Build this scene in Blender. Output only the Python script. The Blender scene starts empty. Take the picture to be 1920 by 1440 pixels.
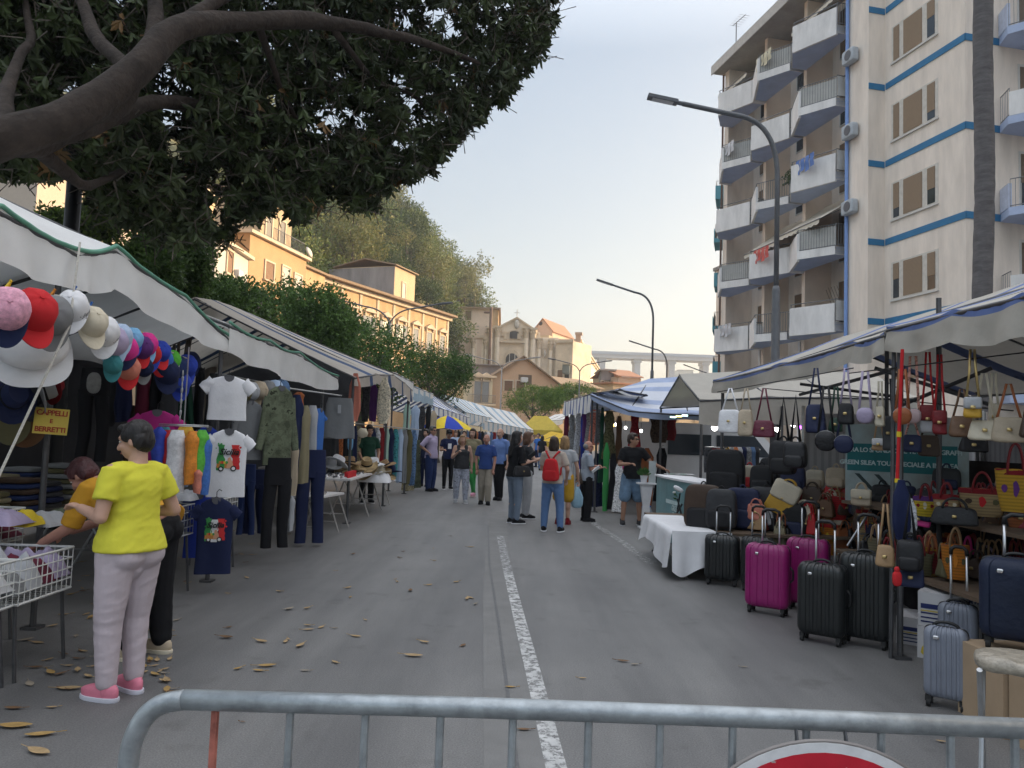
import bpy, bmesh, math, random
from mathutils import Vector as V, Matrix as M, noise as NZ
R = math.radians; PI = math.pi
sc = bpy.context.scene; COL = sc.collection
# ---------------------------------------------------------------- camera, sky, sun, exposure
FPX = 1441.0; CAMZ = 1.6; PITCH = R(3.84); ROLL = R(2.0)
cam = bpy.data.cameras.new('camera'); cam.sensor_width = 36; cam.lens = FPX/1920*36; cam.clip_end = 4000; cam.clip_start = .05
co = bpy.data.objects.new('camera', cam); COL.objects.link(co); sc.camera = co
CM = M.Translation((0, 0, CAMZ)) @ M.Rotation(PI/2+PITCH, 4, 'X') @ M.Rotation(ROLL, 4, 'Z')
co.matrix_world = CM
SUN_AZ = R(62); SUN_EL = R(13)             # azimuth clockwise from +Y
w = bpy.data.worlds.new('World'); sc.world = w; w.use_nodes = True
nt = w.node_tree; bg = nt.nodes['Background']; sky = nt.nodes.new('ShaderNodeTexSky')
sky.sky_type = 'NISHITA'; sky.sun_disc = False; sky.sun_elevation = SUN_EL; sky.sun_rotation = SUN_AZ
sky.air_density = 1.0; sky.dust_density = 4.5; sky.ozone_density = 1.6
tint = nt.nodes.new('ShaderNodeMix'); tint.data_type = 'RGBA'; tint.blend_type = 'MULTIPLY'; tint.inputs[0].default_value = 1   # summer-evening haze: less blue,
nt.links.new(sky.outputs[0], tint.inputs[6]); tint.inputs[7].default_value = (.80, .72, .62, 1)
tint.inputs[7].default_value = (.30, .27, .22, 1)
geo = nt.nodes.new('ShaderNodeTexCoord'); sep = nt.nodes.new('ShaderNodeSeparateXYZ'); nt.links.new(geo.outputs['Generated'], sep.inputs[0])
rampz = nt.nodes.new('ShaderNodeValToRGB'); ez = rampz.color_ramp.elements; ez[0].position = .0; ez[1].position = .85                  # pale low down; zenith brightness added out of view to lift the street's light
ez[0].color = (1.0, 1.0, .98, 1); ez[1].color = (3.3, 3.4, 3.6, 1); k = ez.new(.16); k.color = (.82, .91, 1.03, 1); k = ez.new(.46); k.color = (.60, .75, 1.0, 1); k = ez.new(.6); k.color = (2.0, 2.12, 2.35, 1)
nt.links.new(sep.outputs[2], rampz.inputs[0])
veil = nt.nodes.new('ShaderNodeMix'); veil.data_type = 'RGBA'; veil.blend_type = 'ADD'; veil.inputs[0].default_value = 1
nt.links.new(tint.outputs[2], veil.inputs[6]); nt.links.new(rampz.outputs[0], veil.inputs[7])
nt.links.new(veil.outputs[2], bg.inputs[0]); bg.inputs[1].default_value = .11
sl = bpy.data.lights.new('sun', 'SUN'); sl.energy = 2.1; sl.angle = R(.5); sl.color = (1, .74, .46)
so = bpy.data.objects.new('sun', sl); COL.objects.link(so)
SD = V((math.sin(SUN_AZ)*math.cos(SUN_EL), math.cos(SUN_AZ)*math.cos(SUN_EL), math.sin(SUN_EL)))
so.rotation_euler = SD.to_track_quat('Z', 'Y').to_euler(); so.location = SD*300
sc.view_settings.view_transform = 'Standard'; sc.view_settings.look = 'None'; sc.view_settings.exposure = 2.13
sc.view_settings.gamma = 1
cy = sc.cycles
cy.max_bounces = 6; cy.diffuse_bounces = 3; cy.glossy_bounces = 2; cy.transmission_bounces = 3; cy.transparent_max_bounces = 8
cy.use_denoising = True; cy.sample_clamp_indirect = 5; cy.volume_bounces = 0

def at(px, py, d):                          # photograph pixel (1920x1440) -> point at distance d along the street
    r = CM.to_3x3() @ V(((px-960)/FPX, (720-py)/FPX, -1)); return V((0, 0, CAMZ)) + r*(d/r.y)
def gp(px, py, z=0):                        # photograph pixel -> point on the ground
    r = CM.to_3x3() @ V(((px-960)/FPX, (720-py)/FPX, -1)); return V((0, 0, CAMZ)) + r*((z-CAMZ)/r.z)

# ---------------------------------------------------------------- materials
MATS = {}
def mat(key, col=(.5, .5, .5), rough=.75, metal=0, var=.12, scale=6, bump=0, bscale=None, spec=.4, emis=None, es=1, kind=None, col2=None, trans=0, alpha=1, stretch=None):
    """procedural material: base colour broken up by noise, optional bump / stains / cloth weave"""
    if key in MATS: return MATS[key]
    m = bpy.data.materials.new(key); m.use_nodes = True; n = m.node_tree; L = n.links.new
    b = n.nodes['Principled BSDF']; b.inputs['Roughness'].default_value = rough; b.inputs['Metallic'].default_value = metal
    b.inputs['Specular IOR Level'].default_value = spec
    tc = n.nodes.new('ShaderNodeTexCoord'); src = tc.outputs['Object']
    if stretch:
        mp = n.nodes.new('ShaderNodeMapping'); mp.inputs['Scale'].default_value = stretch; L(src, mp.inputs[0]); src = mp.outputs[0]
    no = n.nodes.new('ShaderNodeTexNoise'); no.inputs['Scale'].default_value = scale; no.inputs['Detail'].default_value = 6; no.inputs['Roughness'].default_value = .65
    L(src, no.inputs['Vector'])
    cr = n.nodes.new('ShaderNodeValToRGB'); e = cr.color_ramp.elements
    lo = tuple(c*(1-var) for c in col); hi = tuple(min(1, c*(1+var)) for c in (col2 or col))
    e[0].position = .3; e[1].position = .7; e[0].color = (*lo, 1); e[1].color = (*hi, 1)
    if kind in ('camo', 'floral'):
        cr.color_ramp.interpolation = 'CONSTANT'; e[0].position = 0; e[1].position = .52
        for p, c in ((.42, tuple((a+b_)/2 for a, b_ in zip(lo, hi))), (.62, tuple(c*.35 for c in col))):
            x = e.new(p); x.color = (*c, 1)
    L(no.outputs['Fac'], cr.inputs[0]); L(cr.outputs[0], b.inputs['Base Color'])
    if emis:
        b.inputs['Emission Color'].default_value = (*emis, 1); b.inputs['Emission Strength'].default_value = es
    if trans: b.inputs['Transmission Weight'].default_value = trans
    if alpha < 1: b.inputs['Alpha'].default_value = alpha
    if bump:
        n2 = n.nodes.new('ShaderNodeTexNoise'); n2.inputs['Scale'].default_value = bscale or scale*4; n2.inputs['Detail'].default_value = 4
        L(src, n2.inputs['Vector']); bp = n.nodes.new('ShaderNodeBump'); bp.inputs['Strength'].default_value = bump; bp.inputs['Distance'].default_value = .02
        L(n2.outputs['Fac'], bp.inputs['Height']); L(bp.outputs[0], b.inputs['Normal'])
    MATS[key] = m; return m
def nodes_of(m): return m.node_tree, m.node_tree.nodes, m.node_tree.links.new
def stripes(key, c1, c2, axis='Z', scale=8, duty=.5, rough=.8, bump=.15):
    """woven stripes / slats / corrugation across one local axis"""
    if key in MATS: return MATS[key]
    m = mat(key, c1, rough, var=.05); n, N, L = nodes_of(m); b = N['Principled BSDF']
    tc = N.new('ShaderNodeTexCoord'); sp = N.new('ShaderNodeSeparateXYZ'); L(tc.outputs['Object'], sp.inputs[0])
    mu = N.new('ShaderNodeMath'); mu.operation = 'MULTIPLY'; mu.inputs[1].default_value = scale; L(sp.outputs[axis], mu.inputs[0])
    fr = N.new('ShaderNodeMath'); fr.operation = 'FRACT'; L(mu.outputs[0], fr.inputs[0])
    gt = N.new('ShaderNodeMath'); gt.operation = 'GREATER_THAN'; gt.inputs[1].default_value = duty; L(fr.outputs[0], gt.inputs[0])
    mx = N.new('ShaderNodeMix'); mx.data_type = 'RGBA'; L(gt.outputs[0], mx.inputs[0])
    old = b.inputs['Base Color'].links[0].from_socket; L(old, mx.inputs[6]); mx.inputs[7].default_value = (*c2, 1); L(mx.outputs[2], b.inputs['Base Color'])
    if bump:
        bp = N.new('ShaderNodeBump'); bp.inputs['Strength'].default_value = bump; bp.inputs['Distance'].default_value = .02
        L(fr.outputs[0], bp.inputs['Height']); L(bp.outputs[0], b.inputs['Normal'])
    return m
def cloth(key, col, var=.10, rough=.85, scale=3, bump=.35, **k): return mat(key, col, rough, var=var, scale=scale, bump=bump, bscale=k.pop('bscale', 9), spec=.2, **k)

# ---------------------------------------------------------------- mesh helper
class MB:
    def __init__(s): s.v = []; s.f = []; s.m = []; s.cur = 0
    def add(s, vs, fs, mi=None):
        o = len(s.v); s.v += [V(p) for p in vs]
        for f in fs: s.f.append([i+o for i in f]); s.m.append(s.cur if mi is None else mi)
        return s
    def box(s, c, d, rot=None, mi=None, taper=1):
        x, y, z = d[0]/2, d[1]/2, d[2]/2; c = V(c)
        ps = [V((sx*x*(taper if sz > 0 else 1), sy*y*(taper if sz > 0 else 1), sz*z)) for sz in (-1, 1) for sy in (-1, 1) for sx in (-1, 1)]
        if rot is not None: ps = [rot @ p for p in ps]
        return s.add([c+p for p in ps], [(0, 2, 3, 1), (4, 5, 7, 6), (0, 1, 5, 4), (2, 6, 7, 3), (0, 4, 6, 2), (1, 3, 7, 5)], mi)
    def bb(s, x0, x1, y0, y1, z0, z1, mi=None): return s.box(((x0+x1)/2, (y0+y1)/2, (z0+z1)/2), (abs(x1-x0), abs(y1-y0), abs(z1-z0)), None, mi)
    def rings(s, rs, mi=None, caps=True, close=True):
        n = len(rs[0]); o = len(s.v)
        for r in rs: s.v += [V(p) for p in r]
        for i in range(len(rs)-1):
            for j in range(n if close else n-1):
                k = (j+1) % n; s.f.append([o+i*n+j, o+i*n+k, o+(i+1)*n+k, o+(i+1)*n+j]); s.m.append(s.cur if mi is None else (mi(i, j) if callable(mi) else mi))
        if caps and close:
            c = s.cur if (mi is None or callable(mi)) else mi
            s.f.append([o+j for j in range(n)][::-1]); s.m.append(c); s.f.append([o+(len(rs)-1)*n+j for j in range(n)]); s.m.append(c)
        return s
    def tube(s, pts, r, n=8, mi=None, caps=True):
        pts = [V(p) for p in pts]; rr = r if isinstance(r, (list, tuple)) else [r]*len(pts); rs = []; up = None
        for i, p in enumerate(pts):
            t = (pts[min(i+1, len(pts)-1)]-pts[max(i-1, 0)]).normalized()
            if up is None: up = V((0, 0, 1)) if abs(t.z) < .9 else V((1, 0, 0))
            a = t.cross(up)
            if a.length < 1e-4: a = t.orthogonal()
            a.normalize(); b = a.cross(t).normalized(); up = b
            rs.append([p + (a*math.cos(2*PI*k/n)+b*math.sin(2*PI*k/n))*rr[i] for k in range(n)])
        return s.rings(rs, mi, caps)
    def lathe(s, prof, n=20, c=(0, 0, 0), rot=None, mi=None, sx=1, sy=1, wob=None):
        c = V(c); rs = []
        for r, z in prof:
            ring = []
            for k in range(n):
                a = 2*PI*k/n; p = V((math.cos(a)*r*sx, math.sin(a)*r*sy, z))
                if wob: p = wob(p, a)
                ring.append(c + (rot @ p if rot is not None else p))
            rs.append(ring)
        return s.rings(rs, mi)
    def sell(s, c, d, e1=.35, e2=.35, nu=24, nv=14, rot=None, mi=None, fn=None):
        """superellipsoid = rounded box / cushion shape, half sizes d"""
        c = V(c); sg = lambda x, e: math.copysign(abs(x)**e, x); rs = []
        for i in range(nv+1):
            v = -PI/2+PI*i/nv; v = max(-PI/2+1e-3, min(PI/2-1e-3, v)); ring = []
            for k in range(nu):
                u = 2*PI*(k+.5)/nu
                p = V((d[0]*sg(math.cos(v), e1)*sg(math.cos(u), e2), d[1]*sg(math.cos(v), e1)*sg(math.sin(u), e2), d[2]*sg(math.sin(v), e1)))
                if fn: p = fn(p)
                ring.append(c + (rot @ p if rot is not None else p))
            rs.append(ring)
        return s.rings(rs, mi)
    def grid(s, fn, nu, nv, mi=None, flip=False):
        o = len(s.v)
        for i in range(nu+1):
            for j in range(nv+1): s.v.append(V(fn(i/nu, j/nv)))
        for i in range(nu):
            for j in range(nv):
                q = [o+i*(nv+1)+j, o+(i+1)*(nv+1)+j, o+(i+1)*(nv+1)+j+1, o+i*(nv+1)+j+1]
                s.f.append(q[::-1] if flip else q); s.m.append(s.cur if mi is None else (mi(i, j) if callable(mi) else mi))
        return s
    def prism(s, out, f, t0, t1, mi=None):
        """closed 2D outline -> solid; f(a, b, t) places it"""
        n = len(out); s.add([f(a, b, t0) for a, b in out]+[f(a, b, t1) for a, b in out],
              [list(range(n))[::-1], [n+i for i in range(n)]]+[[i, (i+1) % n, n+(i+1) % n, n+i] for i in range(n)], mi); return s
    def xf(s, mtx): s.v = [mtx @ p for p in s.v]; return s
    def mesh(s, name, mats, smooth=None, off=None):
        me = bpy.data.meshes.new(name); vs = s.v if off is None else [p-off for p in s.v]
        me.from_pydata([tuple(p) for p in vs], [], s.f)
        for m in (mats if isinstance(mats, (list, tuple)) else [mats]): me.materials.append(m)
        if any(s.m): me.polygons.foreach_set('material_index', s.m)
        me.update()
        bm = bmesh.new(); bm.from_mesh(me); bmesh.ops.recalc_face_normals(bm, faces=bm.faces) if smooth != 'raw' else None; bm.to_mesh(me); bm.free()
        if smooth:
            me.polygons.foreach_set('use_smooth', [True]*len(me.polygons))
            if smooth not in (True, 'raw'): me.set_sharp_from_angle(angle=R(smooth))
        return me
    def part(s, name, mats, parent, smooth=40, label=None):
        o = bpy.data.objects.new(name, s.mesh(name, mats, smooth)); COL.objects.link(o); o.parent = parent
        if label: o['label'] = label
        return o
    def top(s, name, mats, label, cat, group=None, kind=None, smooth=40):
        """a thing that is one mesh: its origin goes to the middle of its foot"""
        lo = V((min(p.x for p in s.v), min(p.y for p in s.v), min(p.z for p in s.v))); hi = V((max(p.x for p in s.v), max(p.y for p in s.v), max(p.z for p in s.v)))
        off = V(((lo.x+hi.x)/2, (lo.y+hi.y)/2, lo.z))
        o = bpy.data.objects.new(name, s.mesh(name, mats, smooth, off)); COL.objects.link(o); o.location = off
        tag(o, label, cat, group, kind); return o
def tag(o, label=None, cat=None, group=None, kind=None):
    if label: o['label'] = label
    if cat: o['category'] = cat
    if group: o['group'] = group
    if kind: o['kind'] = kind
    return o
def thing(name, label, cat, loc=(0, 0, 0), rz=0, group=None):
    o = bpy.data.objects.new(name, None); COL.objects.link(o); o.location = loc; o.rotation_euler = (0, 0, rz); o.empty_display_size = .2
    return tag(o, label, cat, group)
def dup(root, loc, rz=0, label=None, group=None, scale=None):
    r = root.copy(); COL.objects.link(r); r.location = loc; r.rotation_euler = (0, 0, rz)
    if scale: r.scale = scale if isinstance(scale, (tuple, list)) else (scale,)*3
    if label: r['label'] = label
    if group: r['group'] = group
    for ch in list(root.children):
        c = ch.copy(); COL.objects.link(c); c.parent = r
        for g in ch.children:
            d = g.copy(); COL.objects.link(d); d.parent = c
    return r
def setmat(o, old, new):
    """give a copied part its own material"""
    o.data = o.data.copy()
    for i, m in enumerate(o.data.materials):
        if m == old: o.data.materials[i] = new
def text(name, s, mtx, size, m, parent, ext=.002, shear=0, align='CENTER', space=1, bold=0):
    c = bpy.data.curves.new(name, 'FONT'); c.body = s; c.size = size; c.extrude = ext; c.align_x = align; c.align_y = 'CENTER'; c.shear = shear
    c.space_character = space; c.offset = bold; c.resolution_u = 3; c.materials.append(m)
    tmp = bpy.data.objects.new(name+'_curve', c); me = bpy.data.meshes.new_from_object(tmp); bpy.data.objects.remove(tmp); bpy.data.curves.remove(c)
    if not me.materials: me.materials.append(m)
    o = bpy.data.objects.new(name, me); COL.objects.link(o); o.parent = parent; o.matrix_local = mtx; return o
def face_mtx(o, right, up):
    """matrix whose x is right, y is up (for lettering on a face)"""
    r = V(right).normalized(); u = V(up); u = (u-r*u.dot(r)).normalized(); n = r.cross(u)
    return M(((r.x, u.x, n.x, o[0]), (r.y, u.y, n.y, o[1]), (r.z, u.z, n.z, o[2]), (0, 0, 0, 1)))
def lerp(a, b, t): return a+(b-a)*t
rnd = random.Random(7)
# ================================================================ SETTING: ground, road, marks, hill
def asphalt():
    m = bpy.data.materials.new('asphalt'); m.use_nodes = True; n, N, L = nodes_of(m); b = N['Principled BSDF']
    tc = N.new('ShaderNodeTexCoord'); src = tc.outputs['Object']
    def nz(sc_, d=6, stretch=None, r=.6):
        s = src
        if stretch: mp = N.new('ShaderNodeMapping'); mp.inputs['Scale'].default_value = stretch; L(src, mp.inputs[0]); s = mp.outputs[0]
        t = N.new('ShaderNodeTexNoise'); t.inputs['Scale'].default_value = sc_; t.inputs['Detail'].default_value = d; t.inputs['Roughness'].default_value = r; L(s, t.inputs['Vector']); return t.outputs['Fac']
    def ramp(f, p0, c0, p1, c1):
        r = N.new('ShaderNodeValToRGB'); e = r.color_ramp.elements; e[0].position = p0; e[1].position = p1; e[0].color = (*c0, 1); e[1].color = (*c1, 1); L(f, r.inputs[0]); return r.outputs[0]
    def mix(f, a, b_, t='MIX'):
        x = N.new('ShaderNodeMix'); x.data_type = 'RGBA'; x.blend_type = t
        if isinstance(f, float): x.inputs[0].default_value = f
        else: L(f, x.inputs[0])
        L(a, x.inputs[6]); L(b_, x.inputs[7]); return x.outputs[2]
    base = ramp(nz(.35, 8), .3, (.142, .140, .140), .72, (.186, .183, .180))
    streak = ramp(nz(1.1, 5, (1.6, .12, 1)), .35, (.74, .74, .75), .7, (1.16, 1.15, 1.14))
    grit = ramp(nz(110, 3), .35, (.62, .62, .63), .68, (1.34, 1.34, 1.32))
    spots = ramp(nz(2.7, 3), .28, (.62, .61, .6), .40, (1, 1, 1))
    c = mix(1.0, base, streak, 'MULTIPLY'); c = mix(.75, c, grit, 'MULTIPLY'); c = mix(.6, c, spots, 'MULTIPLY'); c = mix(.7, c, ramp(nz(.8, 4, (1, .5, 1)), .36, (.78, .78, .79), .55, (1.05, 1.05, 1.04)), 'MULTIPLY')
    L(c, b.inputs['Base Color']); b.inputs['Roughness'].default_value = .6; b.inputs['Specular IOR Level'].default_value = .5
    bp = N.new('ShaderNodeBump'); bp.inputs['Strength'].default_value = .35; bp.inputs['Distance'].default_value = .006
    L(nz(120, 3), bp.inputs['Height']); L(bp.outputs[0], b.inputs['Normal']); return m
MB().grid(lambda u, v: ((u-.5)*2400, -60+v*2400, 0), 8, 8).top('ground', asphalt(), None, None, kind='structure')
def worn(key, col, thr, sc_=14):
    m = mat(key, col, .8, var=.2, scale=5, alpha=.999); n, N, L = nodes_of(m); b = N['Principled BSDF']
    t = N.new('ShaderNodeTexNoise'); t.inputs['Scale'].default_value = sc_; t.inputs['Detail'].default_value = 8; t.inputs['Roughness'].default_value = .75
    tc = N.new('ShaderNodeTexCoord'); L(tc.outputs['Object'], t.inputs['Vector'])
    r = N.new('ShaderNodeValToRGB'); r.color_ramp.elements[0].position = thr; r.color_ramp.elements[1].position = thr+.13; L(t.outputs['Fac'], r.inputs[0]); L(r.outputs[0], b.inputs['Alpha']); return m
def strip(pts, wd, z, m, name='road_marking'):
    b = MB(); ps = [V((p[0], p[1], z)) for p in pts]; L_, R_ = [], []
    for i, p in enumerate(ps):
        t = (ps[min(i+1, len(ps)-1)]-ps[max(0, i-1)]).normalized(); nrm = V((t.y, -t.x, 0)); wv = wd if not callable(wd) else wd(i/(len(ps)-1))
        L_.append(p-nrm*wv/2); R_.append(p+nrm*wv/2)
    for i in range(len(ps)-1): b.add([L_[i], R_[i], R_[i+1], L_[i+1]], [(0, 1, 2, 3)])
    return b.top(name, m, None, None, kind='structure')
def curve_px(pxs, n=14):
    g = [gp(*p) for p in pxs]; out = []
    for i in range(len(g)-1):
        for k in range(n): out.append(g[i].lerp(g[i+1], k/n))
    return out+[g[-1]]
strip([gp(1060, 1520)]+curve_px([(1043, 1440), (1000, 1262), (975, 1165), (953, 1075)]), .105, .004, worn('line_paint', (.48, .48, .475), .40))
strip(curve_px([(953, 1075), (944, 1035), (938, 1005)]), .11, .004, worn('line_paint_faint', (.36, .36, .36), .42))
strip(curve_px([(1222, 1058), (1165, 1015), (1118, 985), (1095, 965)]), .14, .004, worn('line_paint_side', (.42, .42, .41), .45))
seam = mat('seam_tar', (.105, .105, .107), .6, var=.3, scale=20)
strip(curve_px([(985, 1560), (935, 1170), (918, 1060), (915, 985)]), .022, .005, seam, 'road_seam')
patch = mat('patch_asphalt', (.178, .175, .171), .8, var=.12, scale=3, bump=.3, bscale=90)
strip(curve_px([(985, 1560), (938, 1120), (932, 1010), (936, 960)]), .34, .0025, patch, 'road_patch')

# hill behind the town
def hill_z(x, y):
    # rises steeply behind the row of houses on the left; s = distance behind their facades
    s = (x+7.8)*-.94+(y-97)*.342; f = 1/(1+math.exp(-(s-11)/2.5)); z = f*62*(1-math.exp(-max(0, s)/44))*1.12
    k = 1/(1+math.exp(-(y-78)/9)); e = 1/(1+math.exp((y-200)/12))
    keep = 1/(1+math.exp(-(x+13)/1.2))*1/(1+math.exp(-(y-136)/3))*1/(1+math.exp((y-166)/2))        # cut back for the church and its convent
    return k*e*z*(1-keep)/(1+math.exp((x+5.2)/.9))
def hill_pt(u, v):
    x = -230+u*232; y = 50+v*260; return (x, y, hill_z(x, y)-1+2.2*NZ.noise(V((x*.06, y*.06, 0))))
hm = mat('hill_scrub', (.075, .085, .03), .95, var=.5, scale=.12, col2=(.17, .15, .06), bump=.6, bscale=1)
MB().grid(hill_pt, 60, 60).top('hill', hm, None, None, kind='structure', smooth=True)
# distant ridge and low ground beyond the viaduct
def ridge(u, v):
    x = -150+u*500; y = 480+v*160; h = 30*math.sin(v*PI)*(0.55+.5*NZ.noise(V((x*.004, 1, y*.004)))+.3*max(0, (x-120)/200))
    return (x, y, max(-1, h))
MB().grid(ridge, 50, 12).top('distant_hills', mat('far_hill', (.16, .17, .13), .95, var=.3, scale=.05), None, None, kind='structure', smooth=True)

# ================================================================ foliage helpers
def leaf_mat(key, c, c2, rough=.55, scale=1.5, tr=.25, spec=.35):
    m = mat(key, c, rough, var=.35, scale=scale, col2=c2, spec=spec); n, N, L = nodes_of(m); b = N['Principled BSDF']
    oi = N.new('ShaderNodeTexCoord'); t = N.new('ShaderNodeBsdfTranslucent'); ms = N.new('ShaderNodeMixShader'); ms.inputs[0].default_value = tr
    L(b.inputs['Base Color'].links[0].from_socket, t.inputs[0]); out = N['Material Output']; L(b.outputs[0], ms.inputs[1]); L(t.outputs[0], ms.inputs[2]); L(ms.outputs[0], out.inputs[0]); return m
def rdir(r):
    z = r.uniform(-1, 1); a = r.uniform(0, 2*PI); q = math.sqrt(1-z*z); return V((q*math.cos(a), q*math.sin(a), z))
def leaf(b, p, ax, nrm, ln, wd, mi=0, fold=.25):
    ax = ax.normalized(); s = ax.cross(nrm)
    if s.length < 1e-3: s = ax.orthogonal()
    s.normalize(); n = s.cross(ax); m = p+ax*ln*.5
    b.add([p, m+s*wd/2+n*wd*fold, p+ax*ln, m-s*wd/2+n*wd*fold, ], [(0, 1, 2), (0, 2, 3)], mi)
def lobes_crown(b, lobes, n, size, r, nm=2, shell=.55, droop=0):
    """leaves scattered through lobes [(centre, (rx,ry,rz))], denser at the skin, in small clumps"""
    tot = sum(l[1][0]*l[1][1]+l[1][1]*l[1][2]+l[1][0]*l[1][2] for l in lobes)
    for c, rr in lobes:
        k = int(n*(rr[0]*rr[1]+rr[1]*rr[2]+rr[0]*rr[2])/tot/5)
        for _ in range(max(1, k)):
            d = rdir(r); q = (r.uniform(shell, 1.04)) ; q *= 1+.16*NZ.noise(V((d.x*2.3+c[0], d.y*2.3+c[1], d.z*2.3)))
            p = V(c)+V((d.x*rr[0], d.y*rr[1], d.z*rr[2]))*q; mi = r.randrange(nm)
            for _ in range(5):
                o = rdir(r)*size*1.1; ax = (d*.8+rdir(r)+V((0, 0, -droop))); leaf(b, p+o, ax, rdir(r), size*r.uniform(.7, 1.3), size*r.uniform(.45, .7), mi)
bark = mat('bark', (.10, .082, .068), .9, var=.3, scale=5, bump=.8, bscale=14, stretch=(1, 1, .3))
bark_pale = mat('bark_pale', (.15, .13, .11), .9, var=.3, scale=4, bump=.8, bscale=12, stretch=(1, 1, .3))
LF_D = leaf_mat('leaf_ficus_dark', (.038, .075, .02), (.065, .115, .03), .6)
LF_M = leaf_mat('leaf_ficus', (.07, .135, .03), (.11, .19, .045), .6)
LF_Y = leaf_mat('leaf_light', (.11, .18, .035), (.17, .25, .05), .6)
def clipped_tree(name, label, px, py, d, rpx, hpx, nleaf, mats, seed, group=None, trunk_h=None, lean=0, wide=1, size=.11):
    """street tree with a clipped, rounded crown centred on a photograph pixel"""
    r = random.Random(seed); c = at(px, py, d); rx = rpx*d/FPX; rz = hpx*d/FPX; base = V((c.x+lean, c.y, 0))
    t = thing(name, label, 'tree', base, 0, group); cl = c-base
    tr = MB(); top = cl+V((0, 0, -rz*.35)); mid = V((cl.x*.25, 0, top.z*.55))
    tr.tube([(0, 0, 0), (0, 0, .25), mid, top], [.3, .22, .19, .12], 10)
    for k in range(6):
        a = 2*PI*k/6+r.random(); e = cl+V((math.cos(a)*rx*.75, math.sin(a)*rx*.75, rz*r.uniform(-.1, .5))); s = mid.lerp(top, r.uniform(.2, .9))
        tr.tube([s, s.lerp(e, .5)+V((0, 0, -rz*.12)), e], [.1, .06, .025], 7)
    tr.part('trunk', bark_pale, t, smooth=True)
    lobes = [(cl, (rx*.86, rx*wide*.86, rz*.86))]
    for k in range(11):
        a = r.uniform(0, 2*PI); z = r.uniform(-.45, .75); q = math.sqrt(max(0, 1-z*z))*.62
        s = r.uniform(.32, .5); lobes.append((cl+V((math.cos(a)*rx*q, math.sin(a)*rx*wide*q, z*rz*.62)), (rx*s, rx*s, rz*s)))
    cr = MB(); lobes_crown(cr, lobes, nleaf, size, r, len(mats), .5); cr.part('crown', mats, t, smooth=None); return t
G_ST = 'clipped street trees behind the left stalls'
clipped_tree('ficus_tree', 'dark bushy street tree behind the white canopy, nearest of the clipped row', 400, 590, 19, 125, 85, 15000, [LF_D, LF_M], 1, G_ST, size=.12)
clipped_tree('ficus_tree', 'tall dark clipped tree between the striped canopy and the orange house', 545, 622, 24, 135, 112, 21000, [LF_D, LF_M, LF_M], 2, G_ST, size=.12)
clipped_tree('ficus_tree', 'dark clipped tree below the double street lamp in front of the palazzo', 680, 690, 30, 114, 116, 19000, [LF_D, LF_M, LF_M], 3, G_ST, size=.12)
clipped_tree('ficus_tree', 'rounded dark tree at the far end of the palazzo, left of the church', 822, 702, 42, 74, 70, 12000, [LF_D, LF_M, LF_M], 4, G_ST, size=.12)
clipped_tree('ficus_tree', 'bright green mushroom shaped tree in front of the gabled house', 1000, 752, 70, 66, 36, 12000, [LF_Y, LF_Y, LF_M], 5, None, size=.14)
clipped_tree('ficus_tree', 'bright green tree half behind the mushroom shaped tree', 1080, 740, 82, 48, 27, 6500, [LF_Y, LF_M], 6, None, size=.15)
# shrubs behind the first stall, left of the clipped row
def shrub(label, px, py, d, rpx, hpx, n, mats, seed, size=.1, name='shrub'):
    r = random.Random(seed); c = at(px, py, d); rx = rpx*d/FPX; rz = hpx*d/FPX; t = thing(name, label, 'shrub', (c.x, c.y, 0)); cl = V((0, 0, c.z))
    s = MB()
    for k in range(5): a = 2*PI*k/5; s.tube([(0, 0, 0), (.1*math.cos(a), .1*math.sin(a), c.z*.5), (rx*.5*math.cos(a), rx*.5*math.sin(a), c.z+rz*.2)], [.05, .04, .015], 6)
    s.part('stem', bark, t, smooth=True)
    lobes = [(cl, (rx*.8, rx*.8, rz*.9))]+[(cl+V((r.uniform(-.7, .7)*rx, r.uniform(-.7, .7)*rx, r.uniform(-.6, .7)*rz)), (rx*.4, rx*.4, rz*.4)) for _ in range(7)]
    b = MB(); lobes_crown(b, lobes, n, size, r, len(mats), .35); b.part('foliage', mats, t, smooth=None)
LF_G = leaf_mat('leaf_grey_green', (.06, .085, .035), (.10, .13, .055), .6)
shrub('dark evergreen shrub behind the green trimmed awning', 285, 500, 14, 75, 70, 7000, [LF_D, LF_M], 11, .1)
shrub('dark tall shrub between the awning and the first street tree', 345, 520, 15.5, 70, 110, 8000, [LF_D, LF_D, LF_M], 12, .1)
shrub('grey green oleander behind the awning, beside the dark lamp post', 185, 420, 13.5, 55, 45, 3200, [LF_G, LF_Y], 13, .1)
shrub('thin grey green oleander left of the dark lamp post', 110, 425, 13, 35, 35, 1500, [LF_G, LF_Y], 14, .09)
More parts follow.
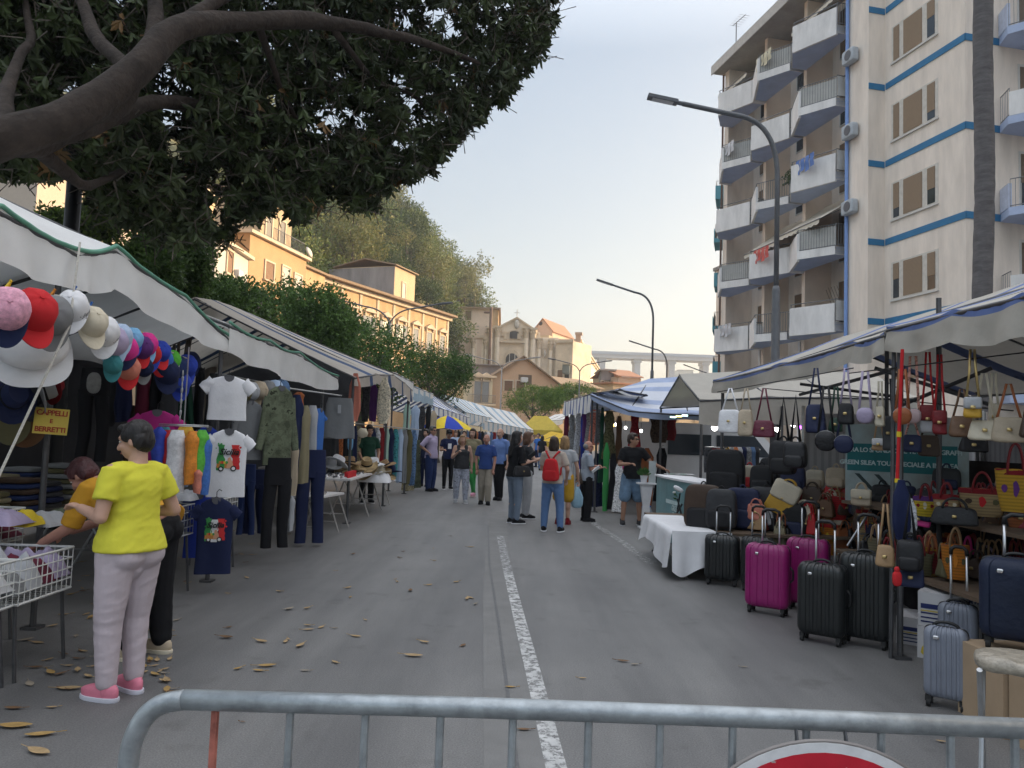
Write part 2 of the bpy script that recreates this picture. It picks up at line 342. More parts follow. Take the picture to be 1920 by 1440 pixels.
# ---------------------------------------------------------------- the big tree over the street
def big_tree():
    r = random.Random(21); base = V((-8.6, 5.2, 0))
    t = thing('ficus_tree', 'huge dark spreading ficus whose branches hang over the left stalls and the street', 'tree', base)
    tr = MB(); P = lambda px, py, d: at(px, py, d)-base
    trunk_top = P(-420, 300, 6.2)
    tr.tube([(0, 0, 0), (0, 0, .5), (.1, 0, 1.6), trunk_top], [1.0, .62, .5, .45], 14)
    br = [  # limbs as pixel paths with depth and radius
        [(-420, 300, 6.2, .40), (-150, 290, 6.2, .30), (0, 262, 6.3, .22), (130, 212, 6.6, .19), (250, 135, 7.0, .17), (330, 60, 7.4, .15), (480, 40, 8.2, .13), (620, 45, 9, .11), (760, 70, 9.8, .07), (900, 120, 10.5, .03)],
        [(130, 212, 6.6, .13), (230, 200, 7.2, .12), (262, 120, 7.5, .11), (290, 55, 7.8, .10), (300, -60, 8.2, .08)],
        [(0, 262, 6.3, .18), (90, 262, 7.0, .14), (200, 225, 7.8, .12), (285, 190, 8.4, .10), (380, 200, 9.2, .07), (470, 250, 10, .05), (560, 320, 10.8, .02)],
        [(60, 268, 6.8, .10), (120, 320, 7.4, .075), (165, 345, 7.9, .06), (250, 322, 8.6, .045), (350, 335, 9.4, .02)],
        [(480, 40, 8.2, .06), (512, 120, 9.0, .045), (540, 200, 9.6, .04), (585, 260, 10.2, .035), (660, 300, 10.8, .02), (760, 310, 11.3, .01)],
        [(620, 45, 9, .06), (700, 150, 10, .04), (780, 185, 10.6, .03), (830, 260, 11, .012)],
        [(250, 135, 7.0, .09), (170, 60, 7.4, .08), (150, -60, 8, .06)],
        [(0, 262, 6.3, .12), (30, 120, 7.2, .06), (60, 60, 7.6, .05), (40, -40, 8, .04)],
        [(330, 60, 7.4, .09), (450, -20, 8, .07), (640, -60, 8.8, .05), (860, -20, 9.6, .02)],
        [(285, 190, 8.4, .06), (420, 215, 9.6, .04), (600, 220, 10.4, .02)]]
    for b_ in br:
        pts = [P(*q[:3]) for q in b_]; rad = [q[3] for q in b_]; pp, rr = [], []
        for i in range(len(pts)-1):
            for k in range(4):
                u = k/4; p0 = pts[max(i-1, 0)]; p1 = pts[i]; p2 = pts[i+1]; p3 = pts[min(i+2, len(pts)-1)]
                q = .5*((2*p1)+(p2-p0)*u+(2*p0-5*p1+4*p2-p3)*u*u+(3*p1-p0-3*p2+p3)*u**3)
                rr_ = .82; pp.append(q+V((NZ.noise(q*1.7), NZ.noise(q*1.7+V((9, 0, 0))), NZ.noise(q*1.7+V((0, 9, 0)))))*.05); rr.append(rr_*lerp(rad[i], rad[i+1], u)*(1+.16*NZ.noise(q*4)+.08*NZ.noise(q*11)))
        tr.tube(pp+[pts[-1]], rr+[rad[-1]*.82], 14)
    tr.part('trunk', mat('bark_ficus', (.036, .027, .022), .95, var=.5, scale=5, bump=1.0, bscale=16), t, smooth=True)
    # leaf whorls: outline of the crown in the photograph as (x, lowest y) ; depth grows to the right
    low = [(-200, 380), (0, 330), (60, 350), (130, 330), (180, 400), (250, 440), (330, 470), (420, 455), (460, 440), (520, 400), (560, 425), (600, 405), (650, 400), (690, 415), (740, 365), (800, 335), (850, 300), (875, 250), (930, 225), (975, 165), (1015, 120), (1030, 80), (1055, 40), (1020, -30), (1000, -260)]
    def lowy(x):
        for a, b_ in zip(low, low[1:]):
            if b_[0] >= a[0] and a[0] <= x <= b_[0]: return lerp(a[1], b_[1], (x-a[0])/(b_[0]-a[0]))
        return -400
    lv = MB(); n = 0; tries = 0
    while n < 13500 and tries < 90000:
        tries += 1
        x = r.uniform(-330, 1045); y = r.uniform(-330, 465)
        edge = lowy(x)+14*NZ.noise(V((x*.03, 0, 3)))
        if y > edge-12: continue
        # gaps: thin out by noise, thinner toward the tip
        g = NZ.noise(V((x*.011, y*.011, 5)))+.5*NZ.noise(V((x*.03, y*.03, 8)))
        if g < -.30 and r.random() < .85: continue
        if False and 95 < y < 300 and abs(y-(262-x*.45)) < 60 and r.random() < .75: continue   # the great limb shows
        u = max(0, min(1, (x+100)/1100)); d = lerp(7.6, 11.2, u)+r.uniform(-.5, 2.6)*(1 if y < edge-90 else .45)
        if r.random() < .25: d += 1.5
        c = P(x, y, d)
        # a whorl of leaves round a twig end
        ax = (V((.5*(u-.3), .15, -.25))+rdir(r)*.8).normalized(); k = r.randint(7, 12); e1 = ax.orthogonal().normalized(); e2 = ax.cross(e1); a0 = r.random()*6
        mi = 0 if r.random() < .6 else 1
        if r.random() < .02: mi = 2
        for j in range(k):
            a = a0+j*2.4; out = (e1*math.cos(a)+e2*math.sin(a)); dr = (out*r.uniform(.6, 1)+ax*r.uniform(.1, .9)+V((0, 0, -.28)))
            L_ = r.uniform(.10, .175); p0 = c-ax*r.uniform(0, .16)
            dr.normalize(); s = dr.cross(ax+rdir(r)*.3); s.normalize(); nn = s.cross(dr); wd = L_*r.uniform(.34, .44)
            lv.add([p0, p0+dr*L_*.3+s*wd*.42+nn*wd*.14, p0+dr*L_*.66+s*wd*.46+nn*wd*.12, p0+dr*L_-nn*L_*.06, p0+dr*L_*.66-s*wd*.46+nn*wd*.12, p0+dr*L_*.3-s*wd*.42+nn*wd*.14],
                   [(0, 1, 2, 3), (0, 3, 4, 5)], mi)
        lv.tube([c-ax*.35+rdir(r)*.05, c], [.008, .004], 3, 3)
        n += 1
    lv.part('crown', [leaf_mat('leaf_big_dark', (.026, .038, .016), (.045, .06, .022), .5, 2, .12, .3), leaf_mat('leaf_big', (.038, .056, .02), (.06, .085, .028), .5, 2, .15, .3), mat('leaf_brown', (.16, .09, .03), .6), bark], t, smooth=None)
big_tree()

# ---------------------------------------------------------------- trees on the hill: five kinds, copied
def hill_proto(kind, seed):
    r = random.Random(seed); b = MB(); tk = MB()
    if kind == 'pine':     # umbrella pine
        lobes = [((0, 0, 7.5), (3.4, 3.4, 1.7))]+[((r.uniform(-2, 2), r.uniform(-2, 2), 7.4+r.uniform(-.6, 1.2)), (1.5, 1.5, 1.1)) for _ in range(7)]
        tk.tube([(0, 0, -1), (.2, 0, 4), (0, 0, 7)], [.3, .22, .15], 7); n, s = 2600, .34
        mats = [leaf_mat('needles_dark', (.034, .062, .018), (.055, .09, .026), .7, .4, .1), leaf_mat('needles', (.055, .095, .024), (.085, .125, .034), .7, .4, .1)]
    elif kind == 'aleppo':
        lobes = [((0, 0, 5.5), (2.6, 2.6, 3.0))]+[((r.uniform(-1.8, 1.8), r.uniform(-1.8, 1.8), r.uniform(3, 8)), (1.4, 1.4, 1.3)) for _ in range(9)]
        tk.tube([(0, 0, -1), (.2, .1, 3), (0, 0, 6)], [.28, .2, .1], 7); n, s = 2800, .34
        mats = [leaf_mat('needles_mid', (.09, .14, .035), (.13, .18, .045), .7, .4, .15), leaf_mat('needles_yellow', (.14, .17, .04), (.19, .21, .055), .7, .4, .15)]
    elif kind == 'eucalyptus':
        lobes = [((r.uniform(-2, 2), r.uniform(-2, 2), r.uniform(3.5, 10)), (1.5, 1.5, 1.6)) for _ in range(14)]
        tk.tube([(0, 0, -1), (.3, .1, 4), (.1, 0, 9)], [.26, .18, .06], 7)
        for k in range(6): a = k*1.1; tk.tube([(.2, 0, 3+k*.6), (1.6*math.cos(a), 1.6*math.sin(a), 5+k*.8)], [.1, .03], 5)
        n, s = 2600, .36; mats = [leaf_mat('euca_dark', (.11, .14, .045), (.15, .17, .055), .6, .4, .2), leaf_mat('euca_light', (.17, .175, .055), (.22, .21, .07), .6, .4, .2)]
    elif kind == 'cypress':
        lobes = [((0, 0, 2.2+k*1.5), (1.0-.12*k, 1.0-.12*k, 1.3)) for k in range(6)]; tk.tube([(0, 0, -1), (0, 0, 8)], [.2, .05], 7); n, s = 2000, .26
        mats = [leaf_mat('cypress_dark', (.022, .042, .015), (.04, .065, .02), .7, .4, .08)]
    else:                  # bush
        lobes = [((r.uniform(-1.6, 1.6), r.uniform(-1.6, 1.6), r.uniform(.8, 2.4)), (1.4, 1.4, 1.2)) for _ in range(7)]; tk.tube([(0, 0, -1), (0, 0, 1.6)], [.2, .1], 6); n, s = 1800, .3
        mats = [leaf_mat('bush_ochre', (.12, .11, .035), (.18, .15, .05), .7, .4, .2), leaf_mat('bush_green', (.06, .09, .022), (.1, .13, .03), .7, .4, .2)]
    lobes_crown(b, lobes, n, s, r, len(mats), .45)
    lab = {'pine': 'dark round crowned pine on the hillside above the town', 'aleppo': 'mid green pine on the wooded hillside above the town', 'eucalyptus': 'yellowish loose crowned tree on the wooded hillside',
           'cypress': 'narrow dark cypress on the wooded hillside', 'bush': 'ochre green bush on the slope below the hillside trees'}[kind]
    nm = {'pine': 'pine_tree', 'aleppo': 'pine_tree', 'eucalyptus': 'eucalyptus_tree', 'cypress': 'cypress_tree', 'bush': 'bush'}[kind]
    t = thing(nm, lab, 'bush' if kind == 'bush' else 'tree', (0, 0, 0), 0, lab.split(' on ')[0]+'s on the hill')
    tk.part('trunk', bark, t, smooth=True); b.part('crown', mats, t, smooth=None); return t
protos = {k: hill_proto(k, 30+i) for i, k in enumerate(['pine', 'aleppo', 'eucalyptus', 'cypress', 'bush'])}
used = set()
def plant(kind, loc, s, r):
    if kind in used: return dup(protos[kind], loc, r.uniform(0, 6.28), scale=(s*r.uniform(.85, 1.2), s*r.uniform(.85, 1.2), s*r.uniform(.9, 1.15)))
    used.add(kind); p = protos[kind]; p.location = loc; p.scale = (s, s, s); return p
rh = random.Random(5); seen = []
for i in range(2500):
    px = rh.uniform(395, 905); d = rh.uniform(88, 190)
    x = (px-960)/FPX*d; z = hill_z(x, d)
    if z < 12 or (x+7.8)*-.94+(d-97)*.342 < 15: continue
    q = at(px, 700, d)
    if any((x-a)**2+(d-b_)**2 < 4.0**2 for a, b_ in seen): continue
    seen.append((x, d)); kind = rh.choices(['pine', 'aleppo', 'eucalyptus', 'cypress', 'bush'], [.36, .32, .2, .03, .09])[0]
    plant(kind, (x, d, z-1), rh.uniform(.95, 1.5), rh)
    if len(seen) > 230: break
print('hill trees', len(seen))
# ================================================================ APARTMENT BLOCK (right)
wall_cream = mat('render_cream', (.77, .68, .59), .9, var=.13, scale=2.2, bump=.15, bscale=30, stretch=(1, 1, .22))
wall_pinkcream = mat('render_pinkish', (.76, .64, .53), .9, var=.08, scale=.8)  # slightly pinker render than the cream walls
white_par = mat('parapet_white', (.72, .70, .68), .85, var=.16, scale=2.2, stretch=(1, 1, .3))
blue_slab = mat('slab_blue', (.42, .49, .66), .85, var=.12, scale=1.2)
band_blue = mat('band_blue', (.035, .17, .33), .7, var=.12, scale=2)
shutter = stripes('roller_shutter', (.30, .215, .14), (.19, .135, .09), 'Z', 22, .72, .7)
shutter_dk = stripes('roller_shutter_dark', (.20, .145, .10), (.12, .09, .065), 'Z', 22, .72, .7)
glass_dk = mat('window_glass', (.03, .04, .05), .12, var=.3, scale=1, spec=.6)
frame_w = mat('frame_white', (.6, .58, .54), .6, var=.05)
rail_m = mat('railing_metal', (.20, .20, .20), .5, metal=.6, var=.2, scale=8)
rail_lt = mat('railing_panel', (.50, .49, .46), .6, var=.14, scale=2)
concrete = mat('concrete', (.36, .34, .31), .9, var=.15, scale=1.5, bump=.2)
awn_cl = cloth('awning_cream', (.60, .55, .46), var=.08)
A0 = V((14.9, 25.1, 0)); RB = R(12)
ap = thing('apartment_building', 'cream apartment block with blue bands, blue balcony undersides and roller shutters', 'building', A0, RB)
Z0 = 6.4; ST = 3.06; ROOF = 21.7
b = MB()
b.bb(0, 40, 0, 4.0, 0, 27)                                    # front block
b.bb(-.7, 12, 4.0, 5.25, 0, 24.6)                             # pier
b.bb(.95, 12, 5.25, 16, 0, 21.7)
b.bb(12, 40, 4.0, 16, 0, 24)
b.bb(-.55, .95, 15.55, 16, 0, 21.7)
b.part('wall', wall_cream, ap, smooth=None)
b = MB()
for k in range(1, 3):
    y = 5.4+k*3.38-.0
    b.bb(-.35, .95, y-.12, y+.12, 0, 21.7)
b.bb(-.38, .95, 5.252, 5.5, 0, 21.7)
b.part('party_wall', wall_pinkcream, ap, smooth=None)
b = MB(); b.bb(-1.2, 3, 5.26, 16.3, 21.7, 22.0); b.bb(-1.25, -1.2, 5.26, 16.3, 21.62, 22.12, 1); b.bb(2.5, 12, 5.3, 15.9, 22.0, 22.5); b.part('roof', [concrete, mat('roof_edge', (.5, .47, .43), .8)], ap, smooth=None)
for k in range(8):
    z = Z0+k*ST
    if z > 26: break
    b = MB(); b.bb(-.03, 0, -.03, 3.9, z-.12, z+.12); b.bb(-.03, 40, -.03, 0, z-.12, z+.12); b.bb(-.7, 0, 3.97, 4.0, z-.12, z+.12)
    b.part('string_course', band_blue, ap, smooth=None)
# triple windows on the street face and windows of the front face
def tri_window(z):
    o = MB(); o.bb(-.012, .02, 1.22, 3.58, z-.07, z+1.37)
    w_ = o.part('window', mat('window_reveal', (.60, .56, .5), .8), ap, smooth=None)
    p = MB(); dk = rnd.random()
    for (y0, y1, op) in ((1.36, 1.72, rnd.random() < .5), (1.98, 2.92, False), (3.16, 3.46, rnd.random() < .4)):
        hgt = 1.3*(rnd.uniform(.45, .8) if op else 1)
        p.bb(-.035, -.012, y0, y1, z+1.3-hgt, z+1.3, 0)
        if op: p.bb(-.024, -.012, y0, y1, z, z+1.3-hgt, 1)
    p.part('shutter', [shutter, glass_dk], w_, smooth=None)
    s = MB(); s.bb(-.07, -.012, 1.2, 3.6, z-.13, z-.07); s.part('sill', frame_w, w_, smooth=None)
for k in range(-1, 6): tri_window(Z0+k*ST+.83)
for k in range(-1, 6):
    z = Z0+k*ST
    for x0 in (2.1, 6.5, 11):
        o = MB(); o.bb(x0, x0+1.3, -.02, .02, z+.1, z+2.4); w_ = o.part('window', frame_w, ap, smooth=None)
        p = MB(); p.bb(x0+.08, x0+1.22, -.04, -.02, z+rnd.choice([.12, .12, .9, 1.3]), z+2.3, 0); p.bb(x0+.1, x0+1.2, -.028, -.02, z+.12, z+2.3, 1); p.part('shutter', [shutter_dk, glass_dk], w_, smooth=None)
def railing(b, p0, p1, z0, h, step=.11, mi=0, r=.011):
    p0 = V(p0); p1 = V(p1); L_ = (p1-p0).length; n = max(2, int(L_/step))
    for zz in (z0+.06, z0+h): b.tube([p0+V((0, 0, zz)), p1+V((0, 0, zz))], r*1.6, 5, mi)
    for i in range(n+1):
        q = p0.lerp(p1, i/n); b.tube([q+V((0, 0, z0)), q+V((0, 0, z0+h))], r, 4, mi)
def balcony(z, y0, y1, xin, dep, solid_first, tip):
    """slab with a pointed front; one half closed by a white parapet, the other by a railing"""
    yt = lerp(y0, y1, tip); out = [(xin, y0), (xin-dep*.45, y0), (xin-dep, yt), (xin-dep*.45, y1), (xin, y1)]
    s = MB(); s.prism(out, lambda a, b_, t: (a, b_, t), z-.16, z+.16, 0); 
    n = len(out)
    bal = s.part('balcony', [blue_slab], ap, smooth=None)
    f = MB(); r = MB(); pts = [(xin, y0), (xin-dep*.45, y0), (xin-dep, yt), (xin-dep*.45, y1), (xin, y1)]
    for i in range(4):
        a = V((*pts[i], 0)); c = V((*pts[i+1], 0)); solid = (i in (0, 1)) if solid_first else (i in (2, 3))
        if i in (0, 3): solid = solid and rnd.random() < .5
        dv = (c-a); dirv = dv.normalized(); nrm = V((dirv.y, -dirv.x, 0)) 
        if nrm.x > 0: nrm = -nrm
        if solid:
            q = [(a+nrm*.02), (c+nrm*.02), (c-nrm*.08), (a-nrm*.08)]
            f.add([p+V((0, 0, z-.24)) for p in q]+[p+V((0, 0, z+.92)) for p in q], [(0, 3, 2, 1), (4, 5, 6, 7), (0, 1, 5, 4), (1, 2, 6, 5), (2, 3, 7, 6), (3, 0, 4, 7)], 0)
            r.tube([a-nrm*.03+V((0, 0, z+1.08)), c-nrm*.03+V((0, 0, z+1.08))], .02, 5)
        else:
            railing(r, a-nrm*.05, c-nrm*.05, z+.16, .92)
            if rnd.random() < .55: 
                q0, q1 = a-nrm*.09, c-nrm*.09; f.add([q0+V((0, 0, z+.22)), q1+V((0, 0, z+.22)), q1+V((0, 0, z+1.02)), q0+V((0, 0, z+1.02))], [(0, 1, 2, 3)], 1)
            q = [(a+nrm*.025), (c+nrm*.025), (c-nrm*.0), (a-nrm*.0)]
            f.add([p+V((0, 0, z-.17)) for p in q]+[p+V((0, 0, z+.17)) for p in q], [(0, 3, 2, 1), (4, 5, 6, 7), (0, 1, 5, 4), (1, 2, 6, 5), (2, 3, 7, 6), (3, 0, 4, 7)], 0)
    if f.v: f.part('parapet', [white_par, rail_lt], bal, smooth=None)
    r.part('railing', rail_m, bal, smooth=None)
for k in range(5):
    for j in range(3):
        y0 = 5.5+j*3.38; balcony(Z0+k*ST, y0+.05, y0+3.25, -.35+.0, 1.5, (k+j) % 2 == 0, .42 if (k+j) % 2 else .58)
lil = mat('parapet_lilac', (.50, .54, .66), .85, var=.12)
for k in range(-1, 6):     # balconies of the front face, at the right edge of the picture
    z = Z0+k*ST; s = MB(); s.prism([(1.35, -.002), (1.0, -.7), (1.35, -1.25), (4.6, -1.25), (4.6, -.002)], lambda a, c, t: (a, c, t), z-.13, z+.14); bal = s.part('balcony', blue_slab, ap, smooth=None); r = MB(); f = MB(); q_ = [(1.35, -.05), (1.05, -.7), (1.38, -1.2), (4.55, -1.2)]
    for i in range(3):
        if (i+k) % 2 == 0 or i == 2 and k % 3: railing(r, (*q_[i], 0), (*q_[i+1], 0), z+.14, .95, .12)
        else: a_, c_ = V((*q_[i], 0)), V((*q_[i+1], 0)); n_ = V((c_.y-a_.y, a_.x-c_.x, 0)).normalized()*.05; qq = [a_-n_, c_-n_, c_+n_, a_+n_]; f.add([p+V((0, 0, z+.141)) for p in qq]+[p+V((0, 0, z+.95)) for p in qq], [(0, 3, 2, 1), (4, 5, 6, 7), (0, 1, 5, 4), (1, 2, 6, 5), (2, 3, 7, 6), (3, 0, 4, 7)])
    if f.v: f.part('parapet', lil if k % 2 else white_par, bal, smooth=None)
    if r.v: r.part('railing', rail_m, bal, smooth=None)
# loggia back windows, downpipe, air conditioners, awnings
for k in range(5):
    for j in range(3):
        y0 = 5.7+j*3.38; z = Z0+k*ST+.16
        o = MB(); o.bb(.91, .97, y0+.5, y0+2.4, z, z+2.25); w_ = o.part('window', frame_w, ap, smooth=None)
        p = MB(); p.bb(.88, .91, y0+.58, y0+2.32, z+.05+rnd.choice([0, 0, .9]), z+2.2, 0); p.bb(.895, .91, y0+.6, y0+2.3, z+.05, z+2.2, 1); p.part('shutter', [shutter_dk, glass_dk], w_, smooth=None)
def ac(y, z, x=-.74):
    b = MB(); b.sell((x-.16, y, z), (.15, .36, .28), .25, .25); c = b.part('air_conditioner', mat('ac_grey', (.40, .43, .46), .5), ap, smooth=40)
    f = MB(); f.lathe([(.2, 0), (.2, .01), (.0, .012)], 16, (x-.31, y-.05, z), M.Rotation(-PI/2, 3, 'Y')); f.part('fan_grille', mat('ac_dark', (.12, .12, .13), .6), c)
for k in range(1, 5): ac(4.85, Z0+k*ST+1.55)
b = MB(); b.tube([(-.79, 5.18, 0), (-.79, 5.18, 24.4)], .07, 8); b.part('downpipe', mat('pipe_blue', (.20, .32, .62), .6), ap)
b = MB(); b.tube([(-.62, 16.06, 0), (-.62, 16.06, 21.6)], .06, 8); b.part('downpipe', mat('pipe_brown', (.14, .09, .07), .6), ap)
def awning(y0, y1, z, run, drop):
    b = MB(); n = 18
    def f(u, v):
        return (1.0-.35-v*run*1.0, lerp(y0, y1, u), z-v*drop-.05*math.sin(v*PI))
    b.grid(f, n, 6); x1 = .65-run
    b.grid(lambda u, v: (x1-.01*v, lerp(y0, y1, u), z-drop-v*(.16+.05*abs(math.sin(u*PI*9)))), 54, 2)
    a = b.part('awning', awn_cl, ap, smooth=True)
    q = MB(); q.tube([(x1, y0, z-drop), (x1, y1, z-drop)], .03, 6); q.tube([(.5, y0+.1, z-.5), (x1, y0+.05, z-drop)], .02, 5); q.tube([(.5, y1-.1, z-.5), (x1, y1-.05, z-drop)], .02, 5); q.part('awning_arm', rail_m, a)
awning(5.7, 8.8, Z0+4*ST+2.6-.1, 1.7, 1.0); awning(5.7, 8.9, Z0+2*ST-.25, 2.3, 1.55); awning(9.1, 12.2, Z0+2*ST-.3, 2.0, 1.5); awning(12.8, 15.8, Z0+5*ST-.6, 1.7, .9)
# lattice and plants on balconies
b = MB()
for i in range(9):
    for s in (-1, 1): b.tube([(.7, 6.2+i*.2, Z0+.6), (.7, 6.2+i*.2+s*.9, Z0+2.2)], .012, 4)
b.part('lattice', mat('lattice_wood', (.24, .15, .09), .8), ap)
r_ = random.Random(3); b = MB()
for _ in range(420): p = V((-.9+r_.gauss(0, .18), 8.6+r_.gauss(0, .3), Z0+2*ST+1.0+r_.gauss(0, .12))); leaf(b, p, rdir(r_)+V((0, 0, .4)), rdir(r_), .16, .07)
b.tube([(-.9, 7.6, Z0+2*ST+.85), (-.9, 9.6, Z0+2*ST+.9)], .05, 6); b.part('balcony_foliage', LF_G, ap, smooth=None)
lr_ = random.Random(6)
for k, j, c in ((1, 1, (.55, .12, .1)), (3, 2, (.6, .6, .62)), (2, 0, (.12, .2, .45)), (4, 1, (.6, .55, .4)), (0, 2, (.5, .5, .52))):
    b = MB(); y_ = 6.0+j*3.38; z_ = Z0+k*ST+1.02
    for q in range(4): b.grid(lambda u, v: (-1.72+.02*math.sin(v*9+q), y_+q*.33+u*.28, z_+.05-v*(.55+.1*(q % 2))), 4, 5, flip=False)
    b.part('laundry', cloth('laundry_%d' % k, c), ap, smooth=True)
# stepped shop fronts at street level, roof aerial and dish
b = MB()
for j in range(3): b.bb(-.36, .94, 5.6+j*3.38, 5.75+j*3.38, 0, 6.2); b.prism([(5.9+j*3.38, 3.2), (8.6+j*3.38, 3.2), (8.6+j*3.38, 4.4), (7.2+j*3.38, 5.0), (5.9+j*3.38, 4.4)], lambda a, c, t: (t, a, c), .88, .94, 1)
b.part('shop_front', [white_par, mat('shop_dark', (.13, .10, .08), .7)], ap, smooth=None)
b = MB(); b.tube([(0, 15.9, 22), (0, 15.9, 24.6)], .03, 5); b.tube([(0, 14.9, 24.5), (0, 16.3, 24.62)], .018, 5)
for i in range(6): b.tube([(-.3, 15+i*.22, 24.52), (.3, 15+i*.22, 24.52)], .01, 4)
b.part('aerial', rail_m, ap)
b = MB(); b.lathe([(0, .1), (.3, .04), (.48, -.06)], 20, (-.2, 15.0, 22.7), M.Rotation(R(-100), 3, 'Y')@M.Rotation(R(20), 3, 'X')); b.tube([(-.1, 15, 22), (-.1, 15, 22.7)], .03, 5); b.part('satellite_dish', mat('dish', (.55, .5, .45), .6), ap, smooth=True)
# the next block of the same row, seen as balconies past the corner
nb = thing('apartment_building', 'teal balconied block half hidden past the far corner of the cream apartments', 'building', (14.75, 52, 0), -R(17))
b = MB(); b.bb(0, 20, 0, 16, 0, 20); b.part('wall', wall_pinkcream, nb, smooth=None)
teal = mat('slab_teal', (.08, .25, .32), .8, var=.1)
for k in range(5):
    z = 6.4+k*3.07; b = MB(); b.bb(-1.15, .05, .1, 2.6, z-.15, z+.12); b.bb(-1.2, -1.15, .1, 2.6, z-.2, z+.8) if k % 2 else b.bb(-1.15, 0, .05, .1, z-.2, z+.75)
    s = b.part('balcony', teal, nb, smooth=None); r = MB(); railing(r, (-1.1, .12, 0), (-1.1, 2.55, 0), z+.1, 1.0); railing(r, (-1.1, .12, 0), (0, .12, 0), z+.1, 1.0); r.part('railing', rail_m, s, smooth=None)
# more of the street's right side, outside the frame: it shades the market
for i, (x, y, w_, d_, h) in enumerate([(38, 20, 30, 16, 24), (36, -6, 30, 22, 22), (30, 66, 26, 34, 20), (52, 92, 30, 30, 18)]):
    t = thing('apartment_building', ['plain cream block beyond the right edge of the street', 'low cream block beside the market on the right', 'cream block further along behind the balconied apartments', 'pale block far along the right of the street'][i], 'building', (x, y, 0), RB)
    b = MB(); b.bb(-w_/2+8, w_/2+8, -d_/2, d_/2, 0, h); b.part('wall', wall_cream, t, smooth=None)
    b = MB(); b.bb(-w_/2+7.7, w_/2+8.3, -d_/2-.3, d_/2+.3, h, h+.35); b.part('roof', concrete, t, smooth=None)
    for k in range(int(h/3.1)-1):
        for j in range(3):
            o = MB(); o.bb(-w_/2+7.96, -w_/2+8, -d_/2+2+j*(d_/3), -d_/2+3.6+j*(d_/3), 3.6+k*3.05, 5.2+k*3.05); o.part('window', shutter_dk, t, smooth=None)

# ---------------------------------------------------------------- palm trunk in front of the block
pb = at(1838, 640, 17); 
pt = thing('palm_tree', 'tall bare grey palm trunk standing before the cream apartment block', 'tree', (pb.x, pb.y, 0))
b = MB(); pts = []; rad = []
for i in range(90):
    z = i*.19; pts.append((.012*z+.02*math.sin(z), .02*math.sin(z*.7), z)); rad.append(.205+.004*math.sin(i*2.1)+.05*math.exp(-z)+.01*NZ.noise(V((0, 0, z*2))))
b.tube(pts, rad, 14); b.part('trunk', mat('palm_bark', (.13, .12, .12), .95, var=.3, scale=3, bump=.9, bscale=14, stretch=(1, 1, 4)), pt, smooth=True)
r_ = random.Random(8); b = MB()
for k in range(26):
    a = k*2.4; el = r_.uniform(-.4, .9); o = V((.2, 0, 17)); L_ = 3.2
    prev = o
    for s in range(1, 12):
        q = o+V((math.cos(a)*s*L_/12*math.cos(el), math.sin(a)*s*L_/12*math.cos(el), math.sin(el)*s*L_/12-.012*s*s)); dr = (q-prev); sd = dr.cross(V((0, 0, 1))).normalized()
        b.tube([prev, q], .02, 4)
        for sg in (-1, 1): leaf(b, q, sd*sg+dr.normalized()*.6+V((0, 0, -.3)), V((0, 0, 1)), .6, .05)
        prev = q
b.part('crown', LF_G, pt, smooth=None)

# ================================================================ STREET LAMPS
lamp_m = mat('lamp_steel', (.13, .135, .145), .55, metal=.4, var=.15, scale=6); lamp_pale = mat('lamp_pale', (.3, .29, .28), .6, var=.15); lamp_glass = mat('lamp_glass', (.5, .5, .5), .3)
def bez(p0, p1, p2, n=12): return [(V(p0)*(1-t)**2+V(p1)*2*t*(1-t)+V(p2)*t*t) for t in [i/n for i in range(n+1)]]
def lamp(label, base, h, reach, drop, m, r0=.1, hl=.75, rise=.55, cuff=.55):
    t = thing('street_lamp', label, 'street lamp', base, 0, 'single arm street lamps along the right side')
    z1 = h*cuff; b = MB(); b.tube([(0, 0, 0), (0, 0, .3), (0, 0, z1), (0, 0, z1+.1)], [r0*1.3, r0, r0*.9, r0*.62], 12)
    top = V((0, 0, h-1.6)); b.tube([(0, 0, z1), top]+bez(top, (0, 0, h-.25), (-.95, 0, h-.15))[1:]+[(-reach, 0, h-.15+rise)], r0*.55, 10); b.part('pole', m, t, smooth=True)
    e = V((-reach, 0, h-.15+rise)); dr = V((-1, 0, rise/(reach-.95))).normalized(); up = V((dr.z, 0, -dr.x)); 
    b = MB(); b.tube([e, e+dr*.12], [r0*.5, .05], 8); b.box(e+dr*(.12+hl/2), (hl, .22, .075), M.Rotation(math.atan2(dr.z, -dr.x), 3, 'Y')); hd = b.part('lamp_head', m, t, smooth=40)
    b = MB(); b.box(e+dr*(.12+hl/2)-V((0, 0, .045)), (hl*.7, .16, .02), M.Rotation(math.atan2(dr.z, -dr.x), 3, 'Y')); b.part('lens', lamp_glass, hd, smooth=None)
lamp('nearest tall grey street lamp before the cream apartment block, arm over the street', (gp(1455, 900).normalized()*0+V((at(1464, 660, 16.8).x-.12, 16.8, 0))), 9.1, 2.15, 0, lamp_m, .10, .68, .22)
lamp('second tall curved street lamp, standing behind the blue striped stall', (at(1232, 700, 38).x-.25, 38, 0), 9.1, 1.95, 0, lamp_m, .095, .85, .3)
lamp('third curved street lamp, just right of the second and shorter in view', (at(1250, 720, 60).x, 60, 0), 8.9, 2.15, 0, lamp_m, .1, .8, .35)
lamp('farthest curved street lamp, small beside the end of the apartments', (at(1335, 715, 80).x, 80, 0), 9.1, 2.15, 0, lamp_m, .1, .8, .4)
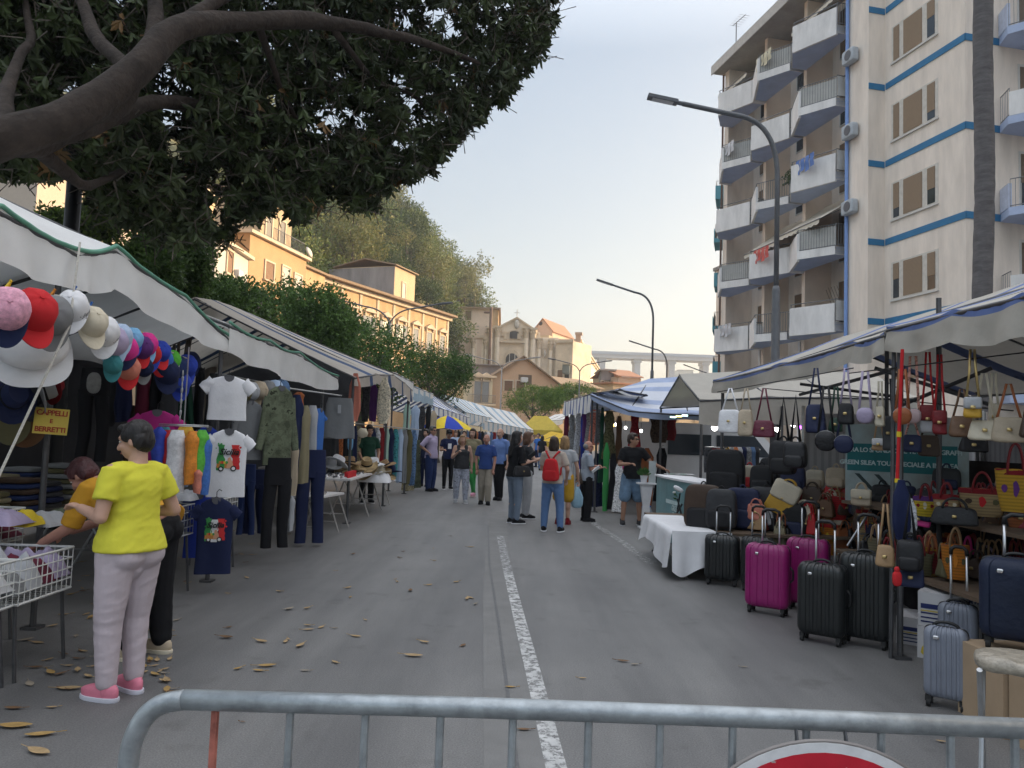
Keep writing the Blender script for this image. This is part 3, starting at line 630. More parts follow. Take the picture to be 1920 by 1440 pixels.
def double_lamp(label, px, py, d, m, top, span, rise):
    c = at(px, py, d); t = thing('street_lamp', label, 'street lamp', (c.x, d, 0), 0, 'double arm street lamps along the left side'); h = c.z
    b = MB(); b.tube([(0, 0, 0), (0, 0, 3), (0, 0, h)], [.12, .09, .05], 10)
    b.part('pole', m, t, smooth=True)
    for s in (-1, 1):
        b = MB(); b.tube([(0, 0, h-.1)]+bez((0, 0, h-.1), (s*.12*span, 0, h+rise*.62), (s*span*.5, 0, h+rise*.72))[1:]+[(s*span, 0, h+rise)], .045, 8); a = b.part('arm', m, t, smooth=True)
        b = MB(); b.sell((s*(span+.3), 0, h+rise+.03), (.42, .12, .06), .5, .5, rot=M.Rotation(-s*.12, 3, 'Y')); b.part('lamp_head', m, a, smooth=True)
double_lamp('dark double arm street lamp rising behind the clipped trees by the palazzo', 731, 603, 44, lamp_m, 0, 2.9, 1.15)
double_lamp('thin pale double arm street lamp in front of the church', 941, 690, 68, lamp_pale, 0, 2.7, 1.0)
double_lamp('dark double arm street lamp over the roofs right of the church', 1087, 695, 74, lamp_m, 0, 2.4, 1.0)
c = at(140, 345, 11.5); t = thing('street_lamp', 'dark lamp post standing behind the white awning under the big tree', 'street lamp', (c.x, c.y, 0))
b = MB(); b.tube([(0, 0, 0), (0, 0, 1), (0, 0, 5.5)], [.16, .11, .11], 12); b.part('pole', mat('post_black', (.02, .02, .022), .6), t, smooth=True)
b = MB(); b.lathe([(.05, 5.5), (.22, 5.6), (.26, 6.1), (.3, 6.15), (.05, 6.4)], 10); b.part('lantern', mat('post_black', ()), t)
# ================================================================ TOWN ON THE LEFT AND BEHIND
och = mat('render_ochre', (.47, .31, .165), .92, var=.16, scale=.5, col2=(.53, .37, .21), stretch=(1, 1, .4))
och_pale = mat('render_pale_ochre', (.52, .40, .26), .92, var=.08, scale=.5)
stone = mat('limestone', (.68, .57, .44), .95, var=.18, scale=.5, bump=.25, bscale=5)
stone_lt = mat('limestone_light', (.76, .66, .53), .95, var=.12, scale=.7)
trim = mat('stone_trim', (.58, .48, .36), .9, var=.15, scale=1)
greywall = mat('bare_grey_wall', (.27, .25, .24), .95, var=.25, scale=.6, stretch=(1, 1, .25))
roof_t = stripes('roof_tiles', (.30, .22, .15), (.22, .155, .105), 'X', 4, .6, .95)
roof_r = stripes('roof_tiles_red', (.42, .22, .14), (.34, .17, .11), 'X', 4, .6, .95)
wood_sh = mat('shutter_wood', (.22, .13, .08), .8, var=.15)
grey_sh = stripes('shutter_grey', (.30, .31, .31), (.22, .23, .23), 'Z', 10, .6)
win_dk = mat('window_dark', (.045, .042, .042), .35, var=.3)
white_w = mat('whitewash', (.54, .51, .46), .9, var=.1)
def house(name, label, p0, p1, depth, h, m, roof='flat', rm=None, cat='house', base=0, over=.35, rise=1.6, gable_m=None):
    """walls between ground points p0->p1 (front, left to right seen from outside); local x along the front, y into the house"""
    p0 = V((p0[0], p0[1], base)); p1 = V((p1[0], p1[1], base)); L_ = (p1-p0).length; a = math.atan2(p1.y-p0.y, p1.x-p0.x)
    t = thing(name, label, cat, p0, a); b = MB()
    if roof == 'gable':   # ridge runs into the house: gable to the front
        b.prism([(0, -2), (L_, -2), (L_, h), (L_/2, h+rise), (0, h)], lambda x, z, y: (x, y, z), 0, depth)
    else: b.bb(0, L_, 0, depth, -2, h)
    b.part('wall', m, t, smooth=None)
    r = MB(); th = .14
    if roof == 'flat': r.bb(-over, L_+over, -over, depth+over, h, h+.25)
    elif roof == 'shed': r.prism([(-over, h-.05), (depth+over, h+rise), (depth+over, h+rise+.2), (-over, h+.15)], lambda y, z, x: (x, y, z), -over, L_+over)
    elif roof == 'gable':
        for s in (0, 1):
            q = [(-over, h-over*2*rise/L_), (L_/2, h+rise), (L_/2, h+rise+th*1.3), (-over, h-over*2*rise/L_+th*1.3)]
            if s: q = [(L_-x, z) for x, z in q]
            r.prism(q, lambda x, z, y: (x, y, z), -over, depth+over)
    else:  # ridge parallel to the front
        for s in (0, 1):
            q = [(-over, h), (depth/2, h+rise), (depth/2, h+rise+th), (-over, h+th)]
            if s: q = [(depth-x, z) for x, z in q]
            r.prism(q, lambda y, z, x: (x, y, z), -over, L_+over)
    if roof != 'none': r.part('roof', rm or roof_t, t, smooth=None)
    t['_L'] = L_; return t
def win(t, x, z, w_, h, m, fm=None, y=0, ped=False, rail=False, arch=False, sill=True):
    fm = fm or trim; f = MB(); d = .09
    f.bb(x-w_/2-.16, x-w_/2, y-d, y, z-.05, z+h+.15); f.bb(x+w_/2, x+w_/2+.16, y-d, y, z-.05, z+h+.15); f.bb(x-w_/2, x+w_/2, y-d, y, z+h, z+h+.15)
    if sill: f.bb(x-w_/2-.25, x+w_/2+.25, y-.18, y, z-.18, z-.05)
    if ped:
        f.bb(x-w_/2-.4, x+w_/2+.4, y-.32, y, z+h+.45, z+h+.6); f.prism([(x-w_/2-.4, z+h+.6), (x+w_/2+.4, z+h+.6), (x, z+h+1.05)], lambda a, c, q: (a, q, c), y-.3, y)
        for s in (-1, 1): f.bb(x+s*(w_/2+.22)-.09, x+s*(w_/2+.22)+.09, y-.2, y, z+h+.1, z+h+.45)
    o = f.part('window', fm, t, smooth=None)
    p = MB()
    if arch: p.prism([(x-w_/2, z), (x+w_/2, z)]+[(x+w_/2*math.cos(a), z+h-w_/2+w_/2*math.sin(a)) for a in [i*PI/8 for i in range(9)]], lambda a, c, q: (a, q, c), y-.03, y-.005)
    else: p.bb(x-w_/2, x+w_/2, y-.03, y-.005, z, z+h)
    p.part('pane', m, o, smooth=None)
    return o
# palazzo: facade from behind the trees to its far corner
P0 = at(606, 512, 74); P1 = at(842, 590, 97); HP = 16.6
pal = house('palazzo', 'long sunlit ochre palazzo with pedimented windows and deep eaves on the left', (P0.x, P0.y), (P1.x, P1.y), 12, HP, och, 'none', cat='building')
L_ = pal['_L']
b = MB(); b.bb(-.2, L_+.3, -.35, 0, HP-.75, HP-.35, 1); b.prism([(-.95, HP-.3), (0, HP-.3), (12, HP+2.2), (12, HP+2.4), (-.95, HP-.05)], lambda y, z, x: (x, y, z), -.3, L_+.6, 0); b.part('roof', [roof_t, trim], pal, smooth=None)
b = MB(); b.bb(-.05, L_+.05, -.12, 0, HP-5.4-.35, HP-5.4); b.part('string_course', trim, pal, smooth=None)
nw = 8; sp = L_/nw
for i in range(nw):
    x = (i+.5)*sp; o = win(pal, x, HP-4.9+(.0 if i < 4 else -.35), 1.15, 2.0+(.0 if i < 4 else .35), win_dk if i in (1, 3, 4) else grey_sh, ped=True)
    if i in (1, 2, 3, 4):
        s = MB(); 
        for sg in (-1, 1): s.bb(x+sg*.85-.28, x+sg*.85+.28, -.14, -.1, HP-4.9, HP-2.9)
        s.part('shutter', grey_sh, o, smooth=None)
    win(pal, x, HP-9.2, 1.2, 2.4, wood_sh)
for i in range(nw+1):
    b = MB(); x = min(max(i*sp, .25), L_-.25); b.bb(x-.2, x+.2, -.08, 0, 0, HP-.75); b.part('pilaster', trim, pal, smooth=None)
b = MB(); b.bb(L_*.62, L_+.1, -1.0, 0, HP-5.75, HP-5.5); s = b.part('balcony', trim, pal, smooth=None); r = MB(); railing(r, (L_*.62, -.95, 0), (L_+.05, -.95, 0), HP-5.5, 1.0, .18, 0, .02); r.part('railing', rail_m, s, smooth=None)
# rooftop house behind the palazzo eaves
q0 = at(668, 560, 84); q1 = at(738, 565, 90); q2 = at(776, 580, 95)
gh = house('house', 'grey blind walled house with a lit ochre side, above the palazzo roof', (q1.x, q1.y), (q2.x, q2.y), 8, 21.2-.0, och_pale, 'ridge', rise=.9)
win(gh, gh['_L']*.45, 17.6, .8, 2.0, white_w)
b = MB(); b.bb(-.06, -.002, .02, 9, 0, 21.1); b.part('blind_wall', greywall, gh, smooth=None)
# orange houses left of the palazzo
o0 = at(470, 520, 58); o1 = at(612, 540, 72)
oh = house('house', 'warm orange house with flaking plaster left of the palazzo', (at(522, 540, 64).x, 64), (o1.x-.1, o1.y-.3), 10, at(565, 500, 68).z, och, 'shed', rm=roof_t, rise=1.2)
for x, z in ((oh['_L']*.3, 8.6), (oh['_L']*.72, 10.2)): win(oh, x, z, 1.0, 1.8, white_w if x > 4 else wood_sh)
b = MB(); b.lathe([(0, .1), (.35, .03), (.55, -.08)], 18, (oh['_L']*.75, .6, at(593, 478, 71).z), M.Rotation(R(70), 3, 'X')); b.tube([(oh['_L']*.75, .7, at(593, 498, 71).z), (oh['_L']*.75, .7, at(593, 478, 71).z)], .04, 5); b.part('satellite_dish', white_w, oh, smooth=True)
o2 = at(455, 450, 55); o3 = at(523, 480, 63)
oh2 = house('house', 'tall orange house with brown shutters between the tree and the flaking house', (at(466, 500, 58).x, 58), (at(574, 500, 67).x, 67), 9, at(468, 437, 58).z, mat('render_orange', (.48, .30, .16), .9, var=.12, scale=.4), 'flat', rm=trim)
l2 = oh2['_L']; zt = at(468, 437, 58).z
win(oh2, l2*.33, zt-3.0, 1.3, 1.4, wood_sh); win(oh2, l2*.62, zt-3.6, 1.2, 2.2, white_w); win(oh2, l2*.85, zt-3.8, 1.2, 2.2, white_w); win(oh2, l2*.35, zt-9.2, 1.4, 2.4, wood_sh, ped=False); win(oh2, l2*.1, zt-7.5, .8, 1.5, wood_sh)
a0 = at(516, 440, 63); zz = zt
b = MB(); b.bb(l2*.42, l2*.98, 1.5, 7, zt+.2, zt+4.6); b.part('attic', mat('render_attic', (.46, .35, .23), .9, var=.15, scale=.6), oh2, smooth=None)
b = MB(); b.prism([(1.0, zt+4.5), (7.4, zt+5.3), (7.4, zt+5.5), (1.0, zt+4.75)], lambda y, z, x: (x, y, z), l2*.40, l2*1.02); b.part('roof', roof_t, oh2, smooth=None)
win(oh2, l2*.56, zt+.8, .9, 2.2, win_dk, y=1.5); win(oh2, l2*.8, zt+.8, .9, 2.2, win_dk, y=1.5)
b = MB(); b.bb(l2*.42, l2*1.0, .2, 1.5, zt+.25, zt+.5); s = b.part('balcony', concrete, oh2, smooth=None); r = MB(); railing(r, (l2*.42, .25, 0), (l2, .25, 0), zt+.5, 1.0, .2, 0, .02); r.part('railing', rail_m, s, smooth=None)
wh = house('house', 'white house with an air conditioner behind the first street tree', (at(402, 520, 50).x, 50), (at(464, 520, 56).x, 56), 9, at(430, 468, 53).z, white_w, 'flat', rm=trim)
win(wh, wh['_L']*.4, at(430, 515, 53).z, 1.0, 1.5, wood_sh)
b = MB(); b.sell((wh['_L']*.62, -.2, at(445, 517, 54).z), (.45, .2, .35), .25, .25); b.part('air_conditioner', mat('ac_white', (.6, .6, .58), .5), wh)
# pale buildings seen through the leaves at far left
house('house', 'pale shaded house wall at the far left edge behind the tree', (at(-120, 400, 34).x, 34), (at(66, 400, 34).x, 34), 9, at(20, 300, 34).z, mat('render_beige', (.50, .42, .34), .9, var=.06), 'flat', rm=trim)
e = house('house', 'sunlit yellow house behind the big tree at the left', (at(68, 400, 38).x, 38), (at(215, 420, 46).x, 46), 9, at(150, 335, 42).z, mat('render_yellow', (.50, .39, .22), .9, var=.1, scale=.5), 'flat', rm=trim)
win(e, 3, 7.5, 1, 1.8, wood_sh); win(e, 7, 7.5, 1, 1.8, wood_sh)
e = house('house', 'sunlit tan house behind the lower branches of the big tree', (at(225, 400, 46).x, 46), (at(400, 440, 56).x, 56), 10, at(300, 320, 50).z, och_pale, 'flat', rm=trim)
for i in range(4): win(e, 2.2+i*3.1, 8.6, 1.1, 2.0, wood_sh); win(e, 2.2+i*3.1, 12.2, 1.1, 1.8, win_dk)

# ---------------------------------------------------------------- the church
D = 150; S = D/FPX; c0 = at(920, 690, D)
ch = thing('church', 'baroque stone church with tall columns, gable and iron cross at the end of the street', 'church', (c0.x, D, 0))
Z = lambda px, py: at(px, py, D).z
X = lambda px, py=650: at(px, py, D).x-c0.x
zp = Z(965, 597); ze = Z(930, 618); W0, W1 = X(921), X(1012); cx = (X(935)+X(1000))/2
b = MB(); b.prism([(W0, 0), (W1, 0), (W1, ze-.3), (X(1003), ze), (cx, zp), (X(928), ze), (W0, ze-.3)], lambda x, z, y: (x, y, z), 0, 9); b.bb(W0+1, W1-1, 9, 26, 0, ze-1)
b.bb(X(1012), X(1048), .8, 6, 0, Z(1030, 632)); b.bb(X(1048), X(1074), .6, 8, 0, Z(1060, 638)); b.part('wall', stone_lt, ch, smooth=None)
b = MB(); 
for s in (0, 1):
    xa, xb = (X(926), cx) if s == 0 else (X(1005), cx)
    b.prism([(xa, ze-.15), (xb, zp-.05), (xb, zp+.3), (xa, ze+.2)], lambda x, z, y: (x, y, z), -.45, 9)
b.part('gable_cornice', trim, ch, smooth=None)
b = MB(); b.bb(W0+.4, W1-.4, -.15, 0, ze-.7, ze-.35); b.part('string_course', trim, ch, smooth=None)
def column(px, top, rpx=5.2, y=-.5, m=None):
    x = X(px); zt = Z(px, top); r = rpx*S; b = MB()
    b.lathe([(r*1.25, 0), (r*1.25, 12), (r, 12.4), (r*.96, 14), (r*.9, zt-2.2)], 14, (x, y, 0)); c = b.part('column', stone_lt, ch, smooth=40)
    b = MB(); b.lathe([(r*.92, zt-2.25), (r*1.0, zt-2.0), (r*1.05, zt-1.4), (r*1.35, zt-.7), (r*1.5, zt-.35)], 14, (x, y, 0)); b.bb(x-r*1.5, x+r*1.5, y-r*1.5, y+r*1.5, zt-.35, zt)
    for k in range(8): a = k*PI/4; b.sell((x+r*1.2*math.cos(a), y+r*1.2*math.sin(a), zt-.85), (.16, .16, .3), 1, 1, 8, 6)
    b.part('capital', trim, c, smooth=40)
for px, tp in ((919, 614), (932, 612), (986, 614), (999, 616)): column(px, tp)
for px, tp, r in ((887, 632, 3.6), (911, 634, 3.6), (1011, 634, 4.2), (1033, 636, 4)): column(px, tp, r, -.1)
# niche window, portal, doorway, broken volutes
def arch_part(name, px0, px1, pyb, pyt, m, y0, y1, parent=None, flat=.5):
    x0, x1 = X(px0), X(px1); zb = Z((px0+px1)/2, pyb); zt_ = Z((px0+px1)/2, pyt); h = (x1-x0)/2*flat; out = [(x0, zb), (x1, zb)]+[((x0+x1)/2+(x1-x0)/2*math.cos(a), zt_-h+h*math.sin(a)) for a in [i*PI/10 for i in range(11)]]
    b = MB(); b.prism(out, lambda x, z, y: (x, y, z), y0, y1); return b.part(name, m, parent or ch, smooth=None)
o = arch_part('window', 953, 974, 636.5, 619, trim, -.25, -.01, flat=.45); arch_part('pane', 955, 972, 635.5, 621, win_dk, -.3, -.25, o, .45)
o = arch_part('portal', 936, 982, 700, 640, stone, -.35, -.01, flat=.35); arch_part('portal_arch', 946, 974, 700, 656, trim, -.55, -.35, o, 1); arch_part('doorway', 949, 972, 700, 663, win_dk, -.62, -.55, o, 1)
b = MB(); b.bb(X(937), X(983), -.9, -.02, Z(960, 643.5), Z(960, 640.5)); b.part('portal_cornice', trim, ch, smooth=None)
b = MB()
for sx, a in ((942, -1), (978, 1)): b.bb(X(sx)-.9, X(sx)+.9, -.4, -.02, Z(sx, 630), Z(sx, 626)); b.bb(X(sx)+a*-.9, X(sx)+a*-.2, -.4, -.02, Z(sx, 636), Z(sx, 630))
b.part('volute', trim, ch, smooth=None)
b = MB()
for s in (956, 966): b.tube([(X(s), -.7, Z(s, 700)), (X(s), -.7, Z(s, 664))], .07, 5)
b.part('flagpole', frame_w, ch)
b = MB(); b.sell((cx, -.25, Z(964, 608)), (.5, .3, .9), .9, .9, 12, 8); b.sell((cx, -.35, Z(964, 606)), (.25, .25, .35), 1, 1, 10, 6); b.part('statue', white_w, ch, smooth=True)
b = MB(); b.tube([(cx, .2, zp), (cx, .2, zp+1.8)], .07, 5); b.tube([(cx-.55, .2, zp+1.15), (cx+.55, .2, zp+1.15)], .06, 5); b.part('cross', mat('cross_iron', (.45, .43, .4), .6), ch)
o = arch_part('niche', 1017, 1027, 665, 652, trim, .5, .79); b = MB(); b.sell((X(1022), .45, Z(1022, 663)), (.25, .2, .75), .9, .9, 10, 6); b.part('statue', white_w, ch, smooth=True)
# convent wing left of the facade
cw = thing('convent', 'pinkish stone convent wing with two arched bell openings left of the church', 'building', (c0.x, D+.6, 0))
XL, XR = X(845), X(921); b = MB(); zc = Z(880, 577); b.bb(XL, XR, 0, 7, 0, zc); b.bb(X(881), X(919), -.5, 0, 0, Z(900, 602)); b.part('wall', mat('stone_pink', (.68, .55, .44), .95, var=.1, scale=.5), cw, smooth=None)
b = MB(); b.prism([(-.7, zc-.1), (4.5, zc+.7), (4.5, zc+1.0), (-.7, zc+.2)], lambda y, z, x: (x, y, z), XL-.4, XR+.6); b.part('roof', roof_t, cw, smooth=None)
b = MB(); b.prism([(0, 0), (14, 0), (14, zc-3.2), (0, zc)], lambda y, z, x: (x, y, z), XR, XR+1.2); b.part('side_wing', och, cw, smooth=None)
b = MB(); b.prism([(-.3, zc+.0), (14.3, zc-3.2), (14.3, zc-2.9), (-.3, zc+.3)], lambda y, z, x: (x, y, z), XR-.2, XR+1.6); b.part('side_roof', roof_t, cw, smooth=None)
def cwin(px0, px1, pyt, pyb, m, arch=0, y=0, nm='window'):
    x0, x1 = X(px0), X(px1); zb = Z((px0+px1)/2, pyb); zt_ = Z((px0+px1)/2, pyt); h = (x1-x0)/2*arch
    f = MB(); f.bb(x0-.25, x1+.25, y-.12, y-.003, zb-.3, zb-.05); f.bb(x0-.2, x0, y-.1, y-.003, zb-.05, zt_); f.bb(x1, x1+.2, y-.1, y-.003, zb-.05, zt_)
    if not arch: f.bb(x0-.2, x1+.2, y-.1, y-.003, zt_, zt_+.25)
    o = f.part(nm, trim, cw, smooth=None); out = [(x0, zb), (x1, zb)]+([((x0+x1)/2+(x1-x0)/2*math.cos(a), zt_-h+h*math.sin(a)) for a in [i*PI/10 for i in range(11)]] if arch else [(x1, zt_), (x0, zt_)])
    p = MB(); p.prism(out, lambda x, z, q: (x, q, z), y-.06, y-.004); p.part('pane', m, o, smooth=None); return o
blind = stripes('reed_blind', (.20, .14, .07), (.13, .09, .05), 'X', 9, .6)
cwin(851, 863, 581, 598, blind); cwin(870, 881, 582, 599, blind); cwin(857, 865, 613, 631, wood_sh); cwin(855, 863, 648, 662, wood_sh, 1)
for a, c in ((891, 899), (906.5, 915)):
    o = cwin(a, c, 601.5, 625.5, win_dk, 1); b = MB()
    b.lathe([(0, .9), (.2, .85), (.28, .3), (.45, 0)], 12, (X((a+c)/2), -.14, Z(a, 612))); b.lathe([(0, .9), (.2, .85), (.28, .3), (.45, 0)], 12, (X((a+c)/2), -.14, Z(a, 624))); b.part('bell', mat('bronze', (.30, .33, .33), .45, metal=.5), o, smooth=True)
b = MB()
for a in (884, 892, 905, 914): b.bb(X(a)-.22, X(a)+.22, -.62, -.5, 0, Z(a, 636))
b.part('pilaster', stone_lt, cw, smooth=None)
b = MB(); b.bb(X(880), X(920), -.8, -.5, Z(900, 634), Z(900, 629)); b.part('cornice', trim, cw, smooth=None)
b = MB(); cxp = X(922, 600); b.tube([(cxp, -6, 0), (cxp, -6, Z(922, 590))], .28, 8); b.sell((cxp, -6, Z(922, 588)), (.35, .35, .4), 1, 1, 8, 6); b.sell((cxp-.8, -6, Z(917, 595)), (.6, .25, .22), .7, .7, 10, 6)
b.top('lamp_post', mat('post_rust', (.20, .13, .10), .8), 'old rusty lantern post before the convent wing', 'lamp post').location += V((c0.x, D, 0))
# sunlit chapel house, ruined wing and long palace right of the church
pk = house('house', 'pink gabled house rising behind the right side of the church', (at(1000, 620, 168).x, 168), (at(1036, 620, 166).x, 166), 12, at(1036, 617, 166).z-.3, mat('render_pink', (.62, .43, .32), .9, var=.06), 'gable', rm=roof_r, rise=2.6)
b = MB(); b.lathe([(.45, 0), (.45, .05), (0, .06)], 14, (1.7, -.01, at(1000, 607, 168).z), M.Rotation(PI/2, 3, 'X')); b.part('round_window', win_dk, pk)
b = MB(); b.bb(pk['_L']*.02, pk['_L']*.98, -1.6, -.01, 0, at(1020, 628, 166).z-.2); b.part('lower_wing', och_pale, pk, smooth=None)
la = house('palace', 'long sunlit palace wing running back beside the church towards the viaduct', (at(1084, 650, 152).x, 152), (at(1128, 680, 232).x, 232), 14, at(1088, 640, 152).z, stone_lt, 'none', cat='building')
l3 = la['_L']; hz = at(1088, 640, 152).z
b = MB(); b.bb(-.2, l3+.2, -.7, 14, hz, hz+.4); b.bb(-.1, l3, -.4, -.01, hz-.5, hz-.002); b.part('roof', trim, la, smooth=None)
b = MB()
for i in range(14): b.bb(i*l3/14+.4, i*l3/14+1.3, -.5, -.401, hz-.9, hz-.3)
b.part('cornice_bracket', stone, la, smooth=None)
for i in range(11): win(la, 5+i*(l3-8)/11, hz-8.8, 1.3, 2.8, win_dk if i % 2 else wood_sh, fm=stone, ped=True)
for i in range(9): win(la, 6+i*(l3-8)/9, hz-14.5, 1.3, 3.0, wood_sh, fm=stone)
b = MB(); b.bb(-.6, .3, -.5, .5, 0, hz+1.2); b.bb(-.9, .5, -.8, .6, hz+1.2, hz+1.7); b.part('corner_pier', mat('stone_rose', (.44, .31, .23), .95, var=.2, scale=1), la, smooth=None)
rw = house('house', 'half ruined stone house with lit reveals between the church and the palace', (at(1042, 660, 149).x, 149), (at(1074, 660, 147).x, 147), 8, at(1060, 640, 148).z, stone, 'none')
l4 = rw['_L']; zt4 = at(1060, 640, 148).z
b = MB(); b.bb(-.1, l4+.2, -.3, .0, zt4-.3, zt4+.2); b.bb(l4*.55, l4+.1, -1.0, -.3, zt4-4.6, zt4-4.3); b.part('cornice', trim, rw, smooth=None)
win(rw, l4*.3, zt4-9, 1.2, 3.4, wood_sh, fm=stone_lt); win(rw, l4*.7, zt4-8, 1.0, 2.4, win_dk, fm=stone_lt)
b = MB(); b.sell((l4*.72, -.5, zt4-5.4), (.8, .3, 1.1), .5, .5); b.part('blind', mat('blind_grey', (.22, .24, .22), .8), rw)
# houses in front of the church
gb = house('house', 'peach gabled house with brown shutters below the church', (at(905, 740, 92).x, 92), (at(1050, 750, 94).x, 94), 14, at(910, 717, 92).z, mat('render_peach', (.60, .41, .27), .9, var=.05, scale=.4), 'gable', rm=roof_t, rise=3.3, over=.5)
l5 = gb['_L']
for px in (954, 977): win(gb, at(px, 730, 92.5).x-at(905, 740, 92).x, at(px, 728, 92.5).z-.3, 1.0, 1.2, wood_sh, sill=False)
for px in (955, 980, 1010): win(gb, at(px, 790, 92.5).x-at(905, 740, 92).x, .2, 1.2, 2.4, wood_sh, sill=False)
b = MB(); b.sell((l5*.52, -.2, at(993, 713, 93).z), (.45, .22, .32), .25, .25); b.part('air_conditioner', mat('ac_white', ()), gb)
b = MB(); b.bb(l5*.45, l5*.62, -.04, -.003, at(993, 722, 93).z, at(993, 703, 93).z); b.part('shutter', shutter_dk, gb, smooth=None)
yh = house('house', 'small cream house with tall shuttered windows between tree and gabled house', (at(868, 740, 88).x, 88), (at(923, 740, 90).x, 90), 10, at(905, 707, 89).z, mat('render_cream_yellow', (.64, .55, .38), .9, var=.06), 'flat', rm=trim)
l6 = yh['_L']; b0 = at(868, 740, 88)
for px in (899, 916): win(yh, at(px, 740, 89).x-b0.x, at(px, 754, 89).z, .9, 2.4, grey_sh, ped=True)
b = MB(); b.bb(.2, l6, -.9, 0, at(900, 756, 89).z-.25, at(900, 756, 89).z-.05); s = b.part('balcony', trim, yh, smooth=None); r = MB(); railing(r, (.2, -.85, 0), (l6, -.85, 0), at(900, 756, 89).z-.05, 1.0, .14, 0, .02); r.part('railing', rail_m, s, smooth=None)
b = MB(); q = at(880, 705, 98); b.bb(q.x, q.x+7, 98, 104, 0, at(880, 684, 98).z); b.bb(q.x-.3, q.x+7.3, 97.7, 104.3, at(880, 684, 98).z, at(880, 682, 98).z); tw = b.top('terrace_wall', greywall, 'grey terrace wall at the foot of the church steps', 'wall', smooth=None)
for i, (pa, pb, d0, d1, py, m, rt, lab) in enumerate([
    (1040, 1128, 104, 112, 712, greywall, 'ridge', 'grey low house with a dark tiled roof right of the gabled house'),
    (1045, 1150, 98, 104, 735, och_pale, 'shed', 'low house with a wide sloping tile roof beside the gabled house'),
    (1128, 1152, 130, 130, 688, greywall, 'flat', 'square grey concrete house in front of the viaduct'),
    (1150, 1205, 120, 124, 712, och_pale, 'flat', 'long low house with a terracotta roof before the viaduct'),
    (1160, 1202, 128, 130, 699, mat('render_tan', (.5, .4, .3), .9), 'ridge', 'small house with a red hipped roof before the viaduct'),
    (1205, 1330, 118, 128, 738, och_pale, 'shed', 'low red roofed houses behind the striped stall')]):
    p0 = at(pa, py, d0); p1 = at(pb, py, d1)
    h_ = house('house', lab, (p0.x, d0), (p1.x, d1), 8, p0.z-.6, m, rt, rm=(roof_r if i in (3, 4, 5) else (concrete if i == 2 else roof_t)), rise=1.4)
    if i == 0: pass
    for k in range(3): win(h_, h_['_L']*(.2+.3*k), p0.z-3.6, .8, 1.2, wood_sh)
# ---------------------------------------------------------------- viaduct far away
vd = 430; vm = mat('viaduct_concrete', (.48, .47, .47), .9, var=.06, scale=.05)
v0 = at(1110, 664, vd); vt = thing('viaduct', 'pale concrete viaduct on tall piers crossing the valley far behind', 'bridge', (v0.x, vd, 0))
b = MB(); zb = at(1230, 674, vd).z; ztop = at(1230, 663, vd).z; b.bb(-40, 140, 0, 12, zb, ztop-1.3); b.part('deck', vm, vt, smooth=None)
b = MB(); b.bb(-40, 140, -.4, 0, ztop-1.3, ztop+.3); b.part('parapet', mat('viaduct_rail', (.42, .45, .5), .9), vt, smooth=None)
for px in (1196, 1261, 1325, 1130):
    x = at(px, 690, vd).x-v0.x; b = MB(); b.bb(x-1.6, x+1.6, 1.5, 10.5, 0, zb); b.bb(x-2.2, x+2.2, 1, 11, zb-2, zb-.002); b.part('pier', vm, vt, smooth=None)
w0 = house('building', 'white far building on the ridge under the viaduct', (at(1272, 700, 560).x, 560), (at(1300, 700, 560).x, 560), 14, at(1285, 694, 560).z, white_w, 'flat', rm=white_w)
# ================================================================ BUILDERS: garments, hats, bags, cases, tables, canopies
COLS = {'white': (.72, .72, .74), 'cream': (.60, .54, .42), 'beige': (.45, .37, .27), 'tan': (.36, .23, .12), 'brown': (.14, .075, .04), 'dark brown': (.06, .038, .026), 'black': (.012, .012, .014), 'charcoal': (.04, .041, .045), 'grey': (.20, .205, .21), 'pale grey': (.40, .41, .43),
        'navy': (.014, .02, .06), 'dark blue': (.02, .035, .11), 'royal blue': (.03, .06, .38), 'blue': (.05, .15, .45), 'sky blue': (.20, .42, .65), 'pale blue': (.40, .50, .66), 'teal': (.05, .22, .24), 'mint': (.36, .52, .44), 'green': (.05, .30, .08), 'bright green': (.10, .42, .05), 'dark green': (.012, .05, .03), 'olive': (.11, .10, .05), 'khaki': (.24, .21, .13),
        'yellow': (.70, .52, .04), 'mustard': (.52, .30, .03), 'orange': (.68, .24, .03), 'rust': (.34, .11, .04), 'red': (.52, .025, .03), 'dark red': (.20, .015, .02), 'maroon': (.12, .015, .035), 'pink': (.68, .32, .42), 'hot pink': (.62, .04, .25), 'magenta': (.36, .02, .17), 'coral': (.58, .20, .14), 'lilac': (.40, .34, .48), 'purple': (.10, .03, .15), 'denim': (.10, .17, .30), 'straw': (.46, .33, .17), 'pale pink': (.66, .50, .50)}
def cc(c, kind=None):
    base = COLS[c]
    if kind == 'camo': return mat('cloth_camo_'+c, (.10, .115, .075), .9, var=.35, scale=9, kind='camo', spec=.15)
    if kind == 'floral': return mat('cloth_floral_'+c, base, .85, var=.5, scale=22, kind='floral', spec=.15)
    if kind == 'leather': return mat('leather_'+c, base, .48, var=.12, scale=4, bump=.25, bscale=40, spec=.4)
    if kind == 'nylon': return mat('nylon_'+c, base, .6, var=.15, scale=4, bump=.4, bscale=12, spec=.35)
    if kind == 'straw': return stripes('wicker_'+c, base, tuple(x*.72 for x in base), 'Z', 42, .55, .85, .5)
    if kind == 'stripe': return stripes('cloth_stripe_'+c, base, (.6, .6, .6), 'X', 16, .5, .85, 0)
    return cloth('cloth_'+c, base)
steel = mat('steel_tube', (.42, .43, .44), .35, metal=.8, var=.15, scale=10); steel_dk = mat('steel_dark', (.10, .10, .105), .45, metal=.6, var=.2, scale=8); wire_w = mat('wire_white', (.62, .62, .6), .5, var=.12, scale=9)
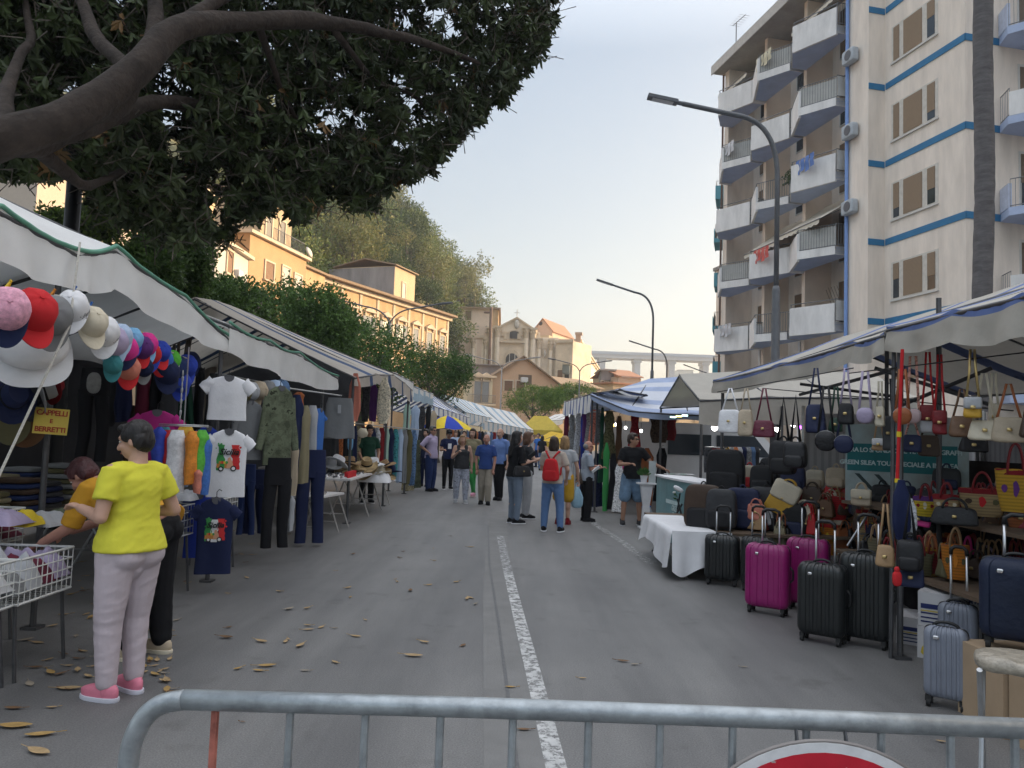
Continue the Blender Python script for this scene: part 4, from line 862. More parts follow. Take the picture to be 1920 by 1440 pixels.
rope_m = mat('rope', (.42, .40, .36), .9, var=.3, scale=60); wood = mat('wood_pale', (.40, .29, .18), .7, var=.2, scale=4, stretch=(1, 6, 1)); cardboard = mat('cardboard', (.40, .29, .19), .9, var=.1, scale=3); plastic_blk = mat('plastic_black', (.015, .015, .016), .45, var=.2)
chrome = mat('chrome', (.7, .7, .72), .2, metal=1); blk_rub = mat('rubber_black', (.02, .02, .02), .7)
def fold(x, z, seed, k=14): return .5*math.sin(x*k+seed*3.1+1.3*math.sin(z*3+seed))+.5*math.sin(x*k*1.9+seed*1.7+z*2)
def cring(hw, hd, z, seed, amp, n=30, p=.75, xo=0, yo=0):
    o = []
    for i in range(n):
        a = 2*PI*i/n; c, s = math.cos(a), math.sin(a); x = hw*math.copysign(abs(c)**p, c); y = hd*math.copysign(abs(s)**.9, s)
        o.append((x+xo, y+yo+amp*fold(x, z, seed)*(1 if hw > .05 else .3), z))
    return o
def interp(prof, t):
    for a, c in zip(prof, prof[1:]):
        if t <= c[0]: u = (t-a[0])/max(1e-6, c[0]-a[0]); u = u*u*(3-2*u); return [lerp(p, q, u) for p, q in zip(a, c)]
    return list(prof[-1])
def hanger(p, w, h):
    b = MB(); b.tube([(-w*.36, 0, h*.93), (0, 0, h*1.01), (w*.36, 0, h*.93)], .012, 6); b.tube([(0, 0, h*1.01), (0, 0, h+.06), (.02, 0, h+.085), (.045, 0, h+.07)], .004, 5); b.part('hanger', plastic_blk, p)
def shirt_fn(w, h, seed, amp):
    prof = [(0, w*.5, .034), (.3, w*.48, .04), (.62, w*.49, .045), (.80, w*.5, .042), (.92, w*.44, .036), (.985, w*.22, .036), (1, w*.17, .036)]
    def front(x, z):
        _, hw, hd = interp(prof, z/h); q = max(0, 1-(abs(x)/hw)**2.2)**.5; return -hd*q**.8+amp*(1-.55*z/h)*fold(x, z, seed)
    return prof, front
def shirt(p, w, h, m, seed=1, sleeve=.2, long=False, amp=.012, sl_m=None, collar=None, nm='cloth', hng=True):
    prof, front = shirt_fn(w, h, seed, amp); b = MB(); rs = []
    for i in range(17):
        t = i/16; _, hw, hd = interp(prof, t); rs.append(cring(hw, hd, t*h, seed, amp*(1-.55*t)))
    b.rings(rs, 0)
    for s in (-1, 1):
        L_ = .56*h/.7*.85 if long else sleeve; ang = R(80) if long else R(40); r0, r1 = w*.19, (w*.12 if long else w*.17); a = V((s*w*.36, 0, h*.86)); d = V((s*math.cos(ang), 0, -math.sin(ang))); rs = []
        for i in range(7):
            t = i/6; c = a+d*L_*t; rr = lerp(r0, r1, t); n = V((d.z*s*-1, 0, d.x*s)) if s > 0 else V((-d.z*-1, 0, -d.x*-1)); n = V((-d.z, 0, d.x)); ring = []
            for k in range(12): g = 2*PI*k/12; ring.append(c+n*rr*math.cos(g)*(1+.06*math.sin(9*t+seed))+V((0, .032*math.sin(g)+.006*math.sin(8*t+k), 0)))
            rs.append(ring)
        b.rings(rs, 1 if sl_m else 0)
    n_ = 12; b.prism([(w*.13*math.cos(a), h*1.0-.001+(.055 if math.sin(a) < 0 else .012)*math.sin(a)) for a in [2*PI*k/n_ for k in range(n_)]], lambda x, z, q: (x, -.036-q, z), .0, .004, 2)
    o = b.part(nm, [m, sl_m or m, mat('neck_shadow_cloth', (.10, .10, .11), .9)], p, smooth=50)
    if hng: hanger(p, w, h)
    return front
def trousers(p, w, h, m, seed=1, amp=.012, nm='cloth', apart=.02, flat=1):
    b = MB(); rs = []
    for i in range(6): t = i/5; rs.append(cring(lerp(w*.5, w*.46, t), .07*flat, lerp(h*.70, h, t), seed, amp*.5))
    b.rings(rs)
    for s in (-1, 1):
        rs = []
        for i in range(14):
            t = i/13; z = h*.76*(1-t); hw = lerp(w*.255, w*.19, min(1, t*1.3)); rs.append(cring(hw, lerp(.07, .055, t)*flat, z, seed+s, amp, 22, xo=s*(w*.245+apart*t)+.01*math.sin(t*5+seed), yo=.012*math.sin(t*6+s+seed)))
        b.rings(rs[::-1])
    b.part(nm, m, p, smooth=50)
def drape(p, w, h, m, prof=None, seed=1, amp=.02, k=16, nm='cloth', hd=.05):
    """a hanging cloth (dress, skirt, scarf): prof = [(t, half width share)], t=0 at the hem"""
    prof = prof or [(0, .5), (1, .3)]; b = MB(); rs = []
    for i in range(15):
        t = i/14; hw = interp([(a, c) for a, c in prof], t)[1]*w; o = []
        for j in range(30):
            a = 2*PI*j/30; c, s = math.cos(a), math.sin(a); x = hw*math.copysign(abs(c)**.8, c); o.append((x, hd*math.copysign(abs(s)**.8, s)*(.6+.4*hw/(w*.5))+amp*(1.1-t)*fold(x, t*h, seed, k), t*h+.012*(1-t)*math.sin(x*20+seed)))
        rs.append(o)
    b.rings(rs); return b.part(nm, m, p, smooth=50)
def cap(p, m, bm=None, r=.095, band=None):
    """baseball cap, opening down, brim toward -y"""
    b = MB(); b.lathe([(r, 0), (r*1.02, .03), (r*.98, .07), (r*.8, .105), (r*.45, .125), (.012, .13)], 22, sy=1.12, wob=lambda q, a: q*(1+.02*math.cos(6*a)*(q.z > .02)))
    b.lathe([(.012, .128), (.012, .136), (.002, .138)], 8); b.part('crown', m, p, smooth=50)
    g = MB(); 
    def f(u, v): a = R(200+140*u); x = math.cos(a)*r*1.0; y = math.sin(a)*r*1.1; e = math.sin(u*PI)**.6; return (x*(1+.02*v), y-.085*v*e, .008-.022*v*e-.18*(x*x)*v*2)
    g.grid(f, 14, 4); g.grid(lambda u, v: V(f(u, v))+V((0, 0, -.005)), 14, 4); g.part('brim', bm or m, p, smooth=True)
def brim_hat(p, m, band=None, r=.085, br=.17, h=.11, pinch=True):
    b = MB(); b.lathe([(br, -.002), (br*.99, .006), (br*.7, .004), (r*1.05, .012), (r, .03), (r*.95, h*.8), (r*.8, h), (r*.4, h*(.86 if pinch else 1.02)), (.003, h*(.84 if pinch else 1.04))], 26, sy=1.15, wob=lambda q, a: q+V((0, 0, .018*math.cos(2*a)*max(0, (math.hypot(q.x, q.y)-r)/(br-r)))))
    b.part('crown', m, p, smooth=60)
    if band: g = MB(); g.lathe([(r*1.03, .014), (r*1.035, .036), (r*.98, .037)], 26, sy=1.15); g.part('band', band, p, smooth=60)
def hoop(b, w, h, z, y, r=.009, n=12, lean=0): b.tube([(w*math.cos(a), y+lean*math.sin(a), z+h*math.sin(a)) for a in [PI*i/n for i in range(n+1)]], r, 7)
def basket_bag(p, w, h, m, hm, trim_m=None, patch=None, hh=.18, taper=.8, d=.5):
    """straw basket bag with two leather hoops"""
    b = MB(); b.lathe([(w*.5*taper*.9, 0), (w*.5*taper, .02), (w*.5*lerp(taper, 1, .6), h*.5), (w*.5, h), (w*.47, h), (w*.45, h*.9), (.01, h*.86)], 26, sy=d, wob=lambda q, a: q+V((.006*math.sin(q.z*40), .006*math.cos(q.z*37), .008*math.sin(3*a)*(q.z/h)))); b.part('body', m, p, smooth=60)
    g = MB()
    for s in (-1, 1): hoop(g, w*.2, hh, h*.88, s*w*d*.42, .008, lean=s*.03)
    g.part('handle', hm, p, smooth=True)
    if trim_m: g = MB(); g.lathe([(w*.505, h-.035), (w*.515, h-.01), (w*.5, h+.006), (w*.475, h+.0)], 26, sy=d); g.part('trim', trim_m, p, smooth=60)
    if patch:
        g = MB(); n = 8
        for k in range(3):
            x0 = (-.28+.28*k)*w; out = [(x0+.075*w*math.cos(2*PI*i/n)*(1+.25*math.sin(i*2.3+k)), h*.55+.1*h*(1+k % 2)*math.sin(2*PI*i/n)) for i in range(n)]
            f = lambda x, z, t: (x, -math.sqrt(max(0, 1-(x/(w*.5))**2))*w*.5*d*lerp(taper, 1, min(1, z/h))-t, z); g.prism(out, f, .0, .006, k % len(patch))
        g.part('patch', patch, p, smooth=None)
def tote(p, w, h, m, hm=None, d=.1, top_in=.8, hh=.2, flap=None, strap=0, e=.35, clasp=True):
    """soft handbag: cushion body, handles or a long strap"""
    b = MB(); b.sell((0, 0, h*.5), (w*.5, d*.5, h*.5), .32, e, 26, 14, fn=lambda q: V((q.x*lerp(1, top_in, max(0, (q.z/h+.5)))+.004*math.sin(q.z*50), q.y*lerp(1.15, .55, q.z/h+.5)+.006*math.sin(q.x*30+q.z*20), q.z))); b.part('body', m, p, smooth=60)
    g = MB()
    if strap: g.tube([(-w*.42*top_in, 0, h*.86), (-w*.16, .0, h+strap*.55), (-.012, 0, h+strap), (.012, 0, h+strap), (w*.16, 0, h+strap*.55), (w*.42*top_in, 0, h*.86)], .009, 6)
    else:
        for s in (-1, 1): hoop(g, w*.24, hh, h*.9, s*d*.3, .009)
    g.part('strap' if strap else 'handle', hm or m, p, smooth=True)
    if flap: g = MB(); g.sell((0, -d*.1, h*.72), (w*.5*.96, d*.56, h*.29), .3, e, 22, 10); g.part('flap', flap, p, smooth=60)
    if clasp: g = MB(); g.sell((0, -d*.64, h*.5), (.016, .008, .012), .5, .5, 10, 6); g.part('clasp', mat('brass', (.6, .45, .2), .3, metal=.9), p, smooth=True)
def round_bag(p, r, m, d=.07, strap=.5, sm=None):
    b = MB(); b.sell((0, 0, r), (r, d*.5, r), .9, .45, 26, 14, fn=lambda q: V((q.x, q.y*(1+.1*math.sin(q.z*40)), q.z))); b.part('body', m, p, smooth=60)
    g = MB(); g.tube([(-r*.7, 0, r*1.7), (-.02, 0, 2*r+strap), (.02, 0, 2*r+strap), (r*.7, 0, r*1.7)], .011, 6); g.part('strap', sm or m, p, smooth=True)
    g = MB(); g.tube([(r*1.01*math.cos(a), -d*.12, r+r*1.01*math.sin(a)) for a in [R(20+i*14) for i in range(11)]], .005, 5); g.part('zip', mat('zip_metal', (.35, .35, .36), .35, metal=.7), p)
def backpack(p, w, h, m, m2=None, d=.16, zipm=None):
    b = MB(); b.sell((0, 0, h*.5), (w*.5, d*.5, h*.5), .42, .4, 26, 16, fn=lambda q: V((q.x*(1-.12*max(0, q.z/h)**1), q.y*(1.05-.25*(q.z/h+.3)), q.z))); b.part('body', m, p, smooth=60)
    g = MB(); g.sell((0, -d*.42, h*.27), (w*.39, d*.32, h*.22), .4, .4, 22, 12); g.part('pocket', m2 or m, p, smooth=60)
    g = MB(); g.tube([(w*.44*math.cos(a), -d*.34, h*.52+h*.40*math.sin(a)) for a in [R(-5+i*19) for i in range(11)]], .007, 5); g.part('zip', zipm or mat('zip_dark', (.09, .09, .1), .4), p)
    g = MB(); hoop(g, .035, .05, h*.97, 0, .009); g.part('handle', m2 or m, p, smooth=True)
    g = MB()
    for s in (-1, 1): g.tube([(s*w*.22, d*.42, h*.9), (s*w*.27, d*.62, h*.55), (s*w*.3, d*.42, h*.08)], [.022, .024, .012], 8)
    g.part('strap', m2 or m, p, smooth=True)
def suitcase(p, w, h, d, m, ribs=7, hup=.35, soft=False, horizontal=False):
    z0 = .06; b = MB()
    def rf(q):
        if soft: return q
        k = math.cos(q.x/(w*.5)*PI*ribs*.5)*.011; f = abs(q.z)/(h*.5)
        s = min(1, max(0, (abs(q.y)-d*.2)/(d*.2)))
        return V((q.x, q.y+math.copysign(k*s, q.y), q.z+(math.copysign(k, q.z)*.8 if f > .9 else 0)))
    rc = min(.055, d*.3); hx, hy = w*.5, d*.5; ol = []
    for cx_, cy_, a0_ in ((hx-rc, hy-rc, 0), (-hx+rc, hy-rc, 90), (-hx+rc, -hy+rc, 180), (hx-rc, -hy+rc, 270)):
        ol += [(cx_+rc*math.cos(R(a0_+18*i)), cy_+rc*math.sin(R(a0_+18*i)), 0) for i in range(6)]
        nx_ = {0: (-1, 0, hx-rc), 90: (0, -1, hy-rc), 180: (1, 0, hx-rc), 270: (0, 1, hy-rc)}[a0_]; ln_ = 2*nx_[2]; K_ = 40 if a0_ in (0, 180) else 4
        ex_, ey_ = cx_+rc*math.cos(R(a0_+90)), cy_+rc*math.sin(R(a0_+90))
        ol += [(ex_+nx_[0]*ln_*i/K_, ey_+nx_[1]*ln_*i/K_, 1 if K_ > 4 else 0) for i in range(1, K_)]
    rs_ = []
    for z_, in_ in [(0, rc), (rc*.15, rc*.55), (rc*.45, rc*.2), (rc, 0)]+[(lerp(rc, h-rc, i/10), 0) for i in range(1, 10)]+[(h-rc, 0), (h-rc*.45, rc*.2), (h-rc*.15, rc*.55), (h, rc)]:
        ring_ = []
        for x_, y_, f_ in ol:
            rib_ = (.009*(1 if math.cos(x_/hx*PI*ribs) > .15 else -.35) if ribs else .004*math.sin(x_*20)) if f_ else 0
            ring_.append((x_*(1-in_/hx), (y_-math.copysign(.006-rib_ if f_ else 0, y_))*(1-in_/hy), z0+z_+(.006*(1 if math.cos(x_/hx*PI*ribs) > .15 else 0) if ribs and z_ > h-rc*.3 else 0)))
        rs_.append(ring_)
    b.rings(rs_); b.part('shell', m, p, smooth=35)
    g = MB(); g.sell((0, .0, z0+h*.5), (w*.506, .014, h*.507), .2, .2, 40, 24); g.part('zip', plastic_blk, p, smooth=55)
    for sx in (-1, 1):
        for sy in (-1, 1):
            g = MB(); g.box((sx*w*.38, sy*d*.3, .055), (.035, .04, .035)); g.tube([(sx*w*.38-.012, sy*d*.3, .028), (sx*w*.38+.012, sy*d*.3, .028)], .028, 12); g.part('wheel', blk_rub, p, smooth=40)
    g = MB(); hoop(g, .07, .03, z0+h, 0, .010); g.part('handle', plastic_blk, p, smooth=True)
    g = MB(); hz = [( w*.5, -.07), (w*.5+.028, -.04), (w*.5+.028, .04), (w*.5, .07)]; g.tube([(x, 0, z0+h*.55+z) for x, z in hz], .010, 7); g.part('handle', plastic_blk, p, smooth=True)
    g = MB(); g.sell((-w*.2, -d*.52, z0+h*.86), (.018, .004, .012), .5, .5, 10, 6); g.part('badge', mat('chrome', (.7, .7, .72), .2, metal=1), p, smooth=True)
    if hup:
        for s in (-1, 1): g = MB(); g.tube([(s*w*.2, d*.38, z0+h*.8), (s*w*.2, d*.38, z0+h+hup)], .009, 8); t = g.part('trolley_handle', mat('alu', (.62, .63, .65), .3, metal=.9), p, smooth=True)
        g = MB(); g.tube([(-w*.2, d*.38, z0+h+hup-.01), (-w*.19, d*.38, z0+h+hup+.03), (-w*.1, d*.38, z0+h+hup+.05), (w*.1, d*.38, z0+h+hup+.05), (w*.19, d*.38, z0+h+hup+.03), (w*.2, d*.38, z0+h+hup-.01)], .014, 8); g.part('grip', plastic_blk, t, smooth=True)
def duffel(p, w, h, d, m):
    b = MB(); b.sell((0, 0, h*.5), (w*.5, d*.5, h*.5), .55, .5, 28, 16, fn=lambda q: V((q.x, q.y*(1+.05*math.sin(q.x*25)), q.z*(1+.05*math.sin(q.x*19))))); b.part('body', m, p, smooth=60)
    g = MB()
    for s in (-1, 1): hoop(g, w*.2, h*.35, h*.82, s*d*.2, .014)
    g.part('handle', m, p, smooth=True); g = MB(); g.tube([(-w*.4, 0, h*.97), (w*.4, 0, h*.97)], .008, 5); g.part('zip', plastic_blk, p)
def trestle(p, w, d, h, top_m, leg_m=None, th=.03):
    b = MB(); b.bb(-w/2, w/2, -d/2, d/2, h-th, h); b.part('table_top', top_m, p, smooth=None)
    for sx in (-1, 1):
        x = sx*(w/2-.12)
        for sy in (-1, 1): b = MB(); b.tube([(x, sy*.08, h-th), (x, sy*d*.48, 0)], .014, 7); b.part('leg', leg_m or steel, p)
        b = MB(); b.tube([(x, -d*.34, h*.28), (x, d*.34, h*.28)], .01, 6); b.part('stretcher', leg_m or steel, p)
def wire_basket(p, w, d, h, m, n=14, leg=.0):
    b = MB()
    for z in [h*i/4 for i in range(5)]:
        b.tube([(-w/2, -d/2, z), (w/2, -d/2, z), (w/2, d/2, z), (-w/2, d/2, z), (-w/2, -d/2, z)], .005 if 0 < z < h else .009, 5)
    for i in range(n+1):
        x = -w/2+w*i/n
        for y in (-d/2, d/2): b.tube([(x, y, 0), (x, y, h)], .0035, 4)
        b.tube([(x, -d/2, 0), (x, d/2, 0)], .0035, 4)
    k = max(4, int(n*d/w))
    for i in range(1, k):
        y = -d/2+d*i/k
        for x in (-w/2, w/2): b.tube([(x, y, 0), (x, y, h)], .0035, 4)
    b.part('wire_mesh', m, p, smooth=None)
    for sx in (-1, 1):
        for sy in (-1, 1): b = MB(); b.tube([(sx*w*.44, sy*d*.42, 0), (sx*w*.46, sy*d*.5, -leg)], .012, 7); b.part('leg', steel_dk, p)
def crumple(w, d, h, seed):
    """a heap of crumpled cloth"""
    b = MB(); o = V((seed*3.7, seed*1.3, 0))
    def f(u, v):
        x, y = (u-.5)*w, (v-.5)*d; e = max(0, 1-(2*abs(u-.5))**4)*max(0, 1-(2*abs(v-.5))**4); q = V((x*9, y*9, 0))+o
        return (x*(1+.03*NZ.noise(q*2)), y, h*e*(.6+.45*NZ.noise(q)+.3*abs(NZ.noise(q*2.3))))
    b.grid(f, 22, 22); return b
def canopy(name, label, front, ridge, back, drop, mats, pattern=None, trim_m=None, sag=.05, group=None, posts=(), end_l=True, nseg=8, scallop=0, close=True, frame=steel_dk, postbase=0):
    """stall with a cloth roof. front/ridge/back: lists of matching points; drop: valance depth at each front point"""
    n = len(front); c = sum(front, V())/n; base = V((c.x, c.y, 0)); t = thing(name, label, 'market stall', base, 0, group)
    P = lambda q: V(q)-base; b = MB()
    def along(lst, u):
        x = u*(n-1); i = min(n-2, int(x)); return V(lst[i]).lerp(V(lst[i+1]), x-i), i, x-i
    N = (n-1)*nseg
    def roof(A, B, sg):
        def f(u, v):
            p, i, fr = along(A, u); q, _, _ = along(B, u); r = p.lerp(q, v); r.z -= sag*math.sin(fr*PI)*(1-v)*.9+sag*math.sin(v*PI)*.8; r.z += .012*NZ.noise(r*2.2); return P(r)
        b.grid(f, N, 8, (lambda i, j: pattern(i/N, j/8)) if pattern else None)
    roof(front, ridge, 1); roof(back, ridge, 1)
    cl = b.part('canopy', mats, t, smooth=True)
    v = MB()
    def val(u, w):
        p, i, fr = along(front, u); dr = lerp(drop[i], drop[min(i+1, n-1)], fr); p = p.copy(); p.z -= sag*math.sin(fr*PI)*.9
        cr = .03*math.sin(fr*PI*3)*w+.02*NZ.noise(V((u*30, w*2, 1))); out = V((0, 0, 0)); sgn = 1 if front[0].x < 0 else -1
        p.x += sgn*(.01+cr*.6+.02*w*abs(math.sin(u*N*.8))); p.z -= dr*w*(1+.10*math.sin(fr*PI)*0)+scallop*w*abs(math.sin(fr*PI*2)); return P(p)
    v.grid(val, N*2, 5, (lambda i, j: pattern(i/(2*N), -1-j)) if pattern else None); v.part('valance', mats, cl, smooth=True)
    if trim_m:
        g = MB(); pts = []
        for i in range(N*2+1): q = V(val(i/(2*N), 0)); pts.append(q+V((0, 0, .012)))
        g.tube(pts, .017, 7); g.part('trim', trim_m, cl, smooth=True)
    fr = MB()
    for i in range(n): fr.tube([P(front[i])-V((0, 0, .03)), P(ridge[i])-V((0, 0, .04)), P(back[i])-V((0, 0, .03))], .018, 6)
    for lst in (front, ridge, back): fr.tube([P(q)-V((0, 0, .035)) for q in lst], .018, 6)
    fr.part('roof_frame', frame, t, smooth=True)
    for (x, y, z) in posts: q = MB(); q.tube([V((x, y, 0))-base, V((x, y, z))-base], .024, 8); q.box(V((x, y, .01))-base, (.12, .12, .02)); q.part('post', frame, t)
    return t
def rail(name, label, p0, p1, r=.014, cat='rail', m=None, group=None):
    b = MB(); b.tube([p0, p1], r, 7); return b.top(name, m or steel, label, cat, group)
# ================================================================ LEFT SIDE: hats and shirts stall, straw hat stall, far stalls
def dx(px, x): return x*FPX/(px-960.0)
def pt(px, py, x): return at(px, py, dx(px, x))
can_white = cloth('canopy_white', (.86, .86, .85), var=.05, rough=.7, bump=.2); can_green = cloth('canopy_green', (.20, .44, .33), rough=.7); can_beige = cloth('canopy_beige', (.58, .53, .47), var=.08, rough=.75); can_navy = cloth('canopy_navy', (.035, .07, .16), rough=.7)
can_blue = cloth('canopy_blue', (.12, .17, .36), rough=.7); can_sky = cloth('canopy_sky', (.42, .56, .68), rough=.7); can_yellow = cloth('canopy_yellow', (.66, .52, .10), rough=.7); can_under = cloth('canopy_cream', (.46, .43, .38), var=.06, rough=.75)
def ss(m, k=.35):     # thin cloth lets some light through
    n, N, L = nodes_of(m); b = N['Principled BSDF']; t = N.new('ShaderNodeBsdfTranslucent'); ms = N.new('ShaderNodeMixShader'); ms.inputs[0].default_value = k
    L(b.inputs['Base Color'].links[0].from_socket, t.inputs[0]); L(b.outputs[0], ms.inputs[1]); L(t.outputs[0], ms.inputs[2]); L(ms.outputs[0], N['Material Output'].inputs[0])
for m_ in (can_white, can_beige, can_sky, can_yellow, can_green): ss(m_, .3)
ss(can_under, .12)
LX = -2.97
def prof_pts(lst): return [pt(px, py, LX) for px, py in lst]
F1 = prof_pts([(-420, 240), (-140, 338), (0, 390), (142, 470), (216, 464), (345, 556), (432, 634)]); 
def back_of(F, x, dz): return [V((x, p.y, p.z+dz)) for p in F]
R1 = [V((-4.7, p.y, z)) for p, z in zip(F1, [3.7, 3.68, 3.66, 3.62, 3.62, 3.45, 3.3])]
canopy('market_stall', 'white awning with green piping over hats and printed T-shirts, nearest on the left', F1, R1, [V((-6.9, p.y, 2.5)) for p in F1], [.30, .30, .31, .27, .32, .33, .16], [can_white, can_green], None, can_green, .035,
       posts=[(-3.05, 8.0, 2.45), (-6.8, 8.0, 2.5), (-6.8, 4.5, 2.5), (-3.6, 6.0, 2.9)])
F1b = prof_pts([(424, 606), (500, 640), (556, 662), (630, 706)]); F1b = [V((p.x+.03, p.y, p.z)) for p in F1b]
canopy('market_stall', 'second white awning with green piping, over jackets and trousers', F1b, [V((-4.9, p.y, 3.35)) for p in F1b], [V((-6.9, p.y, 2.5)) for p in F1b], [.30, .34, .40, .22], [can_white, can_green], None, can_green, .05, posts=[(-3.1, 12.6, 2.5), (-6.8, 12.6, 2.5), (-6.8, 9, 2.5)])
# stall 3: beige with blue stripes, peaked
c0_, c1_ = at(560, 700, 13.6), at(735, 694, 16.8)
pk_ = at(457, 588, 16.2)
def stripe_pat(period, w, off=0, mi=1):
    return lambda u, v: mi if ((u*period+off) % 1) < w else 0
F3 = [V((-2.72, 13.2, 2.52)), V((-2.66, 14.9, 2.72)), V((-2.6, 16.7, 2.86)), V((-2.6, 18.6, 2.8)), V((-2.62, 20.2, 2.72))]
R3 = [V((-5.8, 13.8, 3.9)), V((-5.85, 15, 4.05)), V((-5.8, 16.7, 4.08)), V((-5.8, 18.2, 3.95)), V((-5.8, 20, 3.7))]
canopy('market_stall', 'beige peaked awning with navy stripes over straw hats and sunglasses', F3, R3, [V((-8.6, p.y, 2.5)) for p in F3], [.16, .2, .3, .32, .34], [can_beige, can_navy], lambda u, v: 1 if ((u*4.0+.35) % 1) < .17 else 0, None, .05, nseg=14, posts=[(-2.75, 13.3, 2.5), (-2.68, 16.6, 2.8), (-2.7, 20.1, 2.7), (-8.4, 13.3, 2.5), (-8.4, 20, 2.5)])
# further stalls on the left
def far_canopy(label, px0, px1, py0, py1, d0, d1, rid, mats, pat, drop=.35, depth=3.0, trim_=None, bx=None):
    a, b_ = at(px0, py0, d0), at(px1, py1, d1); F = [a.lerp(b_, k/3) for k in range(4)]; dirv = (b_-a).normalized(); nrm = V((-dirv.y, dirv.x, 0)).normalized()
    if nrm.x > 0 and a.x < 1.5 and bx is None: nrm = -nrm
    if bx and nrm.x*bx < 0: nrm = -nrm
    return canopy('market_stall', label, F, [p+nrm*depth*.5+V((0, 0, rid)) for p in F], [p+nrm*depth for p in F], [drop]*4, mats, pat, trim_, .06, nseg=6, posts=[(a.x+nrm.x*.1, a.y+nrm.y*.1, a.z), (b_.x+nrm.x*.1, b_.y+nrm.y*.1, b_.z)])
st6 = lambda u, v: 1 if ((u*9) % 1) < .14 else 0
far_canopy('short white awning just beyond the navy striped one on the left', 745, 775, 700, 716, 20.8, 24, .5, [can_white, can_blue], None, .45)
far_canopy('white and sky blue awning over hanging dresses on the left', 772, 812, 722, 738, 25, 31, .6, [can_white, can_sky], lambda u, v: 1 if v < -2 or ((u*4) % 1) < .3 else 0, .45)
far_canopy('low white and blue striped awning beside the blue and yellow umbrella', 812, 880, 760, 782, 33, 42, .9, [can_white, can_blue], st6, .35)
far_canopy('white awning with blue stripes further along the left side', 872, 935, 772, 786, 42, 52, 1.0, [can_white, can_sky], st6, .4)
far_canopy('wide blue and white awning near the end of the left row', 905, 1000, 788, 806, 47, 56, 1.2, [can_white, can_sky], lambda u, v: 1 if ((u*12) % 1) < .22 else 0, .55)
far_canopy('small grey awning between the yellow stall and the right stalls', 1008, 1056, 790, 786, 60, 56, .6, [can_white, can_sky], None, .35)
# yellow tent at the end
yt = at(1005, 812, 58); t = thing('market_tent', 'yellow peaked market tent at the far end of the street', 'market stall', (yt.x+.3, 58, 0))
b = MB(); q = [(-1.6, -1.5), (1.6, -1.5), (1.6, 1.5), (-1.6, 1.5)]; h0 = at(1000, 806, 58).z; b.rings([[(x, y, h0-.35) for x, y in q], [(x, y, h0) for x, y in q], [(x*.5, y*.5, h0+.75) for x, y in q], [(x*.32, y*.32, h0+1.05) for x, y in q]]); b.part('canopy', can_yellow, t, smooth=None)
for x, y in q: b = MB(); b.tube([(x*.97, y*.97, 0), (x*.97, y*.97, h0)], .03, 6); b.part('post', steel_dk, t)
far_canopy('low mustard yellow awning under the yellow tent', 1000, 1050, 822, 832, 50, 48, .5, [cloth('canopy_mustard', (.55, .36, .04))], None, .3)
# blue and yellow sun umbrella
u0 = at(838, 793, 30); t = thing('sun_umbrella', 'blue and yellow panelled sun umbrella above the people on the left', 'umbrella', (u0.x, 30, 0)); hz_ = at(838, 779, 30).z
b = MB(); b.tube([(0, 0, 0), (0, 0, hz_)], .022, 7); b.part('pole', steel, t)
b = MB(); k = 8; r0 = 1.0; ring = [[(r0*s*math.cos(2*PI*i/16), r0*s*math.sin(2*PI*i/16), hz_-.5*s**1.6+(-.05 if i % 2 and s > .5 else 0)) for i in range(16)] for s in (1.0, .7, .35, .02)]
b.rings(ring, lambda i, j: (j//2) % 2, caps=False); b.part('canopy', [cc('royal blue'), cc('yellow')], t, smooth=30)

# ---------------------------------------------------------------- rope with caps and hats (first stall)
lp = [(-60, 545, 4.1), (0, 545, 4.35), (60, 548, 4.6), (120, 556, 4.95), (165, 575, 5.25), (215, 612, 5.7), (265, 638, 6.2), (310, 656, 6.75), (350, 672, 7.4), (372, 684, 8.0)]
rp = [at(*q) for q in lp]; b = MB(); b.tube(rp, .007, 6); b.top('rope', rope_m, 'taut pale rope under the white awning, with caps pegged along it', 'rope')
b = MB(); b.tube([at(-8, 905, 4.2), at(130, 610, 4.75), at(150, 455, 5.25)], .008, 6); b.top('rope', rope_m, 'twisted guy rope slanting up from the left edge to the awning corner', 'rope')
peg_c = ['yellow', 'orange', 'blue', 'sky blue', 'white']
def hung_cap(px, py, d, col, label, bmc=None, s=1.0, rz=0, tilt=0, pat=None, peg=True, nm='cap'):
    p = at(px, py, d); t = thing(nm, label, 'cap', p, rz, 'caps pegged on the rope of the first stall'); t.rotation_euler = (tilt, 0, rz); t.scale = (s, s, s)
    cap(t, pat or cc(col), cc(bmc) if bmc else None)
    return t
dots = mat('cloth_dots_pink', (.68, .34, .44), .85, var=.3, scale=45); flor_w = mat('cloth_print_white', (.7, .7, .72), .85, var=.02, scale=16, kind='floral')
